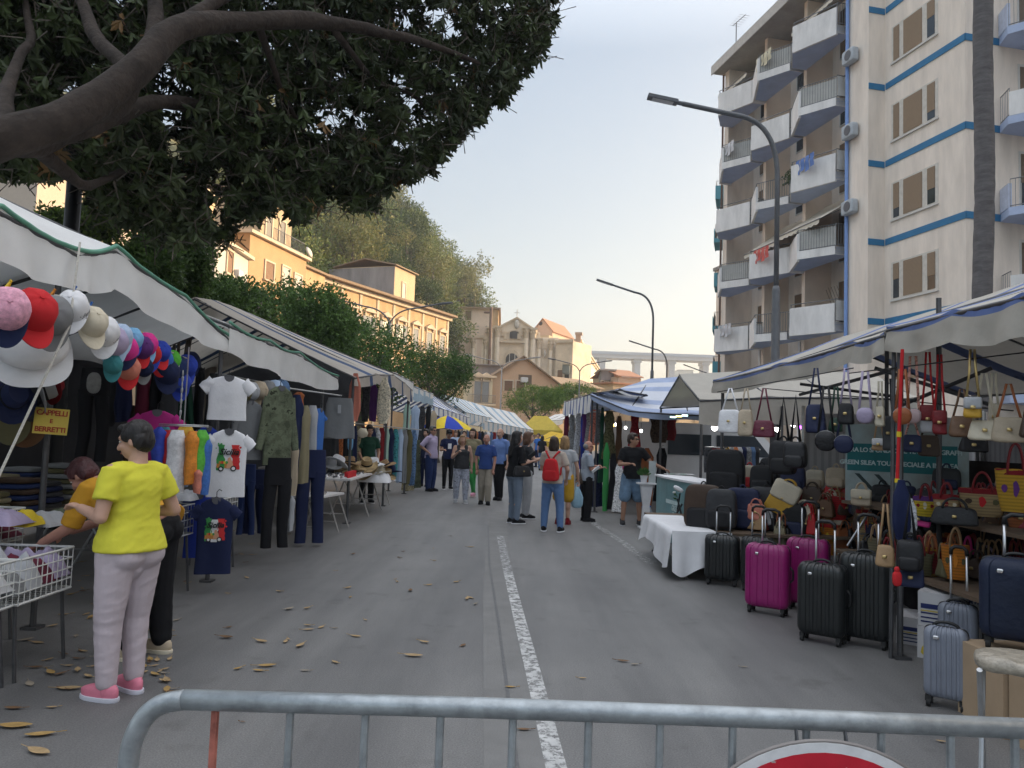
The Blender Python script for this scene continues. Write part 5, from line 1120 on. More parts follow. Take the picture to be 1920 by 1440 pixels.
caps = [  # px, py(centre), d, colour, brim, size in px, rz, label
 (15, 578, 4.15, 'pink', 'navy', 100, 70, 'pink dotted cap with a navy patch at the left end of the rope', dots),
 (58, 586, 4.4, 'red', None, 105, 40, 'plain bright red cap beside the pink dotted one', None),
 (98, 590, 4.75, 'grey', None, 92, 120, 'grey cap next to the red one', None),
 (138, 578, 5.0, 'white', None, 78, 200, 'white cap printed with small crabs, held by a blue peg', flor_w),
 (168, 606, 5.15, 'cream', None, 74, 140, 'cream satin cap beside the crab print cap', None),
 (196, 622, 5.4, 'white', 'white', 72, -40, 'white cap with its peak hanging down, right of the cream one', flor_w),
 (215, 640, 5.6, 'lilac', 'pale blue', 68, -45, 'lilac cap with a pale blue peak', None),
 (226, 632, 5.75, 'pale blue', None, 58, 160, 'pale blue cap behind the lilac one', None),
 (237, 656, 5.9, 'hot pink', 'navy', 60, -50, 'hot pink cap with a dark printed peak', None),
 (247, 636, 6.05, 'sky blue', 'royal blue', 52, 170, 'sky blue cap above the hot pink one', None),
 (262, 652, 6.2, 'purple', 'red', 54, -60, 'purple and red cap in the middle of the children\'s caps', None),
 (272, 646, 6.35, 'hot pink', 'sky blue', 54, 130, 'magenta cap with a sky blue peak', None),
 (283, 664, 6.5, 'red', 'royal blue', 52, -50, 'red cap with a royal blue peak and picture patch', None),
 (297, 660, 6.7, 'royal blue', 'red', 50, 140, 'royal blue cap with a red peak', None),
 (306, 676, 6.85, 'blue', 'red', 50, -50, 'blue cap with a red and white peak', None),
 (320, 674, 7.05, 'bright green', 'white', 46, 120, 'green and white cap near the far end of the rope', None),
 (331, 690, 7.25, 'dark blue', None, 56, 60, 'plain dark blue cap near the chain', None),
 (347, 686, 7.5, 'royal blue', None, 52, 80, 'plain royal blue cap with a white tag', None),
 (358, 680, 7.8, 'navy', None, 48, 100, 'plain navy cap, last at the far end of the rope', None),
 (240, 690, 6.0, 'coral', 'red', 56, -30, 'red and pink patterned cap hanging below the hot pink one', None),
 (268, 688, 6.3, 'navy', 'grey', 44, -20, 'navy cap with a grey bear face hanging in the lower row', None),
 (312, 700, 6.9, 'navy', None, 60, 20, 'dark navy cap hanging below the red peaked caps', None),
 (338, 716, 7.3, 'royal blue', None, 48, 20, 'lowest royal blue cap hanging beside the chain', None),
 (212, 682, 5.6, 'teal', None, 46, 10, 'teal cap peeping out below the lilac peak', None)]
for i, (px, py, d, c, bc, sp_, rz, lab, pat) in enumerate(caps):
    r = random.Random(i); s = sp_*d/FPX/.262
    t = hung_cap(px, py+sp_*.06, d, c, lab, bc, s, R(25+(rz % 50)-10), R(62)+r.uniform(-.25, .25), pat)
    if i < 16 and i % 2 == 0 or i == 3:
        pc = peg_c[i//2 % 5] if i != 3 else 'blue'; q = at(px, py-sp_*.42, d); b = MB()
        for sg in (-1, 1): b.box(q+V((0, sg*.007, .0)), (.012, .008, .075), M.Rotation(R(18)*sg, 3, 'X')@M.Rotation(R(25), 3, 'Y'))
        b.top('clothes_peg', mat('plastic_'+pc, COLS[pc], .4), pc+' plastic clothes peg holding the '+lab.split(' cap')[0].replace('plain ', '')+' cap', 'clothes peg')
# the oversized white display cap
p = at(60, 650, 4.95); t = thing('display_hat', 'huge white novelty cap hanging with its big peak toward the street', 'hat', p, R(58)); t.rotation_euler = (R(74), R(-6), R(34)); t.scale = (.98, .78, .72)
b = MB(); b.lathe([(.20, 0), (.22, .05), (.2, .13), (.13, .19), (.01, .21)], 24); b.part('crown', cc('white'), t, smooth=60)
g = MB(); g.sell((0, -.06, -.02), (.235, .29, .016), .9, .75, 36, 8, fn=lambda q: V((q.x, q.y, q.z-.35*q.x*q.x))); g.part('brim', cc('white'), t, smooth=60)
# darker hats lower down, on hooks inside the stall
for i, (px, py, d, c, s, lab, kd) in enumerate([(20, 745, 5.3, 'navy', 90, 'dark navy brimmed hat hanging at the far left', 0), (50, 740, 5.5, 'charcoal', 90, 'charcoal hat hanging beside the navy one', 0), (75, 730, 5.4, 'grey', 80, 'grey felt hat hanging under the big white cap', 0), (92, 722, 5.6, 'dark red', 66, 'dusty red round hat hanging under the big white cap', 0), (15, 790, 5.6, 'olive', 80, 'olive hat hanging in the second row inside the stall', 0), (48, 800, 5.7, 'brown', 70, 'brown hat hanging in the second row left of the yellow card', 0), (5, 660, 4.9, 'coral', 60, 'faded red cap hanging at the left edge', 1)]):
    p = at(px, py, d); t = thing('hat', lab, 'hat', p, R(40*i)); t.rotation_euler = (R(70), 0, R(60+30*i)); k = s*d/FPX/.34; t.scale = (k, k, k)
    brim_hat(t, cc(c), cc('black')) if not kd else cap(t, cc(c))
# yellow card sign
p = at(96, 790, 5.5); t = thing('card_sign', 'yellow hand lettered card reading cappelli e berretti, hanging on a cord', 'sign', p, R(33)); t.rotation_euler = (0, R(3), R(33))
b = MB(); b.box((0, 0, 0), (.215, .006, .185)); b.part('card', mat('card_yellow', (.55, .42, .08), .8, var=.08), t, smooth=None)
tm = mat('letter_red', (.32, .03, .02), .7); fm = lambda x, y, z: face_mtx((x, y, z), (1, 0, 0), (0, 0, 1))
text('lettering', 'CAPPELLI', fm(0, -.0045, .058), .052, tm, t, bold=.0012, space=.9); text('lettering', 'E', fm(0, -.0045, 0), .04, tm, t, bold=.001); text('lettering', 'BERRETTI', fm(0, -.0045, -.06), .05, tm, t, bold=.0012, space=.9)
b = MB(); b.tube([(-.09, 0, .09), (-.11, .02, .45)], .003, 4); b.tube([(.09, 0, .09), (.03, .02, .45)], .003, 4); b.part('cord', plastic_blk, t)

# ---------------------------------------------------------------- hanging clothes
def hang(kind, px, pyt, pyb, wpx, d, m, label, cat, rz=0, seed=1, group=None, **k):
    """one garment hanging with its top at (px, pyt), bottom at pyb, wpx wide in the photograph"""
    top = at(px, pyt, d); bot = at(px, pyb, d); h = top.z-bot.z; w = wpx*d/FPX; lx = bot.x*.5+top.x*.5
    nm = {'shirt': 't_shirt', 'long': 'jacket', 'trousers': 'trousers', 'skirt': 'skirt', 'dress': 'dress', 'scarf': 'scarf', 'thin': 'garment'}[kind]; nm = k.pop('name', nm)
    t = thing(nm, label, cat, (lx, d, bot.z), rz, group)
    fr = None
    if kind == 'shirt': fr = shirt(t, w*.74, h, m, seed, sleeve=k.pop('sleeve', w*.26), **k)
    elif kind == 'long': fr = shirt(t, w*.8, h, m, seed, long=True, **k)
    elif kind == 'trousers': trousers(t, w, h, m, seed, **k)
    elif kind == 'skirt': drape(t, w, h, m, [(0, .5), (.8, .42), (1, .36)], seed, .014); hanger(t, w*.7, h-.03)
    elif kind == 'dress': drape(t, w, h, m, [(0, .5), (.45, .36), (.62, .27), (.85, .33), (1, .18)], seed, .022); hanger(t, w*.6, h-.02)
    elif kind == 'scarf': drape(t, w, h, m, [(0, .3), (.25, .5), (.7, .45), (1, .18)], seed, .02, 26)
    elif kind == 'thin': drape(t, w, h, m, [(0, .36), (.3, .47), (.6, .4), (.85, .5), (1, .12)], seed, min(.028, w*.16), 34, hd=.075)
    return t, fr, w, h
def print_grid(t, fr, pts, m, nm='print', off=.006, n=1):
    """printed patch: flat outline (x, z) laid on the cloth front"""
    b = MB(); b.prism(pts, lambda x, z, q: (x, fr(x, z)-q, z), 0, off); return b.part(nm, m, t, smooth=None)
ink_g = mat('print_green', (.05, .28, .07), .8); ink_r = mat('print_red', (.58, .03, .03), .8); ink_k = mat('print_black', (.015, .015, .015), .8); ink_o = mat('print_orange', (.55, .22, .05), .8); ink_w = mat('print_white', (.72, .72, .72), .8)
def sicilia(t, fr, h, s=1, flag=True, dark=False):
    r = random.Random(4); z0 = h*.58
    def ragged(x0, x1, za, zb):
        n = 9; return [(x0+r.uniform(-.012, .012)*s, lerp(za, zb, i/n)) for i in range(n+1)]+[(x1+r.uniform(-.012, .012)*s, lerp(zb, za, i/n)) for i in range(n+1)]
    print_grid(t, fr, ragged(-.095*s, -.035*s, z0-.12*s, z0+.13*s), ink_g, off=.004); print_grid(t, fr, ragged(.035*s, .105*s, z0-.11*s, z0+.13*s), ink_r, off=.004)
    if dark: print_grid(t, fr, ragged(-.034*s, .034*s, z0-.13*s, z0+.12*s), ink_w, off=.004)
    for _ in range(9):
        x, z, q = r.uniform(.08, .125)*s, z0+r.uniform(-.1, .13)*s, r.uniform(.005, .012)*s
        print_grid(t, fr, [(x+q*math.cos(a), z+q*math.sin(a)) for a in [i*PI/3 for i in range(6)]], ink_r, off=.005)
        x, z = r.uniform(-.115, -.05)*s, z0+r.uniform(.02, .14)*s; print_grid(t, fr, [(x+q*math.cos(a), z+q*math.sin(a)) for a in [i*PI/3 for i in range(6)]], ink_g, off=.005)
    # little three wheeler loaded with fruit
    for x, z, q, m in ((-.06, -.105, .026, ink_k), (.055, -.10, .028, ink_k), (-.06, -.105, .014, ink_w), (.055, -.10, .017, ink_w)): print_grid(t, fr, [(x*s+q*s*math.cos(a), z0+z*s+q*s*math.sin(a)) for a in [i*PI/6 for i in range(12)]], m, off=.007 if m != ink_w else .009)
    print_grid(t, fr, [(-.1*s, z0-.095*s), (-.01*s, z0-.095*s), (-.005*s, z0-.05*s), (-.1*s, z0-.05*s)], ink_o, off=.006); print_grid(t, fr, [(-.01*s, z0-.1*s), (.055*s, z0-.095*s), (.045*s, z0-.04*s), (.02*s, z0+.01*s), (.0, z0+.0)], mat('print_peach', (.62, .33, .2), .8), off=.0065)
    for i, m in enumerate((ink_g, ink_o, ink_r, mat('print_yellow', (.65, .5, .05), .8), ink_g)): x = (-.09+.02*i)*s; print_grid(t, fr, [(x+.014*s*math.cos(a), z0-.042*s+.014*s*math.sin(a)) for a in [k*PI/4 for k in range(8)]], m, off=.008)
    y = min(fr(x, z0) for x in (-.08, 0, .08))-.014
    text('lettering', 'Sicilia', fm(.005*s, y, z0+.06*s), .082*s, ink_k if not dark else ink_k, t, shear=.35, bold=.002, ext=.003); text('lettering', 'La', fm(-.07*s, y, z0+.115*s), .05*s, ink_g, t, shear=.3, bold=.0015, ext=.003)
G_T = 'T-shirts and tops of the first stall'
fz = R(25)
t, fr, w, h = hang('shirt', 427, 706, 788, 95, 7.75, cc('white'), 'small plain white children\'s T-shirt hanging highest at the awning edge', 'T-shirt', fz, 2, G_T)
t, fr, w, h = hang('shirt', 426, 806, 932, 92, 7.6, cc('white'), 'white T-shirt printed Sicilia with flag splash and three wheeled cart', 'T-shirt', fz, 3, G_T); sicilia(t, fr, h, 1.0)
b = MB(); q = (0, 0)
t, fr, w, h = hang('shirt', 402, 934, 1076, 86, 7.45, cc('navy'), 'navy T-shirt with a Sicilia flag print, hanging lowest near the road', 'T-shirt', R(18), 5, G_T); sicilia(t, fr, h, .85, dark=True)
hang('shirt', 372, 925, 1045, 66, 7.7, cc('royal blue'), 'royal blue T-shirt half behind the navy one', 'T-shirt', fz, 6, G_T)
hang('shirt', 292, 770, 880, 92, 7.0, cc('magenta'), 'magenta V-neck T-shirt hanging behind the woman in yellow', 'T-shirt', R(20), 7, G_T)
hang('shirt', 386, 800, 900, 60, 7.9, cc('royal blue'), 'blue and white T-shirt just behind the white Sicilia one', 'T-shirt', R(50), 8, G_T, sl_m=cc('royal blue'))
for i, (px, py0, py1, wp, c, lab) in enumerate([(297, 800, 868, 26, 'royal blue', 'royal blue printed child top on the ring hanger'), (313, 806, 880, 24, 'red', 'red child top on the ring hanger'), (306, 800, 870, 18, 'teal', 'teal child top behind the blue and red ones'), (329, 806, 925, 26, 'white', 'white child top with grey print on the ring hanger'), (346, 800, 872, 22, 'mustard', 'mustard child top at the back of the ring hanger'), (340, 818, 915, 20, 'pale blue', 'pale white and blue child top beside the orange one'), (361, 808, 908, 28, 'orange', 'orange child top with pale print on the ring hanger'), (377, 806, 890, 22, 'bright green', 'bright green child top on the ring hanger'), (386, 820, 925, 18, 'blue', 'blue child top right of the green one'), (370, 880, 925, 16, 'coral', 'coral fringe below the orange child top')]):
    hang('thin', px, py0, py1, wp, 6.75+.05*(i % 3), mat('top_print_'+c, COLS[c], .75, var=.25, scale=30), lab, 'child top', R(30+20*i), 10+i, 'children\'s tops on the ring hanger', name='child_top')
p = at(345, 799, 6.78); b = MB()
for rr, z in ((.2, 0), (.2, .012), (.12, .01)): b.tube([p+V((rr*math.cos(a), rr*math.sin(a), z)) for a in [2*PI*i/24 for i in range(25)]], .004, 5)
for k in range(4): b.tube([p, p+V((.2*math.cos(k*PI/2), .2*math.sin(k*PI/2), 0))], .003, 4)
b.tube([p, p+V((0, 0, .7))], .006, 5); b.top('ring_hanger', steel, 'round wire ring hanger carrying children\'s tops', 'hanger')
b = MB(); p = at(343, 700, 6.8)
for k in range(9): b.sell(p-V((0, 0, .05*k)), (.012, .006, .03) if k % 2 else (.006, .012, .03), 1, 1, 8, 6)
b.top('chain', [steel], 'hanging steel chain above the ring hanger', 'chain', smooth=True)
G_D = 'dark clothes at the back of the first stall'
for i, (k, px, a, c, wp, d, m, lab, cat) in enumerate([
    ('trousers', 175, 690, 865, 52, 7.4, cc('black'), 'black tracksuit trousers hanging behind the women with a grey skull badge above', 'trousers'), ('thin', 232, 690, 790, 34, 7.8, cc('navy'), 'navy hooded top hanging at the back left of the maroon one', 'jacket'), ('thin', 268, 690, 800, 24, 7.9, cc('maroon'), 'maroon scarf hanging at the back', 'scarf'),
    ('thin', 288, 685, 790, 30, 8.0, cc('black'), 'black jacket hanging between the maroon scarf and the chain', 'jacket'), ('thin', 318, 690, 800, 36, 8.0, cc('charcoal'), 'charcoal jacket hanging behind the chain', 'jacket'), ('thin', 250, 760, 900, 40, 8.1, cc('dark brown'), 'dark brown trousers hanging behind the woman in yellow', 'trousers'),
    ('long', 372, 690, 830, 46, 8.4, cc('black'), 'black jacket hanging inside, left of the small white T-shirt', 'jacket'), ('thin', 398, 700, 850, 30, 8.6, cc('charcoal'), 'dark olive coat hanging behind the small white T-shirt', 'coat'), ('long', 342, 700, 820, 40, 8.3, cc('dark green'), 'dark green jacket hanging behind the ring hanger', 'jacket'), ('thin', 205, 700, 800, 30, 8.0, cc('charcoal'), 'charcoal trousers hanging right of the black tracksuit', 'trousers')]):
    hang(k, px, a, c, wp, d, m, lab, cat, R(20+17*i), 30+i, G_D, name=cat.replace('-', '_'))
p = at(176, 718, 7.25); b = MB(); b.sell(p, (.062, .012, .10), .8, .8, 16, 12, rot=M.Rotation(R(22), 3, 'Z')); sk = b.top('skull_badge', mat('skull_grey', (.20, .20, .19), .8, var=.25, scale=20), 'grey skull print on the black hanging top', 'badge')
G_J = 'clothes hanging at the second white awning'
for i, (k, px, a, c, wp, d, m, lab, cat, rz) in enumerate([
    ('long', 466, 752, 862, 62, 8.9, cc('grey'), 'grey sweater hanging beside the printed T-shirts', 'sweater', 30), ('long', 522, 725, 872, 70, 9.0, cc('olive', 'camo'), 'camouflage jacket hanging above black trousers', 'jacket', 45), ('trousers', 518, 858, 1027, 50, 9.0, cc('black'), 'black trousers hanging to the ground under the camouflage jacket', 'trousers', 30),
    ('trousers', 478, 880, 1000, 46, 9.6, cc('navy'), 'navy jeans hanging behind the black trousers', 'trousers', 20), ('trousers', 462, 870, 1002, 30, 9.4, cc('dark blue'), 'dark blue trousers hanging left of the navy jeans', 'trousers', 20), ('thin', 553, 740, 900, 28, 10.2, cc('navy'), 'navy jacket hanging right of the camouflage one', 'jacket', 60), ('thin', 568, 760, 905, 28, 10.3, cc('khaki'), 'khaki overshirt hanging between the navy jacket and the blue shirt', 'shirt', 60),
    ('thin', 550, 830, 930, 16, 10.0, cc('beige'), 'beige trousers hanging behind the camouflage jacket', 'trousers', 40), ('thin', 584, 760, 870, 18, 10.6, cc('pale grey'), 'pale grey shirt edge-on beside the blue shirt', 'shirt', 70), ('shirt', 597, 766, 870, 36, 10.8, cc('blue'), 'bright blue shirt hanging edge-on beside the grey skirt', 'shirt', 62), ('trousers', 582, 843, 1018, 54, 10.6, cc('navy'), 'long navy trousers hanging to the ground at the corner of the stall', 'trousers', 28),
    ('skirt', 636, 746, 822, 60, 11.9, cc('grey'), 'grey pencil skirt with a white tag', 'skirt', 10), ('thin', 534, 880, 990, 20, 9.6, cc('charcoal'), 'charcoal leggings hanging between black and navy trousers', 'trousers', 30), ('thin', 545, 930, 995, 14, 9.9, cc('pale grey'), 'short pale grey trousers peeping out near the ground', 'trousers', 30), ('thin', 600, 850, 905, 18, 11.0, cc('blue'), 'blue trousers below the bright blue shirt', 'trousers', 40), ('thin', 560, 735, 770, 20, 10.4, cc('rust'), 'rust coloured scarf under the second awning', 'scarf', 40)]):
    t, fr, w, h = hang(k, px, a, c, wp, d, m, lab, cat, R(rz), 50+i, G_J, name=cat)
    if k == 'skirt': b = MB(); b.box((0, -.075, h*.72), (.05, .003, .13)); b.part('price_tag', cc('pale grey'), t, smooth=None)
for i, (px, d, c) in enumerate([(450, 8.8, 'olive'), (464, 9.0, 'pale grey'), (480, 9.2, 'beige'), (496, 9.4, 'grey'), (510, 9.6, 'pale blue'), (522, 9.9, 'denim')]):
    p = at(px, 737-i*1.5, d); t = thing('cap', c+' knitted flat cap in the row of caps under the second awning', 'cap', p, R(70+6*i), 'caps in a row under the second awning'); t.rotation_euler = (R(75), 0, R(60+6*i)); cap(t, cc(c)); t.scale = (1.1,)*3
for i, (a, b_) in enumerate([((405, 700, 8.6), (545, 728, 10)), ((540, 728, 9.9), (640, 742, 12))]): rail('clothes_rail', ['steel clothes rail under the edge of the second white awning', 'steel clothes rail above the blue shirt and grey skirt'][i], at(*a), at(*b_), .012)
# ---------------------------------------------------------------- baskets, folded piles and boxes under the first awning
bt = [('long white wire basket of crumpled clothes at the left edge by the road', -3.22, 4.25, .95, .5, .27, .47), ('white wire basket beside the woman in yellow, heaped with grey clothes', -3.2, 5.03, .56, .5, .27, .47), ('wire basket with a pink and mint bag, behind the front baskets', -3.85, 5.1, 1.3, .55, .3, .64), ('grey wire basket behind the woman in yellow', -3.3, 7.2, .7, .5, .28, .55), ('white wire basket beside the navy T-shirt', -3.35, 8.5, .8, .5, .25, .55)]
cols_b = [['white', 'beige', 'pale grey', 'white'], ['grey', 'pale grey', 'maroon', 'lilac'], ['mint', 'pink', 'pale grey', 'white', 'maroon'], ['pale grey', 'grey', 'navy'], ['cream', 'navy', 'grey']]
for i, (lab, x, y, wy, wx, h, z) in enumerate(bt):
    t = thing('wire_basket', lab, 'basket', (x, y, z), R(90), 'wire baskets of the first stall'); wire_basket(t, wy, wx, h, wire_w if i != 3 else steel, 16 if wy > .9 else 10, z)
    for k, c in enumerate(cols_b[i]):
        n = len(cols_b[i]); m = cc(c) if k % 2 else mat('print_heap_'+c, COLS[c], .85, var=.4, scale=14); b = crumple(wx*.95, wy/n*1.5, h*.8+.05*(k % 2), i*5+k); b.xf(M.Translation((x, y-wy/2+wy*(k+.5)/n, z+.05+.012*k)))
        b.top('folded_garment', m, c+' crumpled garment in the '+['long front', 'second front', 'back', 'grey', 'far white'][i]+' wire basket'+(', at its far end' if k == n-1 else (', at its near end' if k == 0 else '')), 'clothes', 'garments heaped in the wire baskets', smooth=True)
t = thing('table', 'dark clothes table under the first awning, piled with folded trousers', 'table', (-4.7, 6.2, 0), R(90)); trestle(t, 4.6, 1.0, .78, mat('table_dark', (.05, .045, .04), .8))
t = thing('table', 'second dark clothes table behind the printed T-shirts', 'table', (-4.3, 10.2, 0), R(90)); trestle(t, 3.4, 1.0, .8, mat('table_dark', ()))
pr = random.Random(12); names = ['charcoal', 'olive', 'dark brown', 'navy', 'grey', 'black', 'khaki', 'dark blue']
for i in range(22):
    y = 4.3+(i % 11)*.38; x = -4.42 if i < 11 else -4.85; n = pr.randint(4, 8); c = names[i % 8]; b = MB()
    for k in range(n): b.sell((x+pr.uniform(-.02, .02), y+pr.uniform(-.015, .015), .795+.05*k), (.16, .14, .026), .45, .35, 20, 8, mi=k % 2)
    for s_ in range(len(b.v)): pass
    b.top('folded_clothes', [cc(c), cc(names[(i+3) % 8])], f'folded {c} and {names[(i+3)%8]} trousers, {"near" if i % 11 < 6 else "far"} half, {"front" if i < 11 else "back"} row of the dark table', 'clothes pile', 'piles of folded trousers on the dark table')
for i, (px, py, d, c, lab) in enumerate([(42, 967, 5.5, 'yellow', 'yellow folded T-shirt on top of the dark piles'), (10, 965, 5.3, 'lilac', 'pale lilac folded cloth beside the yellow one'), (85, 968, 5.7, 'pale grey', 'pale grey cap lying on the dark piles'), (115, 965, 5.9, 'olive', 'camouflage cloth lying beside the pale grey cap'), (345, 925, 7.6, 'pale grey', 'pale grey folded cloth behind the ring hanger'), (365, 938, 7.9, 'grey', 'grey folded cloth on the basket near the navy T-shirt')]):
    p = at(px, py, d); b = crumple(.26, .3, .12, 40+i); b.xf(M.Translation(p-V((0, 0, .06)))); b.top('folded_garment', cc(c, 'camo') if c == 'olive' else cc(c), lab, 'clothes', smooth=True)
# tarpaulin walls at the back of the first stalls, with bright gaps between
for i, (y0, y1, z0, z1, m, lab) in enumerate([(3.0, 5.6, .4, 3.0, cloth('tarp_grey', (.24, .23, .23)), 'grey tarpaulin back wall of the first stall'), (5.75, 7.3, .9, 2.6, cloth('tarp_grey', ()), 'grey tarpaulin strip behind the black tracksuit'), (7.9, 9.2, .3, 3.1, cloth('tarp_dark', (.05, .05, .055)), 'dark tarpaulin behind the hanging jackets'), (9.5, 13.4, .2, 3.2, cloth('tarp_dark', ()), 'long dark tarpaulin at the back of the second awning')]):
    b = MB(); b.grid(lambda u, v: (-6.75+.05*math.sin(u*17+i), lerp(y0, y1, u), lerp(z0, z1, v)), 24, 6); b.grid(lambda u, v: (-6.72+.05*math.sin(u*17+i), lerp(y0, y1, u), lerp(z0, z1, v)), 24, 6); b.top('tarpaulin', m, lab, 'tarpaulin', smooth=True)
b = MB(); b.grid(lambda u, v: (lerp(-9.2, -4.2, u), 20.6+.06*math.sin(u*23), lerp(.3, 3.5, v)), 24, 6); b.grid(lambda u, v: (lerp(-9.2, -4.2, u), 20.63+.06*math.sin(u*23), lerp(.3, 3.5, v)), 24, 6); b.top('tarpaulin', cloth('tarp_dark', ()), 'added dark tarpaulin darkening the open far end of the hat stall', 'tarpaulin', smooth=True)  # dark sheet added to hide the sunlit wall beyond the gap
# parked white van behind the stall, seen through the gaps
vx = thing('van', 'white van parked behind the left stalls, seen through the gaps', 'van', (-9.0, 9.8, 0), 0)
b = MB(); prof = [(-2.4, .35), (-2.45, .9), (-2.3, 1.25), (-1.6, 1.95), (-1.2, 2.1), (2.3, 2.1), (2.45, 1.9), (2.45, .35)]; b.prism(prof, lambda y, z, x: (x*(1-.06*max(0, z-1)), y, z), -.92, .92); b.part('body', mat('van_white', (.70, .70, .70), .3, var=.03, spec=.6), vx, smooth=None)
for sx in (-1, 1):
    for y in (-1.6, 1.5): b = MB(); b.tube([(sx*.95-.09, y, .33), (sx*.95+.09, y, .33)], .33, 18); w_ = b.part('wheel', blk_rub, vx); b = MB(); b.tube([(sx*1.05, y, .33), (sx*1.056, y, .33)], .19, 14); b.part('rim', steel, w_)
    b = MB(); b.prism([(-1.95, 1.25), (-1.5, 1.8), (-.5, 1.8), (-.5, 1.25)], lambda y, z, x: (x, y, z), sx*.89, sx*.925); b.prism([(-.35, 1.25), (-.35, 1.8), (.8, 1.8), (.8, 1.25)], lambda y, z, x: (x, y, z), sx*.89, sx*.925); b.part('window', glass_dk, vx, smooth=None)

# ---------------------------------------------------------------- straw hat and sunglasses stall
def tri_table(label, x, y, w, d, h, m, rz=R(90)): t = thing('table', label, 'table', (x, y, 0), rz); trestle(t, w, d, h, m, mat('leg_pale', (.36, .34, .32), .6)); return t
wt = cloth('table_white', (.60, .58, .57))
tri_table('low folding table of bracelets at the corner of the hat stall', -2.95, 11.7, 1.0, .6, .62, wt, R(80)); tri_table('white folding table of sunglasses in front of the straw hats', -2.95, 13.6, 2.0, .75, .8, wt); tri_table('grey folding table heaped with straw hats', -3.75, 14.9, 3.6, 1.0, .92, mat('table_grey', (.28, .26, .25), .8))
tri_table('short folding table at the far corner of the hat stall', -2.9, 16.3, 1.3, .7, .78, wt)
hr = random.Random(3)
for i, (px, py, k, c, lab) in enumerate([(620, 868, 'm', 'grey', 'dark flat caps in a low pile at the left of the hats'), (632, 862, 'h', 'white', 'white trilby with a black band on the hats'), (640, 877, 'h', 'straw', 'stack of straw hats below the white trilby'), (655, 864, 'h', 'tan', 'tall tan straw hat in the middle of the table'), (664, 876, 'h', 'straw', 'big straw hat right of the tall tan one'), (688, 866, 'h', 'straw', 'straw hat with black band behind the pole'), (690, 880, 'h', 'straw', 'flat straw hat with black band leaning at the front'), (700, 866, 'h', 'white', 'white sun hat beside the straw hats'), (712, 880, 'h', 'cream', 'cream knitted hat in the front row'), (722, 870, 'h', 'tan', 'tan round straw hat at the far end'), (732, 880, 'h', 'navy', 'navy and white cap hat at the end of the table'), (648, 884, 'h', 'tan', 'tan straw hat lowest at the front of the pile'), (676, 886, 'h', 'straw', 'wide straw hat lying flat at the front'), (722, 884, 'h', 'straw', 'small straw hat beside the cream knitted one')]):
    d = 13.7+(px-610)*.016; p = at(px, py, d)
    n = 3 if 'stack' in lab else 1
    t = thing('straw_hat' if c in ('straw', 'tan') else 'hat', lab, 'hat', p-V((0, 0, .06)), hr.uniform(0, 6), 'hats on the straw hat table'); t.rotation_euler = (hr.uniform(-.5, .3), hr.uniform(-.3, .3), hr.uniform(0, 6)); brim_hat(t, cc(c, 'straw') if c in ('straw', 'tan', 'cream') else cc(c), cc('black') if i % 2 else None); t.scale = (1.25,)*3
G_S = 'sunglasses and bracelets on the white table'
for i in range(44):
    y = 12.75+(i % 11)*.165; x = -3.2+(i//11)*.16; b = MB()
    if i % 3: # folded sunglasses
        for s in (-1, 1): b.sell((x, y+s*.035, .825), (.012, .03, .022), .8, .8, 10, 6, mi=0)
        b.tube([(x, y-.065, .83), (x-.1, y-.06, .81)], .004, 4, 1); b.tube([(x, y+.065, .83), (x-.1, y+.06, .81)], .004, 4, 1)
        b.top('sunglasses', [glass_dk, chrome], 'pair of folded sunglasses lying on the white table by the straw hats', 'sunglasses', G_S)
    else:
        b.tube([(x+.045*math.cos(a), y+.045*math.sin(a), .81+.01*math.sin(a*3)) for a in [2*PI*j/14 for j in range(15)]], .012, 6, 0); b.top('bracelet', [[chrome, cc('red'), cc('blue')][i % 3 if i % 2 else 0]], 'shiny bracelet on the white table by the straw hats', 'bracelet', 'bracelets on the white table')
b = MB(); b.bb(-2.72, -2.66, 12.8, 13.5, .80, .9); b.top('display_box', cc('red'), 'red display box at the near edge of the sunglasses table', 'box', smooth=None)
for i in range(10):
    b = MB(); x = -3.05+(i % 4)*.09; y = 11.45+(i//4)*.2; b.tube([(x+.04*math.cos(a), y+.04*math.sin(a), .64+.015*math.sin(2*a+i)) for a in [2*PI*j/12 for j in range(13)]], .014, 6); b.top('bracelet', chrome, 'silver bracelet on the low corner table', 'bracelet', 'silver bracelets on the low corner table')
b = crumple(.6, 1.0, .3, 77); b.xf(M.Translation((-2.62, 15.5, .6))); b.top('cloth', cc('white'), 'crumpled white table cover hanging off the far hat table', 'cloth', smooth=True)
hang('scarf', 665, 700, 790, 24, 13.4, cc('coral'), 'coral fringed scarf hanging at the striped awning', 'scarf', 0, 81); hang('scarf', 720, 708, 795, 26, 15.2, cc('cream', 'floral'), 'cream patterned scarf knotted at the awning front', 'scarf', 0, 82)
G_R = 'dresses packed on the rail of the hat stall'
rail('clothes_rail', 'steel rail packed with dresses behind the boy in the hat stall', at(628, 790, 15.8), at(790, 806, 20.5), .012)
cr_ = ['charcoal', 'rust', 'black', 'dark green', 'navy', 'khaki', 'maroon', 'grey', 'navy', 'pale grey', 'dark red', 'mint', 'navy', 'teal', 'pale blue', 'grey', 'olive', 'denim']
for i, c in enumerate(cr_):
    px = 628+i*8.6; d = 15.8+i*.26; hang('thin', px, 796+i*.6, 872+i*2.2, 15, d, cc(c, 'floral') if i % 4 == 1 else cc(c), f'{c} dress on the packed rail, {"next to the " + cr_[i-1] + " one" if i else "at its near end"}', 'dress', R(60), 90+i, G_R, name='dress')
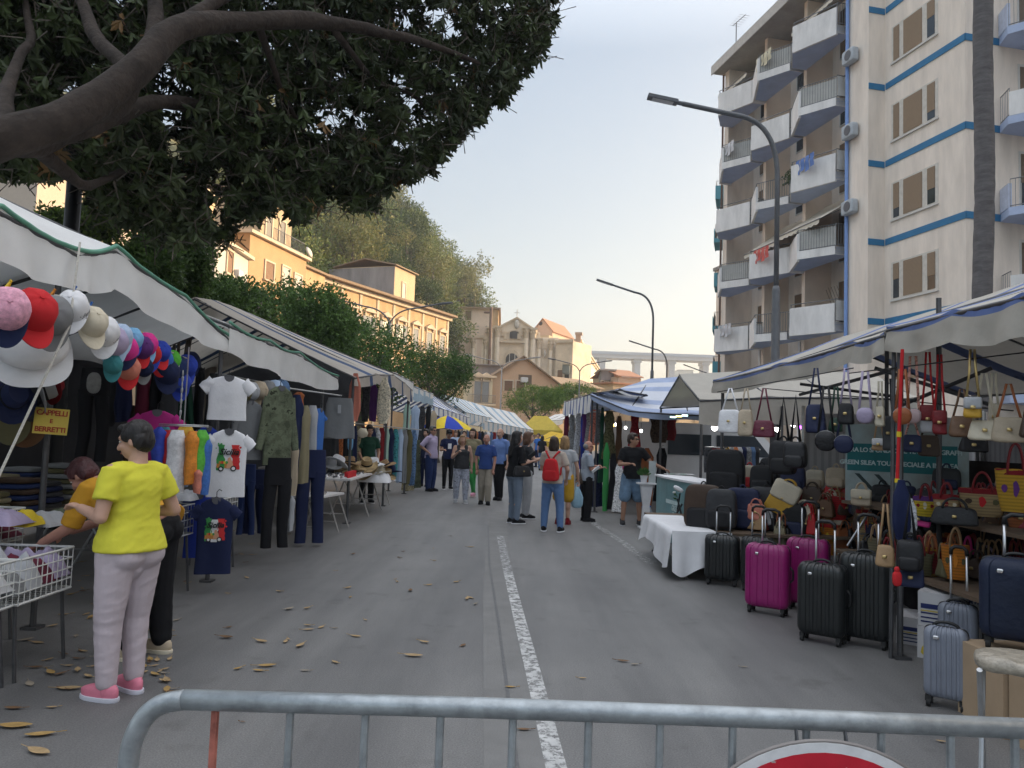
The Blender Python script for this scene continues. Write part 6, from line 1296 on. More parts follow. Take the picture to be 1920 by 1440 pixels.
for i, (px, a, b_, wp, d, c, lab, cat) in enumerate([(762, 758, 850, 22, 21.5, 'mint', 'mint green dress hanging at the far awning corner', 'dress'), (778, 760, 825, 18, 22, 'pale blue', 'pale blue blouse beside the mint dress', 'blouse'), (790, 762, 870, 20, 23, 'charcoal', 'charcoal patterned dress beside the pale blue blouse', 'dress'), (802, 762, 850, 16, 24, 'black', 'black dress hanging behind the man with hand on hip', 'dress'), (812, 770, 830, 14, 25, 'beige', 'beige blouse at the end of the dresses', 'blouse'), (766, 830, 920, 24, 21, 'khaki', 'khaki leaf patterned long dress reaching the road', 'dress'), (782, 825, 915, 18, 21.5, 'olive', 'olive camouflage dress beside the khaki one', 'dress'), (752, 820, 905, 16, 20.5, 'pale blue', 'pale blue long dress left of the khaki one', 'dress'), (742, 815, 900, 14, 20, 'teal', 'teal patterned long dress inside the hat stall', 'dress'), (700, 720, 790, 16, 19, 'purple', 'purple blouse hanging at the back of the hat stall', 'blouse'), (686, 716, 790, 16, 18.5, 'charcoal', 'charcoal trousers hanging at the back of the hat stall', 'trousers')]):
    hang('dress' if cat == 'dress' else 'thin', px, a, b_, wp, d, cc(c, 'floral' if c in ('charcoal', 'khaki', 'teal') else ('camo' if c == 'olive' else None)), lab, cat, R(25), 120+i, 'dresses at the end of the hat stall', name=cat)
p = at(680, 812, 14.2); b = MB(); b.sell(p, (.10, .07, .09), 1, 1, 14, 10, fn=lambda q: q*(1+.25*NZ.noise(q*30))); b.top('plush_toy', cc('cream'), 'pale yellow soft bundle tied to the pole of the hat stall', 'bundle', smooth=True)
p = at(657, 830, 13.5); b = MB(); b.sell(p, (.05, .02, .14), .8, .8); b.top('paddle', cc('sky blue'), 'sky blue paddle hanging in the hat stall', 'paddle')
# goods under the far awnings, small in the photograph
fr_ = random.Random(9); fcs = ['rust', 'navy', 'black', 'grey', 'white', 'denim', 'dark red', 'pale blue']
for i in range(26):
    px = 848+i*5.6; d = 36+i*.75; c = fcs[i % 8]; hang('thin', px, 806+i*.25, 842-i*.2, 9, d+2.5, cc(c), f'{c} garment hanging under the far left awnings', 'garment', R(40), 150+i, f'{c} garments under the far left awnings', name='garment')
# ================================================================ RIGHT SIDE: bag and suitcase stall
RX = 3.03
def rx_pts(lst): return [pt(px, py, RX) for px, py in lst]
RF1 = rx_pts([(2300, 445), (2060, 510), (1920, 548), (1790, 580), (1664, 612)])
RR1 = [V((4.85, p.y, p.z+.62)) for p in RF1]; RB1 = [V((6.9, p.y, 2.5)) for p in RF1]
st_w = lambda k, w, o=0: (lambda u, v: 1 if (v > -1 and ((u*k+o) % 1) < w) or v == -1 else 0)
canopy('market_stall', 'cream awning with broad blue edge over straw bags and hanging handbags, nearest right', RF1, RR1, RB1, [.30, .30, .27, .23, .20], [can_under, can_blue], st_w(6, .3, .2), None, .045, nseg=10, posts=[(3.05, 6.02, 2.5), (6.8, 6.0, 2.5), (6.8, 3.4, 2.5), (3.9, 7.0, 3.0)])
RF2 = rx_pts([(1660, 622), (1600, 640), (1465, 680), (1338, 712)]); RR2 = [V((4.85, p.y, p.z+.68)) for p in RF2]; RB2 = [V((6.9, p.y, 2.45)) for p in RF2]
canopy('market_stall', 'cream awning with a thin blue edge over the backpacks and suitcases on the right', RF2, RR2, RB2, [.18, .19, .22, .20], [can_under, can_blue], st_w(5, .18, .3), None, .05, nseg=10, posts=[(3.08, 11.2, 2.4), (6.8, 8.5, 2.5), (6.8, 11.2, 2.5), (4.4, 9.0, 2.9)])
p0 = gp(1680, 1228); b = MB(); b.tube([(p0.x-.09, p0.y-.1, 0), (p0.x-.02, p0.y, 2.5)], .017, 8); b.top('awning_pole', steel_dk, 'thin steel pole of the bag stall standing between black suitcases and fruit boxes', 'pole')
b = MB(); a_, c_ = at(1692, 655, 5.75), at(1682, 905, 5.75); b.tube([a_, c_], .013, 8); b.tube([a_.lerp(c_, .62), a_.lerp(c_, .66)], .018, 8, 1); b.tube([a_.lerp(c_, .97), c_], .018, 8, 1); b.top('hooked_pole', [cc('red'), cc('yellow')], 'red pole with yellow joints hanging at the front of the bag stall', 'pole')
# braces under the canopy
b = MB()
for q in (((1640, 690, 6.6), (1860, 760, 6.2)), ((1860, 690, 6.2), (1690, 760, 6.6)), ((1500, 720, 8.6), (1690, 745, 8.2)), ((1690, 690, 7), (1500, 740, 9))): b.tube([at(*q[0]), at(*q[1])], .018, 6)
b.top('awning_brace', steel_dk, 'crossed scissor braces under the bag stall awning', 'brace')
# cream canopy behind and lamps
RF3 = [at(1312, 748, 12.8), at(1440, 742, 12.9), at(1560, 742, 13.0), at(1720, 745, 13.0)]
canopy('market_stall', 'plain cream tent with round white lamps behind the bag stall', RF3, [p+V((0, 1.6, .55)) for p in RF3], [p+V((0, 3.4, 0)) for p in RF3], [.42, .46, .48, .48], [can_under], None, None, .04, posts=[(3.2, 12.9, 2.2), (6.5, 16, 2.3), (4.55, 12.9, 2.25)])
lamp_w = mat('lamp_lit', (.9, .9, .9), .4, emis=(1, .97, .9), es=3.0); lamp_v = mat('lamp_violet', (.3, .05, .8), .4, emis=(.35, .05, 1.0), es=4.0); lamp_o = mat('lamp_orange', (.9, .4, .1), .4, emis=(1, .5, .12), es=2.5)
for i, (px, py, d, m, lab) in enumerate([(1340, 802, 12.9, lamp_w, 'round white lamp at the left of the cream tent'), (1410, 803, 13, lamp_w, 'round white lamp partly behind the dark red bag'), (1458, 804, 13, lamp_w, 'round white lamp right of the dark red bag'), (1487, 798, 13.1, lamp_w, 'slim white lamp beside the black backpack straps'), (1502, 800, 13.1, lamp_v, 'small violet lamp beside the white ones')]):
    p = at(px, py, d); b = MB(); r_ = .055 if i < 3 else .035
    b.lathe([(.004, -r_), (r_*.7, -r_*.7), (r_, 0), (r_*.9, r_*.35)], 14, p, mi=0); b.lathe([(r_*.92, r_*.36), (r_*1.1, r_*.45), (.012, r_*1.1), (.008, r_*3)], 12, p, mi=1); b.top('lamp', [m, plastic_blk], lab, 'lamp', smooth=40)
# big blue striped tent further along
def tent_pat(u, v): return 1 if ((v*5) % 1) < .38 else 0
TFp = [at(1108, 738, 16.8), at(1180, 768, 16.4), at(1290, 776, 16.2), at(1400, 776, 16.2)]
TR = [V((2.9, 19.2, 2.95)), V((3.4, 19, 3.12)), V((4.2, 18.9, 3.2)), V((6, 18.9, 3.1))]
TB = [V((1.8, 24, 2.5)), V((3.2, 24, 2.5)), V((4.6, 24, 2.5)), V((6.2, 24, 2.5))]
canopy('market_stall', 'big tent with white and blue stripes right of the street, over dresses', TFp, TR, TB, [.10, .12, .12, .10], [cloth('canopy_tent_white', (.56, .58, .64), var=.05), cloth('canopy_tent_blue', (.33, .39, .54))], tent_pat, None, .05, nseg=10, posts=[(1.78, 16.9, 2.5), (6, 16.4, 2.3), (1.75, 23.8, 2.5), (3.2, 16.4, 2.3)])
far_canopy('white and blue side flap of the striped tent along the street', 1112, 1058, 735, 752, 16.9, 24, .1, [can_white, can_blue], lambda u, v: 1 if ((u*9) % 1) < .18 else 0, .42, 1.2, bx=1)
# dresses along the street side of the striped tent
rail('clothes_rail', 'steel rail of dresses along the striped tent', at(1118, 772, 16.9), at(1060, 776, 24), .013)
G_P = 'dresses along the striped tent'
for i, (px, a, c_, wp, d, c, k_, lab, cat) in enumerate([(1062, 778, 850, 16, 23.5, 'maroon', None, 'maroon dress at the far end of the striped tent', 'dress'), (1072, 776, 845, 18, 22.6, 'grey', 'floral', 'grey patterned dress third from the far end of the tent', 'dress'), (1084, 774, 850, 18, 21.6, 'pale grey', 'floral', 'pale grey patterned dress next to the purple one', 'dress'), (1093, 772, 880, 16, 20.7, 'royal blue', None, 'royal blue long dress among patterned ones', 'dress'), (1098, 768, 830, 14, 20.2, 'purple', None, 'purple blouse in front of the royal blue dress', 'blouse'),
    (1104, 770, 836, 16, 19.4, 'grey', 'floral', 'grey and white patterned dress left of the coral one', 'dress'), (1113, 768, 834, 22, 18.4, 'coral', 'floral', 'coral red patterned dress at the tent corner', 'dress'), (1122, 768, 830, 14, 17.6, 'grey', 'floral', 'speckled grey dress right of the coral one', 'dress'), (1128, 764, 905, 12, 17.2, 'dark green', None, 'long dark green dress at the corner post', 'dress'), (1142, 770, 860, 30, 17.2, 'olive', 'floral', 'olive patterned dress inside the striped tent', 'dress'), (1160, 780, 880, 18, 17.5, 'brown', None, 'brown dress inside the striped tent', 'dress'),
    (1098, 845, 960, 30, 20, 'navy', 'floral', 'dark navy trousers and dresses below, behind the old man', 'dress'), (1078, 850, 940, 22, 21.6, 'pale grey', 'stripe', 'striped pale dress hanging low behind the red backpack woman', 'dress'), (1120, 850, 950, 26, 17.6, 'navy', 'floral', 'navy flowered dress hanging low beside the old man', 'dress'), (1136, 830, 958, 12, 17.0, 'green', None, 'green trousers hanging at the tent corner', 'trousers'), (1149, 850, 955, 20, 16.9, 'black', None, 'black long dress beside the green trousers', 'dress'), (1160, 870, 960, 24, 16.8, 'white', 'floral', 'white long dress with dark flowers at its hem', 'dress'), (1168, 870, 945, 12, 16.9, 'hot pink', None, 'pink long scarf beside the white flowered dress', 'scarf'),
    (1190, 772, 838, 24, 16.9, 'dark red', 'floral', 'dark red dress hanging above the man in black', 'dress'), (1212, 840, 960, 26, 17.4, 'rust', None, 'rust brown long coat behind the man in black', 'coat'), (1236, 775, 830, 36, 17.2, 'dark brown', 'floral', 'dark brown patterned blouse under the tent', 'blouse'), (1256, 775, 826, 26, 17.6, 'dark red', None, 'dark red blouse beside the brown patterned one', 'blouse'), (1240, 840, 940, 30, 17.4, 'black', None, 'black dresses hanging behind the counter', 'dress')]):
    hang('dress' if cat == 'dress' else 'thin', px, a, c_, wp, d, cc(c, k_), lab, cat, R(-20+7*(i % 5)), 200+i, G_P, name=cat)
# a second white van between the tents seen as bright gaps
vb = thing('van', 'white van parked behind the right stalls under the tents', 'van', (5.0, 21.4, 0), R(90))
for o in list(bpy.data.objects['van'].children):
    c = o.copy(); COL.objects.link(c); c.parent = vb
    for g in o.children: d_ = g.copy(); COL.objects.link(d_); d_.parent = c
# lamps in the striped tent
for px, py, d, m, lab in ((1148, 797, 18.5, lamp_o, 'orange glowing lamp inside the striped tent'), (1155, 796, 19, lamp_w, 'small white lamp beside the orange one'), (1202, 808, 19, lamp_w, 'small white lamp above the man in black'), (1173, 802, 20, lamp_w, 'tiny white lamp at the back of the striped tent')):
    p = at(px, py, d); b = MB(); b.sell(p, (.05, .05, .06) if m is lamp_o else (.035, .035, .04), 1, 1, 12, 8); b.tube([p+V((0, 0, .05)), p+V((0, 0, .2))], .006, 5, 1); b.top('lamp', [m, plastic_blk], lab, 'lamp', smooth=True)
b = MB()
for k, c in enumerate((0, 1, 0)): p = at(1262+k*11, 782-k*1.5, 15.2); b.box(p, (.11, .03, .025), mi=c)
b.top('strip_lamp', [mat('lamp_mint', (.5, .8, .7), .4, emis=(.6, 1, .9), es=1.5), mat('lamp_yellow', (.8, .7, .2), .4, emis=(1, .85, .2), es=1.5)], 'mint and yellow strip lamp over the flower counter', 'lamp', smooth=None)
# rack of garments under the cream tent
rail('clothes_rail', 'steel clothes rail under the cream tent behind the backpacks', at(1322, 838, 12.2), at(1425, 843, 12.6), .013)
rc = ['charcoal', 'dark red', 'coral', 'pale grey', 'mustard', 'grey', 'rust', 'pale grey', 'navy', 'grey', 'denim', 'charcoal']
for i, c in enumerate(rc): hang('thin', 1328+i*8, 838, 885+(i*7 % 9), 13, 12.3+i*.02, cc(c, 'floral') if i % 3 == 0 else cc(c), f'{c} garment on the rail under the cream tent' + (f', beside the {rc[i-1]} one' if i else ', at its left end'), 'garment', R(60), 300+i, 'garments on the rail under the cream tent', name='garment')
# flower counter with GREEN SILEA lettering
ca = gp(1229, 1003); cb = gp(1318, 1045); dv = (cb-ca); L_ = dv.length; rz = math.atan2(dv.y, dv.x)
t = thing('promotion_counter', 'turquoise printed promotion counter lettered GREEN SILEA beside the bag stall', 'counter', (ca.x, ca.y, 0), rz); ct = mat('counter_teal', (.16, .30, .32), .5, var=.25, scale=2); b = MB(); b.prism([(0, 0), (L_*.33, -.07), (L_*.66, -.07), (L_, 0), (L_*.8, .4), (L_*.2, .4)], lambda x, y, z: (x, y, z), .02, 1.0); b.part('panel', ct, t, smooth=None)
b = MB(); b.prism([(-.05, -.03), (L_*.33, -.11), (L_*.66, -.11), (L_+.05, -.03), (L_*.8, .45), (L_*.2, .45)], lambda x, y, z: (x, y, z), 1.0, 1.03); b.part('top', cc('white'), t, smooth=None)
wl = mat('letter_pale', (.5, .62, .62), .7); tk = mat('letter_dark', (.03, .05, .05), .7)
text('lettering', 'GREEN', face_mtx((L_*.55, -.0755, .56), (1, 0, 0), (0, 0, 1)), .12, wl, t, bold=.003); text('lettering', 'SILEA', face_mtx((L_*.55, -.0755, .45), (1, 0, 0), (0, 0, 1)), .12, wl, t, bold=.003)
b = MB(); b.bb(L_*.34, L_*.65, -.075, -.071, .62, .68); b.part('printed_band', wl, t, smooth=None); b = MB(); b.tube([(.1+.14*math.cos(a), -.035-.01, .18+.14*math.sin(a)) for a in [R(10+16*i) for i in range(11)]], .008, 5, 1); b.tube([(.16, -.05, .05), (.16, -.05, .25)], .008, 5, 1); b.part('printed_motif', [tk, tk], t, smooth=None)
# flyers and pots on the counter and the white pedestal
def pot(px, py, d, s, label, white=True, rm=.1, cat='potted plant', tall=False):
    p = at(px, py, d); t = thing('potted_plant', label, cat, p); b = MB(); b.lathe([(.05*s, 0), (.07*s, .12*s), (.075*s, .13*s), (.065*s, .12*s), (.01, .11*s)], 16); b.part('pot', cc('white') if tall else plastic_blk, t)
    r = random.Random(int(px)); b = MB()
    for _ in range(150): q = rdir(r); q.z = abs(q.z); leaf(b, V((0, 0, .13*s))+V((q.x*.8, q.y*.8, q.z))*rm*r.random()**.4, q+V((0, 0, .3)), rdir(r), .06*s, .025*s)
    b.part('leaves', mat('leaf_pot', (.06, .17, .04), .6), t, smooth=None)
    if white:
        b = MB()
        for _ in range(16):
            q = rdir(r); q.z = abs(q.z)*.8+.3; c = V((0, 0, .14*s))+V((q.x*.95, q.y*.95, q.z))*rm*1.08; b.sell(c, (.026*s, .026*s, .014*s), 1, 1, 8, 5)
        b.part('flowers', mat('petal_white', (.75, .75, .72), .7), t, smooth=True)
    return t
pd = gp(1210, 990); t = thing('pedestal', 'tall white tapered pedestal with a plant beside the man in black', 'pedestal', (pd.x, pd.y, 0)); hp = at(1210, 905, pd.y).z
b = MB(); b.bb(-.13, .13, -.1, .1, 0, .02); b.bb(-.17, .17, -.13, .13, hp-.025, hp); b.rings([[(-.08, -.06, .02), (.08, -.06, .02), (.08, .06, .02), (-.08, .06, .02)], [(-.06, -.05, hp*.5), (.06, -.05, hp*.5), (.06, .05, hp*.5), (-.06, .05, hp*.5)], [(-.11, -.09, hp-.025), (.11, -.09, hp-.025), (.11, .09, hp-.025), (-.11, .09, hp-.025)]]); b.part('stand', cc('white'), t, smooth=None)
pot(1207, 905, pd.y, 1.0, 'green grassy plant in a white pot on the white pedestal', False, .12, tall=True)
b = MB(); p = V((pd.x+.1, pd.y-.02, hp)); b.box(p+V((0, 0, .2)), (.13, .008, .4)); b.top('sign_holder', mat('acrylic', (.5, .55, .55), .15, var=.1), 'clear leaflet holder standing on the white pedestal', 'leaflet holder', smooth=None)
for i, (px, py, lab) in enumerate([(1203, 985, 'water bottle on the ground left of the white pedestal'), (1218, 984, 'large water bottle on the ground right of the white pedestal')]):
    p = gp(px, py); b = MB(); b.lathe([(.05, 0), (.055, .02), (.05, .12), (.055, .14), (.055, .24), (.018, .31), (.018, .34)], 14, p, mi=0); b.lathe([(.021, .335), (.021, .36), (.005, .362)], 10, p, mi=1); b.lathe([(.057, .15), (.057, .23)], 14, p, mi=2); b.top('water_bottle', [mat('pet_clear', (.45, .52, .58), .1, spec=.6, alpha=.75), cc('blue'), mat('label_pink', (.6, .4, .5), .6)], lab, 'bottle')
pot(1285, 960, 11.9, 1.35, 'white flowering potted plant standing by the counter', True, .17)
pp = gp(1262, 1030); b = MB(); k0 = at(1240, 1015, 11.6); b.tube([at(1238, 1018, 11.4), at(1279, 945, 11.4)], .014, 7); b.tube([at(1290, 1012, 11.2), at(1270, 935, 11.4)], .014, 7); b.box(at(1272, 984, 11.4), (.3, .26, .03)); b.tube([at(1262, 1010, 11.5), at(1275, 925, 11.4)], .012, 7); b.top('folding_stool', plastic_blk, 'black folding stool standing before the promotion counter', 'stool')
b = MB(); p = at(1272, 917, 11.4); b.sell(p, (.08, .05, .035), .8, .8, rot=M.Rotation(.5, 3, 'Y')); b.top('white_bundle', cc('white'), 'small white bundle on the folding stool', 'bundle', smooth=True)
b = MB()
for k in range(5): b.box((ca.x+.25+.07*k, ca.y-.06*k+.1, 1.036+.004*k), (.2, .14, .004), M.Rotation(.4*k, 3, 'Z'), k % 2)
b.top('leaflets', [cc('white'), cc('mint')], 'white and mint leaflets lying on the promotion counter', 'leaflets', smooth=None)
# ---------------------------------------------------------------- tables of the bag stall
brd = mat('board_brown', (.13, .09, .06), .8)
t = thing('table', 'low far table of the bag stall under the backpacks', 'table', (3.15, 10.2, 0), 0); trestle(t, 2.3, 2.3, .55, brd)
t = thing('table', 'low near table of the bag stall under the straw bags', 'table', (3.95, 6.25, 0), R(90)); trestle(t, 3.4, 1.2, .565, brd)
t = thing('shelf', 'middle shelf of the bag stall behind the straw bags', 'shelf', (3.95, 6.5, .565), R(90)); trestle(t, 3.6, .75, .47, brd)
t = thing('shelf', 'back shelf of the bag stall with the row of dark backpacks', 'shelf', (4.7, 8.2, 0), R(90)); trestle(t, 4.6, .6, 1.08, brd)
# white cloth over the far end of the low table
t = thing('tablecloth', 'white cloth hanging over the far end of the bag table', 'tablecloth', (2.2, 9.98, 0)); b = MB()
def tc_(u, v):
    y = lerp(-.95, .95, u); x = lerp(.25, -.28, min(1, v*2.2)); z = .56 if v < .45 else .56-(v-.45)*1.0*(.55+.25*math.sin(u*5+1)+.2*u)
    xx = x-(.06+.03*math.sin(u*21))*max(0, v-.45)*1.5; return (xx, y, max(.03, z))
b.grid(tc_, 40, 16); 
def td_(u, v):
    x = lerp(-.28, .42, u); z = .56-v*(.46+.06*math.sin(u*9)); return (x, -.95-(.05+.03*math.sin(u*17))*v, z)
def te_(u, v): x = lerp(-.28, .9, u); return (x, .95+(.05+.03*math.sin(u*17))*v, .56-v*.4)
b.grid(td_, 20, 8); b.part('cloth', cc('white'), t, smooth=True)
shade_cl = cloth('shade_sheet', (.02, .018, .02))  # dark sheets added to paint in the shade under and behind the tables
for lab, f in (('added dark sheet giving the shade under the straw bag table', lambda u, v: (3.95-.03*math.sin(u*31)*v, lerp(4.6, 7.9, u), .555-.5*v)), ('added dark sheet giving the shade behind the middle shelf of the bag stall', lambda u, v: (4.36+.02*math.sin(u*29), lerp(4.6, 8.6, u), 1.05-1.0*v)), ('added dark sheet giving the dark gaps at the back of the bag stall', lambda u, v: (5.15+.04*math.sin(u*33), lerp(4.2, 11.2, u), 1.5-1.4*v))):
    b = MB(); b.grid(f, 60, 6); b.grid(lambda u, v: V(f(u, v))+V((.012, 0, 0)), 60, 6); b.top('cloth', shade_cl, lab, 'cloth', smooth=True)
# ---------------------------------------------------------------- backpacks, bags and baskets on the tables
def place(kind, px, pyb, hpx, wpx, x, label, cat, m, rz=None, tilt=0, group=None, **k):
    d = dx(px, x)
    if pyb >= 1000 and px < 1450: pyb, hpx, d = 993, hpx-(pyb-993)*.6, 9.25+(px % 30)*.012
    elif pyb >= 1000: d = (CAMZ-.575)*FPX/(pyb-(816.6+(px-960)*.035))
    if px < 1610: d = max(d, 9.2+(px % 17)*.02)
    elif at(px, pyb, d).x < 3.38: d = dx(px, 3.4+(px % 7)*.015)
    p = at(px, pyb, d); h = hpx*d/FPX; w = wpx*d/FPX; nm = k.pop('name', cat.replace(' ', '_').replace('-', '_'))
    t = thing(nm, label, cat, p, 0, group); t.rotation_euler = (tilt, 0, R(-32) if rz is None else R(rz)); w *= .92
    if kind == 'back': backpack(t, w, h, m, **k)
    elif kind == 'tote': tote(t, w, h, m, **k)
    elif kind == 'basket': basket_bag(t, w, h, m, **k)
    elif kind == 'round': round_bag(t, w*.5, m, **k)
    elif kind == 'duffel': duffel(t, w, h, k.pop('d', .3), m)
    return t
NY = lambda c: cc(c, 'nylon'); LE = lambda c: cc(c, 'leather'); ST = lambda c: cc(c, 'straw')
G_BK = 'backpacks on the bag stall tables'
for q in [(1318, 1012, 95, 78, 2.45, 'dark brown', 'black', 'big black rounded backpack at the far end of the white cloth'), (1352, 1008, 84, 62, 2.55, 'charcoal', 'black', 'charcoal backpack second from the far end of the white cloth'), (1392, 1018, 92, 76, 2.5, 'navy', 'navy', 'large navy backpack standing on the white cloth'), (1437, 1022, 96, 84, 2.55, 'charcoal', 'black', 'large charcoal backpack with grey top right of the navy one'), (1360, 925, 82, 78, 3.0, 'black', 'black', 'black soft rucksack slumped on top of the backpack row'), (1485, 1010, 66, 60, 2.75, 'black', 'navy', 'black backpack beside the mustard bag'),
    (1428, 925, 52, 46, 3.3, 'black', 'black', 'black backpack under the cream and red one'), (1405, 915, 42, 38, 3.5, 'cream', 'red', 'cream and red backpack behind the slumped rucksack'), (1445, 905, 46, 44, 3.6, 'charcoal', 'black', 'charcoal backpack at the back, behind the mustard bag'), (1487, 925, 52, 48, 3.5, 'navy', 'navy', 'dark navy backpack under the hanging rucksacks'), (1528, 915, 34, 36, 3.9, 'cream', 'beige', 'cream mini backpack left of the beige one'), (1568, 915, 38, 40, 3.9, 'beige', 'beige', 'beige mini backpack with a pale clasp'),
    (1605, 912, 34, 40, 4.5, 'black', 'black', 'black backpack in the back row right of the beige one'), (1645, 914, 32, 36, 4.6, 'charcoal', 'black', 'charcoal backpack in the back row before the banner'), (1688, 912, 34, 32, 4.6, 'navy', 'black', 'navy backpack in the back row behind the red pole'), (1722, 914, 30, 34, 4.7, 'black', 'charcoal', 'black backpack with charcoal pocket in the back row'), (1775, 918, 40, 52, 4.5, 'charcoal', 'navy', 'dark hood shaped backpack at the end of the back row'), (1655, 945, 36, 42, 4.0, 'black', 'black', 'black backpack in the middle row before the banner'), (1700, 945, 34, 36, 4.1, 'navy', 'navy', 'navy backpack in the middle row, right of the steel pole'), (1735, 950, 34, 36, 4.1, 'charcoal', 'black', 'charcoal backpack with a pale zip in the middle row')]:
    px, pyb, hp_, wp_, x, c, c2, lab = q; place('back', px, pyb, hp_, wp_, x, lab, 'backpack', NY(c), m2=NY(c2), group=G_BK, zipm=cc('pale grey') if 'pale' in lab else None)
G_H = 'handbags on the bag stall tables'
for q in [(1455, 962, 62, 58, 2.85, 'mustard', 'cream', 'mustard leather bag with a cream flap, tilted on the backpacks', 24), (1418, 975, 30, 40, 2.7, 'coral', None, 'coral pouch between the black backpacks', 0), (1440, 985, 26, 30, 2.6, 'pale grey', None, 'pale grey pouch beside the coral one', -10), (1523, 955, 42, 44, 3.1, 'dark brown', None, 'round dark brown bag in front of the cream mini backpack', 0), (1570, 935, 30, 52, 3.6, 'red', None, 'red tote bag in front of the beige mini backpack', 0), (1540, 980, 44, 40, 2.95, 'brown', 'brown', 'brown shoulder bag below the round dark brown one', 8), (1568, 985, 60, 36, 2.9, 'cream', None, 'cream white tote in the middle of the table', -8), (1500, 975, 28, 40, 2.95, 'cream', None, 'cream clutch half under the mustard bag', 12), (1512, 990, 24, 28, 2.8, 'pale grey', 'black', 'leopard speckled small bag left of the brown one', 0), (1615, 948, 30, 40, 3.3, 'beige', 'cream', 'beige bag with cream flap behind the straw baskets', 0), (1555, 1006, 24, 40, 2.75, 'black', None, 'black clutch under the cream tote', 0), (1462, 1022, 36, 26, 2.55, 'khaki', None, 'khaki bucket bag at the front beside the charcoal backpack', 0),
    (1850, 1062, 22, 50, 3.4, 'lilac', 'pale pink', 'lilac flap bag at the right front of the table', 0), (1905, 1058, 34, 40, 3.4, 'cream', 'cream', 'cream flap bag beside the lilac one', 0), (1790, 985, 34, 90, 3.4, 'black', None, 'wide black slouch bag in front of the big straw bag', 0), (1720, 985, 26, 50, 3.3, 'hot pink', 'navy', 'small navy and pink bag by the pole', 10)]:
    px, pyb, hp_, wp_, x, c, fl, lab, tl = q; t = place('tote', px, pyb, hp_, wp_, x, lab, 'handbag', mat('leather_leopard', (.42, .38, .32), .6, var=.7, scale=40, kind='camo') if 'leopard' in lab else LE(c), flap=LE(fl) if fl else None, group=G_H, hh=.08); t.rotation_euler.y = R(tl)
G_B = 'straw bags with leather handles'
for q in [(1590, 1028, 66, 52, 2.95, 'straw', 'rust', 'purple', ('cream', 'purple'), 'straw bag with purple rim and scroll patches beside the steel pole'), (1625, 1018, 60, 40, 3.1, 'straw', 'rust', 'dark red', ('yellow', 'red'), 'straw bag with a red rim behind the purple rimmed one'), (1553, 1040, 56, 42, 2.7, 'orange', 'rust', 'red', ('bright green', 'yellow'), 'orange red bucket basket with a green flower'), (1600, 1072, 62, 44, 2.65, 'tan', 'rust', None, None, 'plain tan basket behind the black suitcase'), (1792, 1086, 62, 50, 3.0, 'orange', 'tan', 'rust', ('olive', 'orange'), 'orange straw basket with tall tan handles at the front'), (1742, 1082, 54, 36, 3.05, 'mustard', 'tan', 'dark red', ('yellow', 'olive'), 'mustard and dark red basket left of the orange one'), (1842, 968, 50, 84, 3.7, 'straw', 'dark red', 'dark red', ('dark brown', 'red', 'olive'), 'big straw bag with dark red fringe and coloured spots'), (1905, 960, 78, 70, 3.5, 'mustard', 'dark red', 'dark red', ('purple',), 'large mustard yellow straw bag with a purple leaf at the right edge'), (1775, 965, 36, 50, 3.5, 'straw', 'dark red', 'dark red', ('cream', 'dark red'), 'straw bag with cream flowers left of the big straw bag'), (1735, 968, 36, 44, 3.5, 'yellow', 'dark red', 'purple', ('dark red', 'cream'), 'yellow straw bag with purple rim near the red pole'), (1905, 1020, 60, 60, 3.3, 'orange', 'tan', 'dark red', ('mustard',), 'orange bag with long handles below the yellow one'), (1850, 1035, 40, 60, 3.3, 'dark red', 'tan', 'dark red', ('rust',), 'dark red basket behind the orange front basket'), (1815, 1075, 44, 34, 3.25, 'navy', 'hot pink', 'hot pink', ('hot pink', 'teal'), 'navy basket with a pink flower right of the orange one'), (1678, 1000, 50, 36, 3.2, 'rust', 'rust', 'dark red', ('red',), 'rust red basket between the two poles'), (1760, 1040, 40, 44, 3.3, 'dark red', 'tan', 'rust', ('orange',), 'second dark red basket with tan handles behind the mustard one'), (1640, 1060, 50, 30, 2.8, 'khaki', 'tan', None, None, 'khaki basket behind the leather bucket bag')]:
    px, pyb, hp_, wp_, x, c, hm, tm_, pt_, lab = q; place('basket', px, pyb, hp_, wp_, x, lab, 'straw bag', ST(c), hm=LE(hm), trim_m=cc(tm_) if tm_ else None, patch=[cc(z) for z in pt_] if pt_ else None, group=G_B, hh=hp_*.75*dx(px, x)/FPX)
# the crowded heap between them
fr2 = random.Random(17); fc = ['dark red', 'black', 'black', 'rust', 'brown', 'tan', 'navy', 'dark brown', 'black', 'olive', 'charcoal', 'red']
for i in range(190):
    far = i < 90; px = fr2.uniform(1400, 1610) if far else fr2.uniform(1600, 1930); pyb = fr2.uniform(945, 1035) if far else fr2.uniform(960, 1085)
    c = fc[i % 12]; k_ = fr2.choice(['tote', 'basket', 'tote']); x = lerp(4.0, 3.2, (pyb-945)/140)+(.2 if not far else -.1)
    hp_ = fr2.uniform(26, 44); nm_ = 'straw_bag' if k_ == 'basket' else 'handbag'; cat_ = nm_.replace('_', ' ')
    t = place(k_, px, pyb, hp_, fr2.uniform(28, 50), x, f'{c} {cat_} half buried in the crowded heap on the bag stall', cat_, ST(c) if k_ == 'basket' else LE(c), rz=fr2.uniform(-70, 10), group=f'{c} {cat_}s in the heap of the bag stall', name=nm_, **(dict(hm=LE(fr2.choice(['rust', 'tan', 'dark red'])), hh=.16) if k_ == 'basket' else dict(hh=fr2.uniform(.05, .14))))
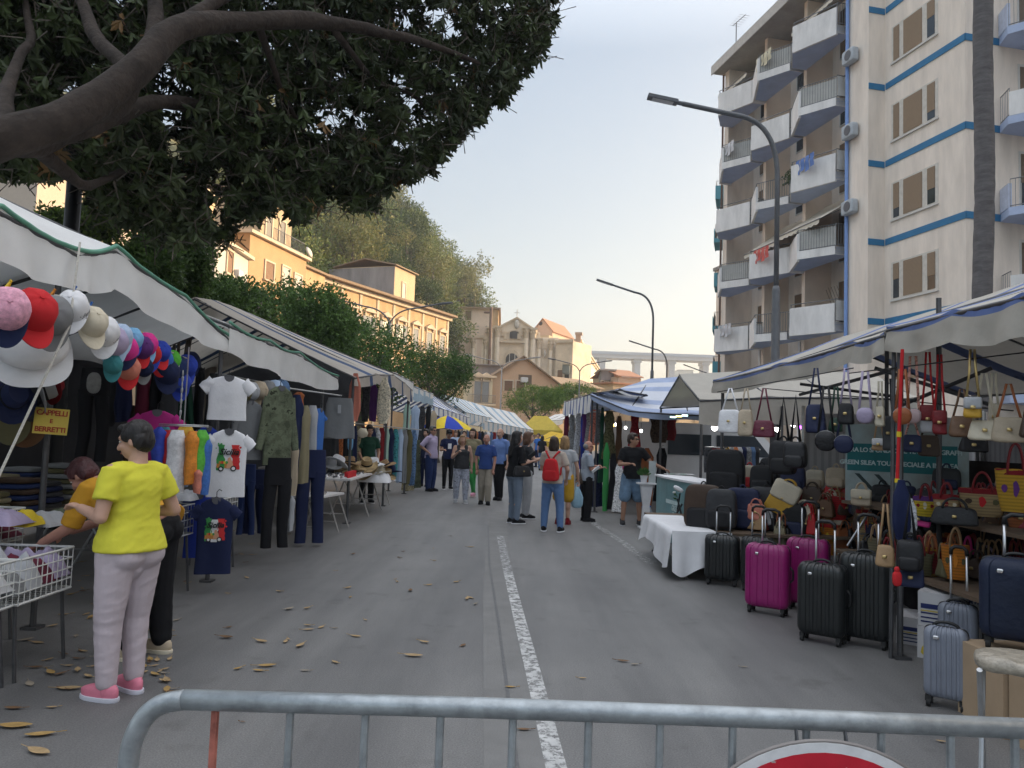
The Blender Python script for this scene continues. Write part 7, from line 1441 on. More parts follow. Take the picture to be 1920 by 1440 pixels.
# hanging bags
G_HG = 'bags hanging from the awning of the bag stall'
def hung(kind, px, pyt, pyb, wpx, d, label, m, strap_py, rz=-30, **k):
    """bag whose body spans pyt..pyb and whose strap reaches up to strap_py"""
    p = at(px, pyb, d); h = at(px, pyt, d).z-p.z; st = at(px, strap_py, d).z-p.z-h; w = wpx*d/FPX; nm = 'backpack' if kind == 'back' else 'hanging_bag'
    t = thing(nm, label, 'backpack' if kind == 'back' else 'bag', p, R(rz), G_HG)
    if kind == 'tote': tote(t, w, h, m, strap=st, d=.11, **k)
    elif kind == 'round': round_bag(t, min(w, h)*.5, m, strap=max(.1, st), **k)
    else:
        backpack(t, w, h, m, **k); g = MB(); g.tube([(-w*.2, 0, h), (0, 0, h+st), (w*.2, 0, h)], .014, 6); g.part('strap', m, t, smooth=True)
    return t
for q in [('tote', 1368, 768, 812, 46, 8.3, 'white handbag hanging at the far end of the awning', LE('white'), 728), ('tote', 1398, 768, 818, 30, 8.1, 'beige shoulder bag hanging right behind the white handbag', LE('beige'), 728), ('tote', 1432, 788, 820, 42, 7.8, 'dark red crossbody bag hanging on two long straps', LE('maroon'), 728),
    ('back', 1468, 826, 890, 50, 7.4, 'black nylon rucksack hanging low on straps, left of the pair', NY('black'), 745), ('back', 1491, 828, 878, 42, 7.1, 'black leather rucksack hanging low with a white tag', LE('black'), 742), ('tote', 1529, 758, 812, 38, 6.9, 'navy sling bag with a small white label hanging high', NY('navy'), 690), ('round', 1548, 806, 846, 38, 6.8, 'round black bag hanging below the navy sling', LE('black'), 722), ('tote', 1567, 783, 810, 26, 7.0, 'dark green pouch hanging behind the round black bag', LE('dark green'), 725),
    ('tote', 1586, 756, 796, 30, 6.6, 'black teardrop sling bag hanging left of the mauve one', NY('black'), 690), ('round', 1582, 814, 850, 34, 6.6, 'small navy bag hanging below the teardrop sling', NY('navy'), 770), ('round', 1622, 760, 794, 30, 6.4, 'mauve heart shaped bag hanging on a wide lilac strap', LE('lilac'), 692), ('tote', 1650, 762, 800, 18, 6.4, 'cream knotted pouch hanging beside the steel pole', LE('cream'), 715), ('tote', 1666, 780, 845, 22, 6.5, 'slim charcoal bag hanging behind the steel pole', LE('charcoal'), 710), ('tote', 1648, 822, 845, 24, 6.8, 'tan and white mini bag hanging before the banner', LE('tan'), 770),
    ('round', 1692, 762, 796, 32, 5.9, 'red round bag behind the red pole', LE('rust'), 690), ('round', 1712, 758, 794, 28, 6.0, 'dusty pink round bag on a pink heart print strap', LE('pale pink'), 660), ('tote', 1710, 815, 848, 36, 6.1, 'black camera bag hanging below the pink round bag', NY('navy'), 780), ('tote', 1740, 760, 812, 30, 6.0, 'white and red tote hanging on red handles', LE('pale grey'), 660), ('tote', 1762, 770, 815, 26, 5.8, 'dark red tote hanging beside the white and red one', LE('dark red'), 665), ('tote', 1742, 816, 856, 40, 6.2, 'brown slanted bag hanging below the red handled tote', LE('dark brown'), 780),
    ('tote', 1804, 780, 820, 46, 5.4, 'brown hobo bag hanging on one strap', LE('brown'), 730), ('tote', 1824, 745, 784, 32, 5.2, 'mustard bag with a silvery top hanging on a gold chain strap', LE('mustard'), 655), ('tote', 1846, 788, 826, 56, 5.2, 'cream barrel bag hanging on pale straps', LE('cream'), 700), ('tote', 1826, 820, 848, 52, 5.6, 'black pointed shawl bag hanging below the brown hobo', NY('black'), 790), ('tote', 1864, 756, 808, 22, 5.3, 'small cream knitted pouch beside the barrel bag', LE('cream'), 700), ('tote', 1892, 782, 830, 60, 5.1, 'taupe barrel bag hanging on red straps at the right edge', LE('beige'), 720), ('tote', 1940, 780, 822, 50, 4.9, 'dark taupe bag cut by the right edge', LE('dark brown'), 700),
    ('tote', 1660, 1022, 1062, 34, 5.5, 'tan leather bucket bag hanging low with brass rings', LE('tan'), 945), ('back', 1706, 1012, 1070, 46, 5.2, 'black soft bag hanging low at the pole above the fruit boxes', NY('black'), 930), ('tote', 1708, 1060, 1100, 48, 5.25, 'navy soft bag hanging lowest beside a red keyring', NY('navy'), 1010)]:
    kind, px, a, b_, w_, d, lab, m, sp_ = q; kw = {}
    if 'mustard bag' in lab: kw = {'flap': LE('pale grey'), 'hm': mat('brass', (.6, .45, .2), .3, metal=.9)}
    if 'white and red' in lab: kw = {'flap': LE('dark red'), 'hm': LE('red')}
    if 'taupe barrel' in lab: kw = {'hm': LE('rust')}
    if 'mauve' in lab: kw = {'sm': LE('lilac')}
    if 'pink round' in lab: kw = {'sm': mat('strap_hearts', (.60, .30, .24), .7, var=.6, scale=40, kind='camo')}
    if 'tan and white' in lab: kw = {'flap': LE('white')}
    if kind == 'tote' and 'sm' in kw: kw['hm'] = kw.pop('sm')
    hung(kind, px, a, b_, w_, d, lab, m, sp_, **kw)
p = at(1682, 1085, 5.15); b = MB(); b.sell(p, (.03, .02, .05), .7, .7, 12, 8); b.sell(p+V((0, 0, .06)), (.02, .015, .02), 1, 1, 10, 6); b.top('keyring', cc('red'), 'red plush keyring hanging beside the navy soft bag', 'keyring', smooth=True)
for i, q in enumerate([((1345, 735, 8.9), (1600, 690, 6.5)), ((1590, 700, 6.6), (1930, 660, 4.9)), ((1430, 728, 8.2), (1900, 770, 5.4))]): rail('rope', ['thin dark line under the awning carrying the white handbags', 'thin dark line under the awning carrying the small round bags', 'thin sagging line carrying the lower bags'][i], at(*q[0]), at(*q[1]), .005, 'rope', plastic_blk)
p = at(1674, 905, 5.5); 
for i, (px, py0, py1, wp, c, lab) in enumerate([(1690, 900, 1010, 20, 'navy', 'dark navy closed umbrella bundle hanging at the pole'), (1706, 935, 1000, 12, 'pale grey', 'grey printed scarf hanging at the pole')]): hang('scarf', px, py0, py1, wp+12, 5.35+.05*i, cc(c, 'floral' if i else None), lab, 'scarf', R(-20), 400+i)
# teal banner behind
ba, bb_ = at(1594, 836, 8.6), at(1775, 856, 8.0); dv = bb_-ba; L_ = V((dv.x, dv.y, 0)).length; t = thing('banner', 'teal and cream printed banner behind the bags, lettered in two lines', 'banner', (ba.x, ba.y, 0), math.atan2(dv.y, dv.x)); z0 = at(1600, 905, 8.6).z; z1 = at(1600, 795, 8.6).z
zc_ = ba.z-.1; b = MB(); b.bb(-.05, L_+.2, 0, .01, z0-.2, z1); b.part('cloth', mat('banner_cream', (.36, .36, .32), .8, var=.25, scale=2.5, col2=(.3, .4, .42)), t, smooth=None)
b = MB(); b.bb(-.03, L_+.1, -.004, -.001, zc_-.17, zc_+.13); b.part('printed_band', mat('banner_teal', (.015, .15, .16), .7), t, smooth=None)
text('lettering', 'AMMIRA LO SPONDI DA E TE SI TUOI GRAFFI', face_mtx((L_*.5, -.007, zc_+.06), (1, 0, 0), (0, 0, 1)), .068, wl, t, bold=.002, space=.9); text('lettering', 'GREEN SILEA TOUR SPECIALE A IN SILEA', face_mtx((L_*.5, -.007, zc_-.08), (1, 0, 0), (0, 0, 1)), .068, wl, t, bold=.002, space=.95)
b = MB()
for k in range(2): b.prism([(.05+.2*k, zc_-.2), (.1+.2*k, zc_-.2), (.4+.2*k, zc_-.52), (.35+.2*k, zc_-.52)], lambda x, z, y: (x, y, z), -.004, -.001)
b.part('printed_bar', tk, t, smooth=None)
# white fence / corrugated wall behind the stall
fw = stripes('corrugated_white', (.50, .50, .52), (.38, .38, .40), 'X', 9, .55, .6, .5)
t = thing('site_fence', 'pale corrugated fence panels behind the bag stall', 'fence', (4.4, 11.6, 0)); b = MB(); b.bb(0, 2.6, 0, .05, .1, 2.1); b.bb(2.8, 6, -.4, -.35, .1, 2.1); b.part('panel', fw, t, smooth=None); b = MB(); b.tube([(0, -.04, 0), (0, -.04, 2.2)], .03, 6); b.tube([(2.7, -.1, 0), (2.7, -.1, 2.2)], .03, 6); b.part('post', steel, t)
t = thing('site_fence', 'grey fence panel behind the straw bags at the right edge', 'fence', (6.95, 3.2, 0), R(90)); b = MB(); b.bb(0, 8, 0, .05, .1, 2.0); b.part('panel', stripes('corrugated_grey', (.36, .35, .36), (.28, .27, .28), 'X', 9, .55, .6, .5), t, smooth=None); 
for k in range(5): b = MB(); b.tube([(k*2, .08, 0), (k*2, .08, 2.2)], .03, 6); b.part('post', steel, t)
# concrete pillar seen under the awning
b = MB(); b.bb(6.2, 6.55, 8.6, 8.95, 0, 2.6); b.top('pillar', mat('pillar_grey', (.24, .23, .27), .8), 'grey square pillar behind the hanging bags', 'pillar', smooth=None)
# ---------------------------------------------------------------- suitcases
SH = {'blk': mat('case_black', (.012, .014, .015), .33, var=.15, spec=.5, bump=.05), 'mag': mat('case_magenta', (.27, .012, .13), .33, var=.1, spec=.5), 'gry': mat('case_grey', (.20, .22, .27), .4, var=.1, spec=.5), 'nvy': mat('case_navy', (.008, .015, .04), .6, var=.2, scale=4, bump=.3, bscale=20)}
for q in [(1358, 1100, 92, 62, 'blk', 'small black hard suitcase in front of the white cloth, handle raised', 45, -22, 5), (1425, 1112, 100, 58, 'blk', 'black suitcase between the white cloth and the front magenta one', 48, -26, 5), (1446, 1155, 128, 78, 'mag', 'front magenta hard suitcase nearest the road', 54, -34, 4), (1522, 1148, 132, 74, 'mag', 'second magenta suitcase, behind the front one', 58, -34, 4), (1551, 1211, 146, 84, 'blk', 'black ribbed suitcase in front of the large black one, handle raised', 66, -38, 6), (1634, 1217, 170, 88, 'blk', 'largest black ribbed suitcase beside the thin steel pole', 60, -38, 6)]:
    px, pyb, hp_, wp_, m, lab, hup, rz, ribs = q; g = gp(px, pyb); k = g.y/FPX; t = thing('suitcase', lab, 'suitcase', (g.x, g.y+.1, 0), R(rz), 'suitcases in front of the bag stall'); suitcase(t, wp_*k*1.02, hp_*k-.06, wp_*k*.52, SH[m], ribs, hup*k)
for (px, pyb, hp_, wp_, lab, dz, hup) in [(1792, 1338, 148, 74, 'grey ribbed cabin suitcase at the front right by the barrier', 0, 0), (1812, 1262, 120, 66, 'second grey ribbed suitcase behind the first, handle raised', 0, .36)]:
    g = gp(px, pyb); k = g.y/FPX; t = thing('suitcase', lab, 'suitcase', (g.x, g.y+.1, dz), R(-36), 'grey suitcases by the barrier'); suitcase(t, wp_*k, hp_*k-.06, wp_*k*.55, SH['gry'], 9, hup)
# soft trolley bags at the right edge
g = gp(1875, 1330); t = thing('trolley_bag', 'navy soft trolley bag standing on a carton at the right edge', 'travel bag', (3.04, 4.62, .445), R(-38)); suitcase(t, .38, .47, .27, SH['nvy'], 0, .2, soft=True)
t = thing('trolley_bag', 'dark grey soft trolley bag cut by the right edge', 'travel bag', (3.08, 4.18, .445), R(-38)); suitcase(t, .44, .46, .3, NY('charcoal'), 0, 0, soft=True)
b = MB(); b.bb(2.82, 3.36, 4.42, 4.86, 0, .44); b.top('carton', cardboard, 'plain cardboard carton under the navy trolley bag', 'box', smooth=None)
b = MB(); b.bb(2.84, 3.4, 3.95, 4.40, 0, .44); b.top('carton', cardboard, 'plain cardboard carton behind the plastic wrapped stool', 'box', smooth=None)
# banana cartons
cw_ = mat('carton_white', (.56, .55, .56), .8, var=.05); cy_ = mat('carton_yellow', (.55, .42, .05), .8); cn_ = mat('carton_navy', (.02, .03, .12), .8)
def carton(label, px, pyb, rz, w_, d_, h_, yel, word=None, dz=0):
    g = gp(px, pyb) if not dz else V((0, 0, 0))
    t = thing('carton', label, 'box', (g.x, g.y, dz), R(rz), 'fruit cartons under the bag table'); b = MB(); b.bb(0, w_, 0, d_, 0, h_); b.part('box', cw_, t, smooth=None)
    b = MB()
    if yel:
        for k, (x, z, s) in enumerate([(.1, .08, .07), (.3, .16, .08), (.45, .07, .05)]): b.prism([(x+s*math.cos(a)*(1+.3*math.sin(2*a)), z+s*1.1*math.sin(a)) for a in [i*PI/6 for i in range(12)]], lambda x_, z_, y: (x_, y, z_), -.004, -.001)
        b.part('printed_mark', cy_, t, smooth=None); b = MB(); b.prism([(.2+.03*math.cos(a), .05+.022*math.sin(a)) for a in [i*PI/5 for i in range(10)]], lambda x_, z_, y: (x_, y, z_), -.005, -.001); b.part('printed_mark', tk, t, smooth=None)
    else:
        b.bb(.02, .19, -.004, -.001, h_*.52, h_*.66); b.bb(.02, .17, -.004, -.001, h_*.44, h_*.47, 1); b.bb(.02, .17, -.004, -.001, h_*.37, h_*.41); b.bb(.02, .16, -.004, -.001, h_*.12, h_*.16); b.bb(.02, .16, -.004, -.001, h_*.24, h_*.28); b.bb(-.004, -.001, .05, d_*.7, h_*.5, h_*.64); b.bb(-.004, -.001, .05, d_*.7, h_*.4, h_*.44, 1); b.part('printed_mark', [cn_, cy_], t, smooth=None)
    if word:
        text('lettering', word, face_mtx((w_*.70, -.004, h_*.52), (1, 0, 0), (0, 0, 1)), .105, cn_, t, bold=.003, space=.92); text('lettering', 'PREMIUM PRODUCE', face_mtx((w_*.66, -.004, h_*.88), (1, 0, 0), (0, 0, 1)), .035, cn_, t, bold=.001)
    return t
c1 = carton('white and yellow fruit carton on the ground under the bag table', 1720, 1232, -36, .58, .4, .24, True); p = c1.location
c2 = carton('white carton lettered BONITA stacked on the yellow and white one', 0, 0, -36, .58, .4, .26, False, 'BONITA', .243); c2.location = (p.x+.01, p.y+.01, .243)
c3 = carton('white fruit carton with navy stripes left of the lettered one', 1680, 1205, -36, .3, .4, .22, False)
# folding stool wrapped in plastic
g = gp(1893, 1395); t = thing('folding_stool', 'grey folding stool with a plastic wrapped seat at the right edge', 'stool', (2.37, 3.6, 0), R(-30)); t.scale = (1.05, 1.05, 1.36); b = MB()
b.sell((0, 0, .47), (.17, .15, .026), .5, .6, 30, 8, fn=lambda q: q+V((0, 0, .010*NZ.noise(q*14))))
b.part('seat', mat('seat_wrap', (.34, .30, .24), .28, var=.3, scale=14, bump=.9, bscale=22, spec=.6), t, smooth=True)
for s in (-1, 1):
    b = MB(); b.tube([(s*.15, -.12, 0), (s*.13, .12, .45)], .012, 8); b.part('leg', steel, t); b = MB(); b.tube([(s*.13, .12, 0), (s*.15, -.12, .45)], .012, 8); b.part('leg', steel, t)
for z, y in ((.06, -.11), (.06, .11)): b = MB(); b.tube([(-.14, y, z), (.14, y, z)], .01, 7); b.part('stretcher', steel, t)
# ================================================================ BARRIER with round sign
galv = mat('galvanised', (.34, .37, .39), .42, metal=.55, var=.28, scale=16, bump=.12, bscale=40); galv.node_tree.nodes['Principled BSDF'].inputs['Specular IOR Level'].default_value = .5
yb = 1.62; PB = lambda px, py: at(px, py, yb)
a0 = PB(330, 1311); a1 = PB(1990, 1369); t = thing('crowd_barrier', 'grey galvanised crowd barrier with thin uprights across the street', 'barrier', ((a0.x+a1.x)/2, yb, 0)); o = V((t.location))
b = MB(); left = [PB(236, 1560)-o, PB(238, 1470)-o, PB(246, 1400)-o, PB(268, 1350)-o, PB(300, 1322)-o, PB(345, 1312)-o]; zl = left[0].z
pts = [V((left[0].x, 0, .12))]+left+[PB(900, 1327)-o, PB(1400, 1345)-o, a1-o, V((a1.x-o.x+.1, 0, a1.z-.06)), V((a1.x-o.x+.14, 0, a1.z-.2)), V((a1.x-o.x+.14, 0, .12))]
def smooth_path(P_, n=6):
    out = []
    for i in range(len(P_)-1):
        p0 = P_[max(i-1, 0)]; p1 = P_[i]; p2 = P_[i+1]; p3 = P_[min(i+2, len(P_)-1)]
        for k in range(n): u = k/n; out.append(.5*((2*p1)+(p2-p0)*u+(2*p0-5*p1+4*p2-p3)*u*u+(3*p1-p0-3*p2+p3)*u**3))
    return out+[P_[-1]]
b.tube(smooth_path(left), .0205, 14); b.tube([left[-1], PB(900, 1327)-o, PB(1400, 1345)-o, a1-o], .0205, 14); b.tube([left[0], V((left[0].x, 0, .15))], .0205, 14); b.tube([a1-o, V((a1.x-o.x, 0, .15))], .0205, 14); b.tube([V((left[0].x, 0, .17)), V((a1.x-o.x, 0, .17))], .0205, 12); b.part('frame', galv, t, smooth=True)
for i, px in enumerate([403, 544, 685, 826, 962, 1104, 1238, 1374, 1512, 1652, 1782, 1902]):
    zt = (a0.z+(px-330)/1660*(a1.z-a0.z))-.01; x = PB(px, 1345).x-o.x; b = MB(); b.tube([(x, 0, .17), (x, 0, zt-o.z)], .0085, 8); u = b.part('upright', mat('upright_red', (.36, .12, .09), .6, var=.4, scale=25) if i == 0 else galv, t, label='upright with flaking red paint' if i == 0 else None)
for x in (left[0].x+.25, a1.x-o.x-.25): b = MB(); b.tube([(x, -.28, 0), (x, 0, .17), (x, .28, 0)], .014, 8); b.part('foot', galv, t)
sg = PB(1534, 1377); rs = .315; ctr = V((sg.x, yb-.03, sg.z-rs)); t = thing('no_entry_sign', 'round red sign with chipped white rim hung on the barrier', 'sign', ctr)
b = MB(); RXm = M.Rotation(PI/2, 3, 'X'); b.lathe([(.0005, -.004), (rs, -.004), (rs+.003, 0), (rs, .004), (.0005, .004)], 56, rot=RXm); b.part('plate', mat('sign_back', (.25, .23, .22), .6, metal=.5), t)
wn = worn('sign_white', (.66, .66, .66), .18, 26); rn = mat('sign_red', (.50, .012, .03), .45, var=.15, scale=8)
b = MB(); b.lathe([(rs-.003, .0045), (rs-.003, .006), (.293, .006), (.293, .0045)], 56, rot=RXm); b.part('rim', mat('sign_rim', (.66, .66, .67), .5, var=.1, scale=30), t, smooth=None)
b = MB(); b.lathe([(.2929, .0045), (.2929, .0062), (.0005, .0062)], 56, rot=RXm); b.part('face', rn, t, smooth=None)
n, N, L = nodes_of(rn); chip = N.new('ShaderNodeTexNoise'); chip.inputs['Scale'].default_value = 38; chip.inputs['Detail'].default_value = 3; cr2 = N.new('ShaderNodeValToRGB'); cr2.color_ramp.elements[0].position = .69; cr2.color_ramp.elements[1].position = .71
tcn = N.new('ShaderNodeTexCoord'); L(tcn.outputs['Object'], chip.inputs['Vector']); L(chip.outputs['Fac'], cr2.inputs[0]); mxn = N.new('ShaderNodeMix'); mxn.data_type = 'RGBA'; L(cr2.outputs[0], mxn.inputs[0]); bs_ = N['Principled BSDF']; L(bs_.inputs['Base Color'].links[0].from_socket, mxn.inputs[6]); mxn.inputs[7].default_value = (.42, .36, .34, 1); L(mxn.outputs[2], bs_.inputs['Base Color'])
b = MB(); b.bb(-.2, .2, -.0085, -.0063, -.05, .05); b.part('bar', mat('sign_rim', ()), t, smooth=None)
for s in (-1, 1): b = MB(); b.tube([(s*.05, .0, rs*.93), (s*.05, .03, rs+.045), (s*.05, .012, rs*.9)], .0025, 5); b.part('wire_tie', steel_dk, t)
# ================================================================ PEOPLE
def capsule(b, p0, p1, r0, r1, n=14, sq=1, ax=None):
    """tapered limb with round ends; sq flattens it across ax"""
    p0, p1 = V(p0), V(p1); t = p1-p0; L_ = max(t.length, 1e-5); t = t/L_; u = V(ax) if ax is not None else V((0, 1, 0)); a = u-t*u.dot(t)
    if a.length < 1e-3: a = t.orthogonal()
    a.normalize(); c = t.cross(a); rs = []
    for k in range(5): g = -PI/2+PI/2*k/4+1e-3; rs.append((p0+t*r0*math.sin(g), r0*max(.02, math.cos(g))))
    for k in range(1, 4): rs.append((p0+t*L_*k/4, lerp(r0, r1, k/4)))
    for k in range(5): g = PI/2*k/4; rs.append((p1+t*r1*math.sin(g), r1*max(.02, math.cos(g))))
    b.rings([[q+(a*math.cos(2*PI*i/n)*sq+c*math.sin(2*PI*i/n))*r for i in range(n)] for q, r in rs])
def ell(b, c, d, rot=None): b.sell(c, d, 1, 1, 18, 12, rot)
def remesh(b, vox, name, mats, sm=5, wr=0, wf=9, seed=0, extra=None):
    me = b.mesh(name+'_raw', mats); o = bpy.data.objects.new('tmp', me); COL.objects.link(o)
    r = o.modifiers.new('r', 'REMESH'); r.mode = 'VOXEL'; r.voxel_size = vox; s = o.modifiers.new('s', 'SMOOTH'); s.factor = .5; s.iterations = sm
    dg = bpy.context.evaluated_depsgraph_get(); m2 = bpy.data.meshes.new_from_object(o.evaluated_get(dg)); bpy.data.objects.remove(o); bpy.data.meshes.remove(me); m2.name = name
    if wr:
        k = V((seed*3.1, seed*1.7, seed*.9))
        for v in m2.vertices:
            p = v.co; q = V(((p.x+p.z*.35)*wf*.55, p.y*wf*.55, (p.z-p.x*.4)*wf*1.25))+k; v.co = p+v.normal*(wr*(.8-2.2*abs(NZ.noise(q))+.4*NZ.noise(q*2.3)))
    m2.materials.clear()
    for m in (mats if isinstance(mats, list) else [mats]): m2.materials.append(m)
    if extra:
        bm = bmesh.new(); bm.from_mesh(m2); em = extra.mesh('x', mats); bm.from_mesh(em); bm.to_mesh(m2); bm.free(); bpy.data.meshes.remove(em)
    m2.polygons.foreach_set('use_smooth', [True]*len(m2.polygons)); m2.update(); return m2
SKIN = {'fair': mat('skin_fair', (.50, .30, .22), .55, var=.08, scale=12, spec=.35), 'tan': mat('skin_tan', (.40, .22, .145), .55, var=.08, scale=12, spec=.35), 'ruddy': mat('skin_ruddy', (.44, .22, .16), .55, var=.1, scale=12, spec=.35)}
eye_w = mat('eye_white', (.6, .58, .55), .3); eye_k = mat('eye_dark', (.02, .015, .012), .2); lip_m = mat('lips', (.32, .12, .10), .5)
HAIR = {c: mat('hair_'+c.replace(' ', '_'), v, .5, var=.45, scale=14, bump=.8, bscale=45, stretch=(1, 1, .25)) for c, v in {'black': (.012, .010, .010), 'dark brown': (.035, .02, .013), 'auburn': (.05, .012, .014), 'brown': (.10, .05, .028), 'blond': (.28, .17, .08), 'grey': (.22, .21, .2), 'dark grey': (.07, .068, .065)}.items()}
def sock(hair_m, *a): pass
def person(label, x, y, hd, H, skin='fair', hair=('black', 'short'), top=('white', .45, 'tee'), bottom=('navy', 'trousers'), shoes=('black', 'white'), arms=None, legs=None, lean=0, hyaw=0, hpit=0, g=1.0, vox=.010, gl=None, hem=None, seed=1, chest=1.0, hips=1.0, top_m=None, bot_m=None, lean_side=0, hat=None, glasses=None):
    s = H/1.70; S_ = lambda *v: V(v)*s; TL = M.Translation(S_(0, 0, .93)) @ M.Rotation(-lean, 4, 'X') @ M.Rotation(lean_side, 4, 'Y') @ M.Translation(-S_(0, 0, .93)); T = lambda *v: TL @ S_(*v)
    hip = [S_(-.085*hips, 0, .90), S_(.085*hips, 0, .90)]
    legs = legs or [((-.01, .02, -.43), (0, -.02, -.40)), ((.01, .02, -.43), (0, -.02, -.40))]
    arms = arms or [((-.06, -.02, -.29), (.0, .08, -.25)), ((.06, -.02, -.29), (.0, .08, -.25))]
    knee = [hip[i]+S_(*legs[i][0]) for i in (0, 1)]; ank = [knee[i]+S_(*legs[i][1]) for i in (0, 1)]
    for i in (0, 1):
        pass
    sh = [T(-.165*(.5+.5*chest), -.005, 1.39), T(.165*(.5+.5*chest), -.005, 1.39)]; elb = [sh[i]+S_(*arms[i][0]) for i in (0, 1)]; wri = [elb[i]+S_(*arms[i][1]) for i in (0, 1)]
    nk = T(0, -.012, 1.45); hc = T(0, .02, 1.585); HM = M.Translation(hc) @ M.Rotation(-lean*.5, 4, 'X') @ M.Rotation(hyaw, 4, 'Z') @ M.Rotation(-hpit, 4, 'X'); hr = HM.to_3x3(); Hd = lambda *v: HM @ S_(*v)
    b = MB(); k = .5+.5*g
    # torso, neck
    def torso(bm_, lv, e, n=26):
        rs = []
        for z, a_, d_, yo in lv:
            ring = []
            for i_ in range(n): q_ = 2*PI*i_/n; c_, s_ = math.cos(q_), math.sin(q_); ring.append(T(math.copysign(abs(c_)**.86, c_)*(a_+e), yo+math.copysign(abs(s_)**.92, s_)*(d_+e), z))
            rs.append(ring)
        bm_.rings(rs)
    bel = .022*max(0, g-1.02)*10*.6
    LV = [(.84, .118*g*hips, .100*g, -.012), (.93, .152*g*hips, .118*g, -.012), (1.0, .148*g*hips, .108*g, .0), (1.10, .128*g, .096*g+bel*.5, .004+bel*.4), (1.20, .140*k*chest, .106*k, .004), (1.28, .152*k*chest, .110*k*chest, .004), (1.35, .150*k*chest, .095*k, -.004), (1.405, .118*chest, .066, -.012), (1.44, .066, .056, -.014)]
    torso(b, LV, 0); capsule(b, T(-.115*chest, -.01, 1.375), T(.115*chest, -.01, 1.375), .055*s*k, .055*s*k); capsule(b, T(0, -.015, 1.38), hc+hr @ S_(0, -.015, -.06), .058*s*k, .052*s)
    # head
    ell(b, Hd(0, -.008, .025), S_(.076, .095, .098), hr); ell(b, Hd(0, .025, -.04), S_(.060, .070, .078), hr); ell(b, Hd(0, .05, -.085), S_(.034, .034, .026), hr)
    capsule(b, Hd(0, .088, .008), Hd(0, .108, -.032), .010*s, .017*s, 10); ell(b, Hd(0, .082, -.066), S_(.026, .014, .013), hr); ell(b, Hd(0, .078, .028), S_(.05, .02, .014), hr)
    for sx in (-1, 1): ell(b, Hd(sx*.077, -.005, -.012), S_(.010, .021, .034), hr); ell(b, Hd(sx*.038, .066, -.03), S_(.024, .024, .026), hr)
    # limbs
    for i, sx in ((0, -1), (1, 1)):
        capsule(b, sh[i], elb[i], .050*s*k, .039*s*k); capsule(b, elb[i], wri[i], .040*s*k, .026*s*k); capsule(b, hip[i], knee[i], .088*s*g, .056*s*k); capsule(b, knee[i], ank[i], .055*s*k, .036*s); ell(b, knee[i].lerp(ank[i], .3)+S_(0, -.015, 0), S_(.05*k, .055*k, .1))
        capsule(b, ank[i]+S_(0, -.03, -.03), ank[i]+S_(sx*.02, .13, -.05), .032*s, .026*s)
        # hand: palm, four bent fingers, thumb
        f = (wri[i]-elb[i]).normalized(); side = f.cross(V((0, 0, 1)));
        if side.length < .2: side = V((0, 1, 0))*sx
        side.normalize(); pn = f.cross(side).normalized()
        if pn.z > 0: pn = -pn
        pc = wri[i]+f*.045*s; capsule(b, wri[i]+f*.012*s, wri[i]+f*.078*s, .026*s, .034*s, 12, .45, pn)
        for j, (o, ln) in enumerate(((-.028, .062), (-.0095, .076), (.0095, .071), (.027, .056))):
            r0 = wri[i]+f*.082*s+side*o*s; m1 = r0+(f*.8+pn*.35).normalized()*ln*.5*s; e = m1+(f*.45+pn*.85).normalized()*ln*.52*s; capsule(b, r0, m1, .0098*s, .009*s, 8); capsule(b, m1, e, .009*s, .0075*s, 8)
        q0 = wri[i]+f*.03*s-side*.026*s*sx; q1 = q0+(f*.55-side*.75*sx+pn*.3).normalized()*.04*s; capsule(b, q0, q1, .0125*s, .011*s, 8); capsule(b, q1, q1+(f*.85+pn*.35).normalized()*.032*s, .0105*s, .0085*s, 8)
    ex = MB()
    for sx in (-1, 1):
        ex.sell(Hd(sx*.031, .0805, .006), S_(.0135, .008, .0075), 1, 1, 12, 8, hr, 1); ex.sell(Hd(sx*.031, .0875, .006), S_(.0055, .003, .006), 1, 1, 8, 6, hr, 2); ex.sell(Hd(sx*.032, .088, .028), S_(.019, .005, .0035), 1, 1, 8, 6, hr, 4)
    ex.sell(Hd(0, .0955, -.066), S_(.021, .004, .0065), 1, 1, 12, 6, hr, 3)
    hm = HAIR[hair[0]]; body = bpy.data.objects.new('person', remesh(b, vox, 'person', [SKIN[skin], eye_w, eye_k, lip_m, hm], 4, extra=ex)); COL.objects.link(body); body.location = (x, y, 0); body.rotation_euler = (0, 0, R(hd)); tag(body, label, 'person', 'people at the market')
    def child(nm, b_, m, wr=.004, v=None, wf=9, sm=5): o = bpy.data.objects.new(nm, remesh(b_, v or vox, nm, m, sm, wr, wf, seed)); COL.objects.link(o); o.parent = body; return o
    # hair
    st = hair[1]; b = MB()
    if st != 'bald':
        ell(b, Hd(0, -.022, .040), S_(.086, .094, .094), hr)
        if st == 'receding': b = MB(); ell(b, Hd(0, -.045, .004), S_(.085, .075, .07), hr)
        if st in ('short', 'mid', 'bob', 'long'): ell(b, Hd(0, -.05, -.005), S_(.081, .068, .085), hr); ell(b, Hd(0, .05, .088), S_(.062, .045, .03), hr)
        if st == 'short':
            for sx in (-1, 1): ell(b, Hd(sx*.070, .012, .035), S_(.018, .05, .045), hr); ell(b, Hd(sx*.072, -.045, -.005), S_(.018, .04, .06), hr)
        if st in ('mid', 'bob', 'long'):
            for sx in (-1, 1): ell(b, Hd(sx*.066, -.012, -.02), S_(.03, .05, .085), hr)
            ell(b, Hd(0, -.055, -.05), S_(.082, .062, .09), hr)
        if st in ('bob', 'long'): ell(b, Hd(0, -.045, -.07), S_(.1, .07, .10), hr)
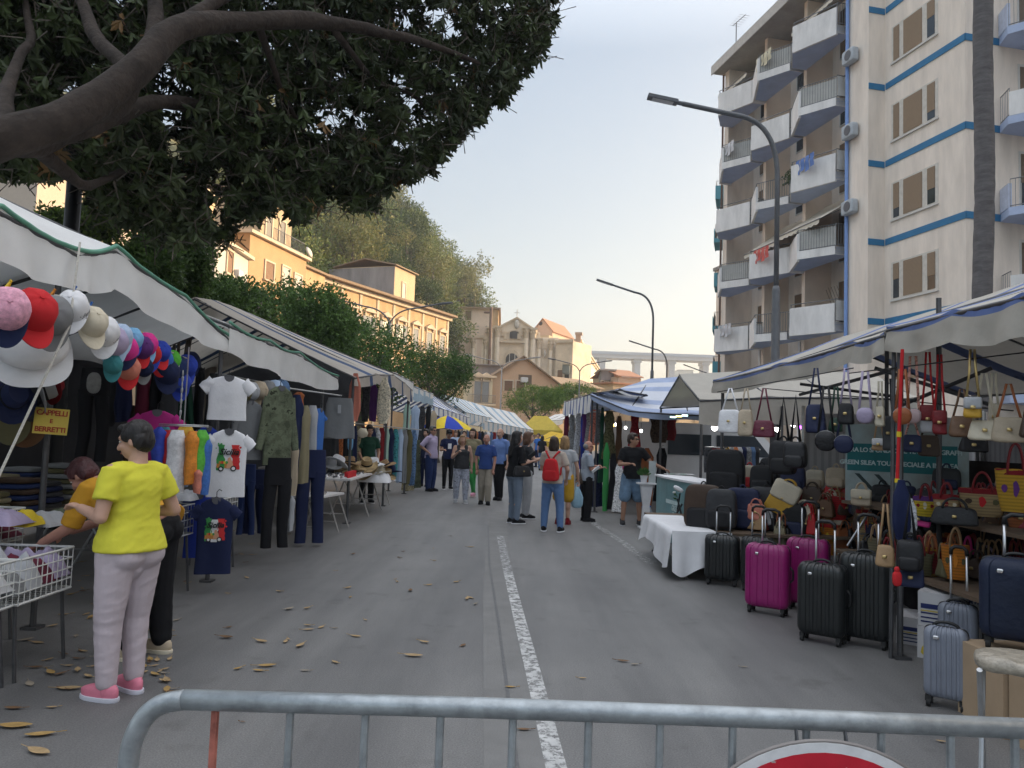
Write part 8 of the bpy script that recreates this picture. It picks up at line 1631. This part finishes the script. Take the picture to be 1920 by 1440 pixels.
        if st == 'long': capsule(b, Hd(0, -.07, -.05), T(0, -.115, 1.28), .085*s, .06*s, 14, .6); ell(b, Hd(0, -.06, -.12), S_(.105, .06, .12), hr)
        if st == 'puffy': ell(b, Hd(0, -.035, .045), S_(.112, .118, .105), hr); ell(b, Hd(0, -.06, -.03), S_(.10, .08, .09), hr); ell(b, Hd(0, .045, .095), S_(.075, .05, .035), hr)
        child('hair', b, hm, .003, None, 34, 3)
    # top
    tc, sl, ts = top; b = MB(); e = .013; hz = hem or (.86 if ts != 'tucked' else .93)
    hw_ = .150*g*hips+.016; SV = [(hz, hw_, .118*g+.018+bel*.4, -.008+bel*.3), (hz+.012, hw_, .118*g+.018+bel*.4, -.008+bel*.3), (.97 if hz < .95 else hz+.03, .150*g*hips+.008, .112*g+.012+bel*.6, .0+bel*.4)]+[(z, a_+(.008 if z < 1.2 else 0), d_+(.006 if z < 1.2 else 0), yo) for z, a_, d_, yo in LV if z > 1.05]
    if ts == 'tank': SV = [q_ for q_ in SV if q_[0] < 1.34]+[(1.345, .125*k, .09*k, -.002)]
    torso(b, SV, e)
    if chest > 1.02 or ts in ('blouse', 'tank'):
        for sx in (-1, 1): ell(b, T(sx*.07, .075*k, 1.225), S_(.062, .052, .066)*chest)
    e *= s
    if ts != 'tank': capsule(b, T(-.13*chest, -.008, 1.378), T(.13*chest, -.008, 1.378), .057*s*k+e*1.3, .057*s*k+e*1.3)
    else:
        
        for sx in (-1, 1): capsule(b, T(sx*.085, .055, 1.28), T(sx*.095, .035, 1.415), .058*s, .046*s); capsule(b, T(sx*.095, .035, 1.415), T(sx*.09, -.06, 1.36), .046*s, .05*s)
    if ts in ('shirt', 'polo'): capsule(b, T(0, -.015, 1.43), T(0, -.012, 1.465), .066*s, .062*s)
    if sl > 0:
        for i in (0, 1):
            if sl <= 1:
                p1 = sh[i].lerp(elb[i], sl); p0_ = sh[i].lerp(elb[i], -.08); b.tube([p0_, sh[i].lerp(elb[i], sl*.35), p1, p1+(p1-sh[i]).normalized()*.004], [.046*s*k+e, .054*s*k+e, (.056 if sl < .9 else .049)*s*k+e*1.1, (.056 if sl < .9 else .049)*s*k+e*1.1], 18)
            else:
                capsule(b, sh[i], elb[i], .058*s*k+e, .046*s*k+e); capsule(b, elb[i], elb[i].lerp(wri[i], sl-1), .046*s*k+e, .036*s*k+e)
    tm = top_m or cc(tc); child('shirt', b, tm, .0032*s, None, 14, 4)
    # bottom
    bc, bs = bottom[:2]; bm_ = bot_m or (cc(bc)); b = MB(); e = .016*s; wd = bottom[2] if len(bottom) > 2 else 1.0
    ell(b, S_(0, -.008, .915), S_(.152*g*hips, .120*g, .15)+V((e, e, 0))*.5); ell(b, S_(-.06*hips, -.06*g, .875), S_(.092*g*hips, .078*g, .095)); ell(b, S_(.06*hips, -.06*g, .875), S_(.092*g*hips, .078*g, .095)); ell(b, S_(0, -.01, .80), S_(.05*g, .085*g, .09))
    for i in (0, 1):
        if bs == 'shorts': p1 = hip[i].lerp(knee[i], .86); capsule(b, hip[i], p1, .094*s*g+e, .082*s*k*wd+e)
        elif bs == 'skirt': capsule(b, hip[i], knee[i]+S_(0, 0, .06), .1*s*g+e, .11*s*k*wd+e)
        else: capsule(b, hip[i], knee[i], .092*s*g+e, (.064*s*k+e)*wd); capsule(b, knee[i], ank[i]+S_(0, 0, .03), (.064*s*k+e)*wd, (.046*s+e)*wd)
    child({'shorts': 'shorts', 'skirt': 'skirt'}.get(bs, 'trousers'), b, bm_, .0032*s, None, 11, 4)
    # shoes
    um, so_ = cc(shoes[0]), cc(shoes[1])
    for i, sx in ((0, -1), (1, 1)):
        a = ank[i]; b = MB(); fw = V((sx*.16, 1, 0)).normalized(); rt = M.Rotation(-sx*.16, 3, 'Z'); z0 = a.z-.085*s
        def shp(q, up): return V((q.x*(1-.25*max(0, -q.y/.13)*.6)*(1-.3*max(0, q.y-.08)/.06), q.y, q.z*(1 if q.z < 0 else lerp(1.0, .52, min(1, max(0, (q.y+.06)/.17))))))
        c = V((a.x, a.y, z0))+fw*.045*s
        b.sell(c+V((0, 0, .052*s)), S_(.049, .135, .062), .7, .8, 22, 12, rt, 0, lambda q: shp(q, 1)); capsule(b, a+S_(0, -.012, -.03), a+S_(0, -.012, .02), .045*s, .046*s)
        b.sell(c+V((0, 0, .016*s)), S_(.054, .143, .017), .3, .8, 22, 8, rt, 1, lambda q: V((q.x*(1-.22*max(0, q.y-.08)/.06), q.y, q.z)))
        b.part('shoe', [um, so_], body, smooth=50)
    if hat: b = MB(); ell(b, Hd(0, -.012, .062), S_(.09, .105, .075), hr); b.sell(Hd(0, .125, .052), S_(.066, .07, .008), .9, .8, 16, 6, hr); b.part('cap', cc(hat), body, smooth=True)
    if glasses:
        b = MB()
        for sx in (-1, 1): b.sell(Hd(sx*.033, .098, .006), S_(.026, .006, .019), .7, .7, 12, 6, hr); b.tube([Hd(sx*.058, .09, .01), Hd(sx*.078, .0, .008)], .003*s, 5)
        b.part('glasses', eye_k, body, smooth=True)
    body['_j'] = [*(body.matrix_basis @ wri[0]), *(body.matrix_basis @ wri[1]), *(body.matrix_basis @ sh[0]), *(body.matrix_basis @ sh[1])]
    return body
def base_px(px, py): q = gp(px, py); return q.x, q.y
# the two women at the first stall
x, y = base_px(226, 1303)
yw = person('woman in bright yellow T-shirt and pale lilac sweatpants, seen from behind', x, y, 64, 1.60, 'fair', ('black', 'short'), ('yellow', .62, 'tee'), ('lilac', 'trousers', .97), ('pink', 'pale blue'), g=1.16, chest=1.03, hips=1.12, vox=.0085, seed=3, hyaw=R(28), hpit=R(12),
            arms=[((-.075, -.02, -.27), (.02, .215, .04)), ((.11, -.04, -.26), (-.09, .19, -.02))], legs=[((-.015, .015, -.43), (.0, -.02, -.39)), ((.0, .03, -.43), (-.01, -.03, -.39))], bot_m=cloth('cloth_sweatpants', (.50, .43, .46)), top_m=cloth('cloth_lemon', (.66, .62, .06)), hem=.90)
for o in yw.children:
    if o.name.startswith('shoe'): o.data.materials[0] = mat('shoe_pink', (.66, .20, .28), .6); o.data.materials[1] = mat('shoe_sole_pale', (.55, .55, .62), .6)
x, y = base_px(292, 1226)
ow = person('woman in mustard orange top leaning over the wire baskets, auburn hair, black trousers', x-.05, y-.05, 82, 1.66, 'ruddy', ('auburn', 'short'), ('mustard', .95, 'tee'), ('black', 'trousers', 1.15), ('beige', 'cream'), g=1.25, chest=1.15, hips=1.1, lean=R(60), vox=.0095, seed=5, hpit=R(12),
            arms=[((-.03, .10, -.27), (.02, .22, -.12)), ((.03, .12, -.25), (-.04, .24, -.10))], legs=[((-.02, .04, -.43), (.0, -.0, -.39)), ((.01, .0, -.43), (.0, -.05, -.39))], top_m=cloth('cloth_amber', (.52, .26, .025)))
# the crowd in the street
q = at(690, 860, 17.2); person('boy in dark green T-shirt with black hair standing behind the straw hats', q.x, 17.2, 205, 1.72, 'tan', ('black', 'short'), ('dark green', .7, 'tee'), ('black', 'trousers'), seed=6, vox=.012, hpit=R(18), arms=[((-.06, .04, -.28), (.06, .2, -.1)), ((.06, .04, -.28), (-.04, .18, -.16))])
x, y = base_px(806, 921); person('man in lilac grey shirt with his hand on his hip, far left of the walkers', x, y, -118, 1.78, 'tan', ('dark grey', 'short'), ('lilac', .95, 'shirt'), ('dark blue', 'trousers', 1.1), ('black', 'black'), seed=7, g=1.08, vox=.012, hyaw=R(-10), glasses=True, arms=[((-.16, -.10, -.22), (.10, .12, -.16)), ((.14, -.12, -.22), (-.08, .16, -.14))])
x, y = base_px(838, 917); person('boy in navy T-shirt with white print and black cap beside the man in lilac', x, y, 196, 1.70, 'tan', ('black', 'short'), ('navy', .6, 'tee'), ('black', 'trousers', .85), ('black', 'white'), seed=8, vox=.012, hat='black', hpit=R(18), arms=[((-.06, .02, -.28), (.04, .2, .04)), ((.06, .02, -.28), (-.04, .2, .02))])
pj = bpy.data.objects[[o.name for o in bpy.data.objects if 'navy T-shirt with white print' in str(o.get('label'))][0]]
b = MB(); b.bb(-.05, .05, .155, .16, 1.16, 1.31); b.part('shirt_print', cc('white'), pj, smooth=None)
x, y = base_px(863, 943); person('blond woman in dark tank top and flowered trousers walking toward the camera', x, y, 186, 1.57, 'fair', ('blond', 'bob'), ('charcoal', 0, 'tank'), ('pale grey', 'trousers', 1.05), ('pale grey', 'white'), seed=9, g=1.18, chest=1.12, vox=.0115, bot_m=mat('cloth_flower_trousers', (.40, .42, .50), .85, var=.3, scale=17, kind='floral'), arms=[((-.07, .02, -.27), (.0, .1, -.24)), ((.07, .06, -.25), (-.12, .14, .12))], legs=[((-.03, .06, -.42), (0, -.02, -.40)), ((.03, -.03, -.43), (0, -.08, -.38))])
x, y = base_px(882, 932); person('dark haired woman in khaki blouse and green leggings', x, y, 172, 1.74, 'fair', ('dark brown', 'bob'), ('khaki', .6, 'blouse'), ('green', 'trousers', .78), ('pink', 'pale pink'), seed=10, vox=.012, legs=[((.03, .0, -.43), (0, -.05, -.39)), ((-.10, .06, -.42), (-.06, -.06, -.38))])
x, y = base_px(908, 946); person('bald elderly man in blue polo shirt and beige trousers walking toward the camera', x, y, 178, 1.60, 'ruddy', ('grey', 'receding'), ('royal blue', .75, 'polo'), ('khaki', 'trousers', 1.15), ('black', 'black'), seed=11, g=1.05, vox=.0115, top_m=cloth('cloth_polo_blue', (.03, .065, .22)), bot_m=cloth('cloth_chino', (.36, .32, .26)), legs=[((.0, .08, -.42), (0, -.02, -.40)), ((-.0, -.02, -.43), (0, -.08, -.39))], arms=[((-.06, .05, -.28), (.02, .1, -.24)), ((.07, .0, -.28), (-.02, .08, -.25))])
x, y = base_px(934, 938); person('balding man in light blue shirt walking behind the woman in black', x, y, 158, 1.76, 'fair', ('dark grey', 'receding'), ('blue', .98, 'shirt'), ('black', 'trousers', 1.1), ('black', 'black'), seed=12, vox=.012, top_m=cloth('cloth_shirt_blue', (.15, .24, .50)), legs=[((.05, .02, -.43), (0, -.04, -.40)), ((-.04, .0, -.43), (.0, -.06, -.39))])
x, y = base_px(963, 981); wb = person('woman with long black hair in black top and grey blue jeans', x, y, -62, 1.68, 'fair', ('black', 'long'), ('black', .98, 'tee'), ('denim', 'trousers', .92), ('black', 'white'), seed=13, g=1.05, hips=1.08, vox=.011, bot_m=cloth('cloth_jeans_grey', (.17, .215, .28)), arms=[((-.05, .03, -.28), (.1, .21, .04)), ((.05, .04, -.28), (-.08, .22, .04))])
x, y = base_px(985, 975); person('brown haired woman in black holding up a phone beside the long haired woman', x, y+.3, -78, 1.68, 'fair', ('brown', 'bob'), ('charcoal', .6, 'tee'), ('pale grey', 'trousers', .95), ('black', 'white'), seed=14, vox=.0115, arms=[((-.04, .08, -.26), (.08, .23, .05)), ((.06, .1, -.24), (-.06, .24, .06))])
x, y = base_px(1034, 996); rb = person('woman with dark bobbed hair in beige T-shirt and jeans wearing a red backpack', x, y, -14, 1.60, 'fair', ('dark brown', 'bob'), ('beige', .75, 'tee'), ('denim', 'trousers', .95), ('black', 'white'), seed=15, g=1.06, hips=1.05, vox=.0105, top_m=cloth('cloth_sand', (.46, .39, .33)), bot_m=cloth('cloth_jeans_blue', (.11, .19, .36)), arms=[((-.06, .06, -.27), (.1, .2, .02)), ((.10, -.02, -.27), (-.04, .16, -.17))], legs=[((-.04, .0, -.43), (-.01, -.03, -.40)), ((.05, .0, -.43), (.02, -.03, -.40))])
x, y = base_px(1053, 985); yb_ = person('fair haired woman in yellow skirt, mostly hidden behind the red backpack woman', x+.03, y+.2, -8, 1.62, 'fair', ('blond', 'bob'), ('pale grey', .6, 'tee'), ('mustard', 'skirt', .95), ('dark red', 'dark red'), seed=16, vox=.0115, arms=[((-.06, .06, -.27), (.08, .2, .05)), ((.09, -.0, -.28), (.02, .06, -.24))])
x, y = base_px(1098, 977); om = person('bald old man in grey polo shirt and black trousers looking right', x, y, -78, 1.54, 'ruddy', ('grey', 'receding'), ('pale grey', .8, 'polo'), ('black', 'trousers', 1.15), ('black', 'black'), seed=17, g=1.08, vox=.0105, glasses=True, hyaw=R(-12), hpit=R(6), top_m=cloth('cloth_polo_grey', (.34, .38, .44)), arms=[((-.06, .04, -.27), (.1, .2, .05)), ((.05, .03, -.28), (-.02, .22, .04))])
x, y = base_px(1183, 985); bmn = person('man in black T-shirt and denim shorts leaning a hand on the promotion counter', x, y, 184, 1.72, 'tan', ('dark brown', 'short'), ('black', .72, 'tee'), ('denim', 'shorts', 1.15), ('charcoal', 'pale grey'), seed=18, g=1.06, chest=1.06, vox=.0105, hyaw=R(48), glasses=True, bot_m=cloth('cloth_denim_worn', (.16, .25, .36), var=.45, scale=5), arms=[((-.16, .06, -.22), (-.22, .12, -.10)), ((.08, .05, -.27), (-.14, .18, .02))], legs=[((-.05, .0, -.43), (-.03, -.03, -.40)), ((.05, .0, -.43), (.02, -.03, -.40))])
for (px, py, hd_, H_, hr_, tp, bt_, lab) in [(1008, 876, 150, 1.76, ('dark brown', 'short'), 'blue', 'navy', 'man in blue shirt far down the street before the yellow tent'), (1015, 882, -30, 1.64, ('black', 'bob'), 'black', 'denim', 'woman in black far down the street beside the man in blue'), (998, 868, 170, 1.66, ('dark brown', 'bob'), 'pale grey', 'pale grey', 'woman in pale clothes far down the street at the left of the yellow tent'), (992, 866, 20, 1.64, ('black', 'long'), 'black', 'black', 'woman in black dress far down the street by the blue awning'), (795, 912, 160, 1.70, ('black', 'short'), 'navy', 'navy', 'person in navy jacket standing behind the man in lilac'), (868, 888, 175, 1.72, ('dark brown', 'short'), 'rust', 'black', 'person in rust top in the crowd under the left awnings'), (852, 884, 185, 1.70, ('brown', 'bob'), 'pale blue', 'denim', 'person in pale blue in the crowd beside the umbrella')]:
    x, y = base_px(px, py); person(lab, x, y, hd_, H_, 'fair', hr_, (tp, .6, 'tee'), (bt_, 'trousers'), ('black', 'black'), seed=px, vox=.017)
# ---- bags people carry (things of their own)
def near(o, lx, ly, lz): return o.matrix_basis @ V((lx, ly, lz))
t = thing('backpack', 'red soft backpack on the back of the woman in beige', 'backpack', near(rb, 0, -.215, .86), R(-14)); t.rotation_euler = (R(4), 0, R(-14)); b = MB()
b.sell((0, 0, .19), (.145, .075, .19), .45, .5, 24, 14, fn=lambda q: V((q.x*(1.1-.38*(q.z/.38+.5)), q.y*(1.1-.3*(q.z/.38+.5)), q.z))); b.part('body', cc('red'), t, smooth=60)
b = MB(); b.sell((0, -.055, .10), (.11, .03, .085), .4, .4); b.part('pocket', cc('red'), t, smooth=60)
b = MB()
for s in (-1, 1): b.tube([(s*.03, .02, .38), (s*.11, .10, .49), (s*.115, .27, .47), (s*.13, .30, .30), (s*.15, .08, .10)], .016, 7)
b.part('strap', cc('red'), t, smooth=True)
t = thing('handbag', 'black crescent shoulder bag of the woman with long black hair', 'handbag', near(wb, .20, .03, .86), R(-62)); t.rotation_euler = (0, 0, R(28)); tote(t, .36, .2, LE('black'), strap=.36, d=.12)
t = thing('shoulder_bag', 'dark brown bag at the back of the old man in grey', 'bag', near(om, .10, -.19, .72), R(-78)); tote(t, .26, .22, LE('dark brown'), strap=.5, d=.09)
t = thing('plastic_bag', 'pale blue plastic bag hanging from the hand of the fair haired woman', 'bag', near(yb_, .25, .06, .30), 0); b = MB(); b.sell((0, 0, .2), (.1, .06, .2), .6, .6, 24, 12, fn=lambda q: V((q.x*(1.15-.75*max(0, q.z/.2)), q.y*(1.1-.6*max(0, q.z/.2))+.012*math.sin(q.x*60), q.z))); b.part('bag', mat('plastic_sky', (.30, .48, .60), .35, var=.15), t, smooth=True); b = MB(); hoop(b, .03, .09, .38, 0, .008); b.part('handle', mat('plastic_sky', ()), t)
for lab, px, py, d, rz in (('phone held by the brown haired woman', 998, 853, 14.2, 20), ('folded white paper held by the old man in grey', 1117, 880, 14.6, 30)):
    p = at(px, py, d); b = MB(); b.box(p, (.075, .012, .15) if 'phone' in lab else (.05, .02, .17), M.Rotation(R(50), 3, 'Y')@M.Rotation(R(rz), 3, 'Z')); b.top('phone' if 'phone' in lab else 'paper', plastic_blk if 'phone' in lab else cc('white'), 'black mobile '+lab if 'phone' in lab else lab, 'phone' if 'phone' in lab else 'paper', smooth=None)
# ================================================================ FALLEN LEAVES AND LITTER
lfm = [mat('dry_leaf_yellow', (.36, .23, .08), .7, var=.3, scale=12), mat('dry_leaf_tan', (.36, .25, .13), .75, var=.3, scale=12), mat('dry_leaf_brown', (.16, .09, .045), .75, var=.3, scale=12), mat('dry_leaf_grey', (.26, .22, .17), .8, var=.3, scale=12)]
lnm = ['yellow', 'tan', 'dark brown', 'greyish']
def dry_leaf(p, ln, a, mi, label, curl=.25, group=None):
    b = MB(); wd = ln*.4; d = V((math.cos(a), math.sin(a), 0)); s = V((-d.y, d.x, 0)); n = 6; row = []
    for i in range(n+1):
        t = i/n; w_ = wd*.5*math.sin(PI*min(1, t*.96+.02))**.8; z = .006+curl*ln*.5*(t-.5)**2*2; c = V(p)+d*ln*(t-.5)+V((0, 0, z)); row.append([c-s*w_+V((0, 0, curl*w_)), c, c+s*w_+V((0, 0, curl*w_*1.2))])
    b.rings([[r[0], r[1], r[2]] for r in row], close=False); b.tube([row[0][1], row[0][1]-d*ln*.35+V((0, 0, .004))], .0022, 4); return b.top('fallen_leaf', lfm[mi], label, 'leaf', group, smooth=True)
for i, (px, py, wpx, a, mi, lab) in enumerate([(28, 1364, 70, .1, 0, 'large yellow fallen leaf at the left edge of the road'), (75, 1380, 60, .3, 0, 'pale yellow fallen leaf with long stalk near the left corner'), (72, 1412, 66, -.4, 1, 'long tan fallen leaf in the bottom left corner'), (97, 1328, 24, .2, 1, 'small tan leaf lying between the pink shoes and the barrier'), (130, 1293, 50, .2, 1, 'long tan leaf left of the pink shoes'), (25, 1330, 40, 0, 2, 'brown leaf at the left edge above the yellow one'), (500, 1250, 40, .3, 0, 'pair-like yellow leaf in the road above the barrier'), (485, 1259, 28, -.2, 0, 'yellow leaf beside the pair-like one'), (775, 1231, 42, -.1, 1, 'tan leaf with stalk in the middle of the road'), (572, 1259, 22, 0, 3, 'greyish leaf right of the yellow pair'), (578, 1182, 24, .4, 1, 'tan leaf in the road before the woman in yellow'), (957, 1290, 24, 0, 0, 'yellow and dark leaf beside the white line'), (1168, 1241, 28, -.2, 2, 'dark brown curled leaf right of the white line'), (1190, 1247, 20, .2, 3, 'greyish leaf beside the dark curled one'), (1092, 1273, 18, 0, 1, 'tan leaf between the white line and the dark curled leaf'), (982, 1370, 30, 0, 2, 'brown leaf behind the barrier bars beside the white line'), (1395, 1252, 16, 0, 3, 'pale scrap lying in the road before the black suitcases'), (1765, 1392, 22, -.3, 1, 'tan leaf under the barrier near the grey suitcase'), (455, 1355, 12, 0, 2, 'dark speck of a leaf behind the left end of the barrier')]):
    g = gp(px, py); dry_leaf(g, .85*wpx*g.y/FPX, a+PI*(i % 2), mi, lab)
lr = random.Random(31)
for i in range(190):
    if i < 145: px, py = lr.uniform(40, 480) , lr.uniform(1030, 1300); 
    else: px, py = lr.uniform(420, 900), lr.uniform(985, 1260)
    if i < 145 and py > 1100+.5*(480-px)*.2 and px > 330: px -= 150
    g = gp(px, py); mi = lr.choice([0, 1, 1, 1, 2, 3]); dry_leaf(g, lr.uniform(.045, .115), lr.uniform(0, 6.28), mi, f'{lnm[mi]} dry leaf lying on the asphalt beside the left stalls', lr.uniform(.1, .5), f'{lnm[mi]} dry leaves beside the left stalls')
# ================================================================ HAZE: even evening air over the whole place
b = MB(); b.bb(-262, 360, -70, 660, -3, 110); hz = b.top('haze', mat('haze_tmp'), None, None, kind='stuff', smooth=None)
hm_ = bpy.data.materials.new('haze_air'); hm_.use_nodes = True; n_, N_, L_n = nodes_of(hm_); N_.remove(N_['Principled BSDF']); pv = N_.new('ShaderNodeVolumePrincipled'); pv.inputs['Density'].default_value = .00055; pv.inputs['Color'].default_value = (.84, .91, 1.0, 1); pv.inputs['Anisotropy'].default_value = .25
L_n(pv.outputs[0], N_['Material Output'].inputs['Volume']); hz.data.materials.clear(); hz.data.materials.append(hm_)
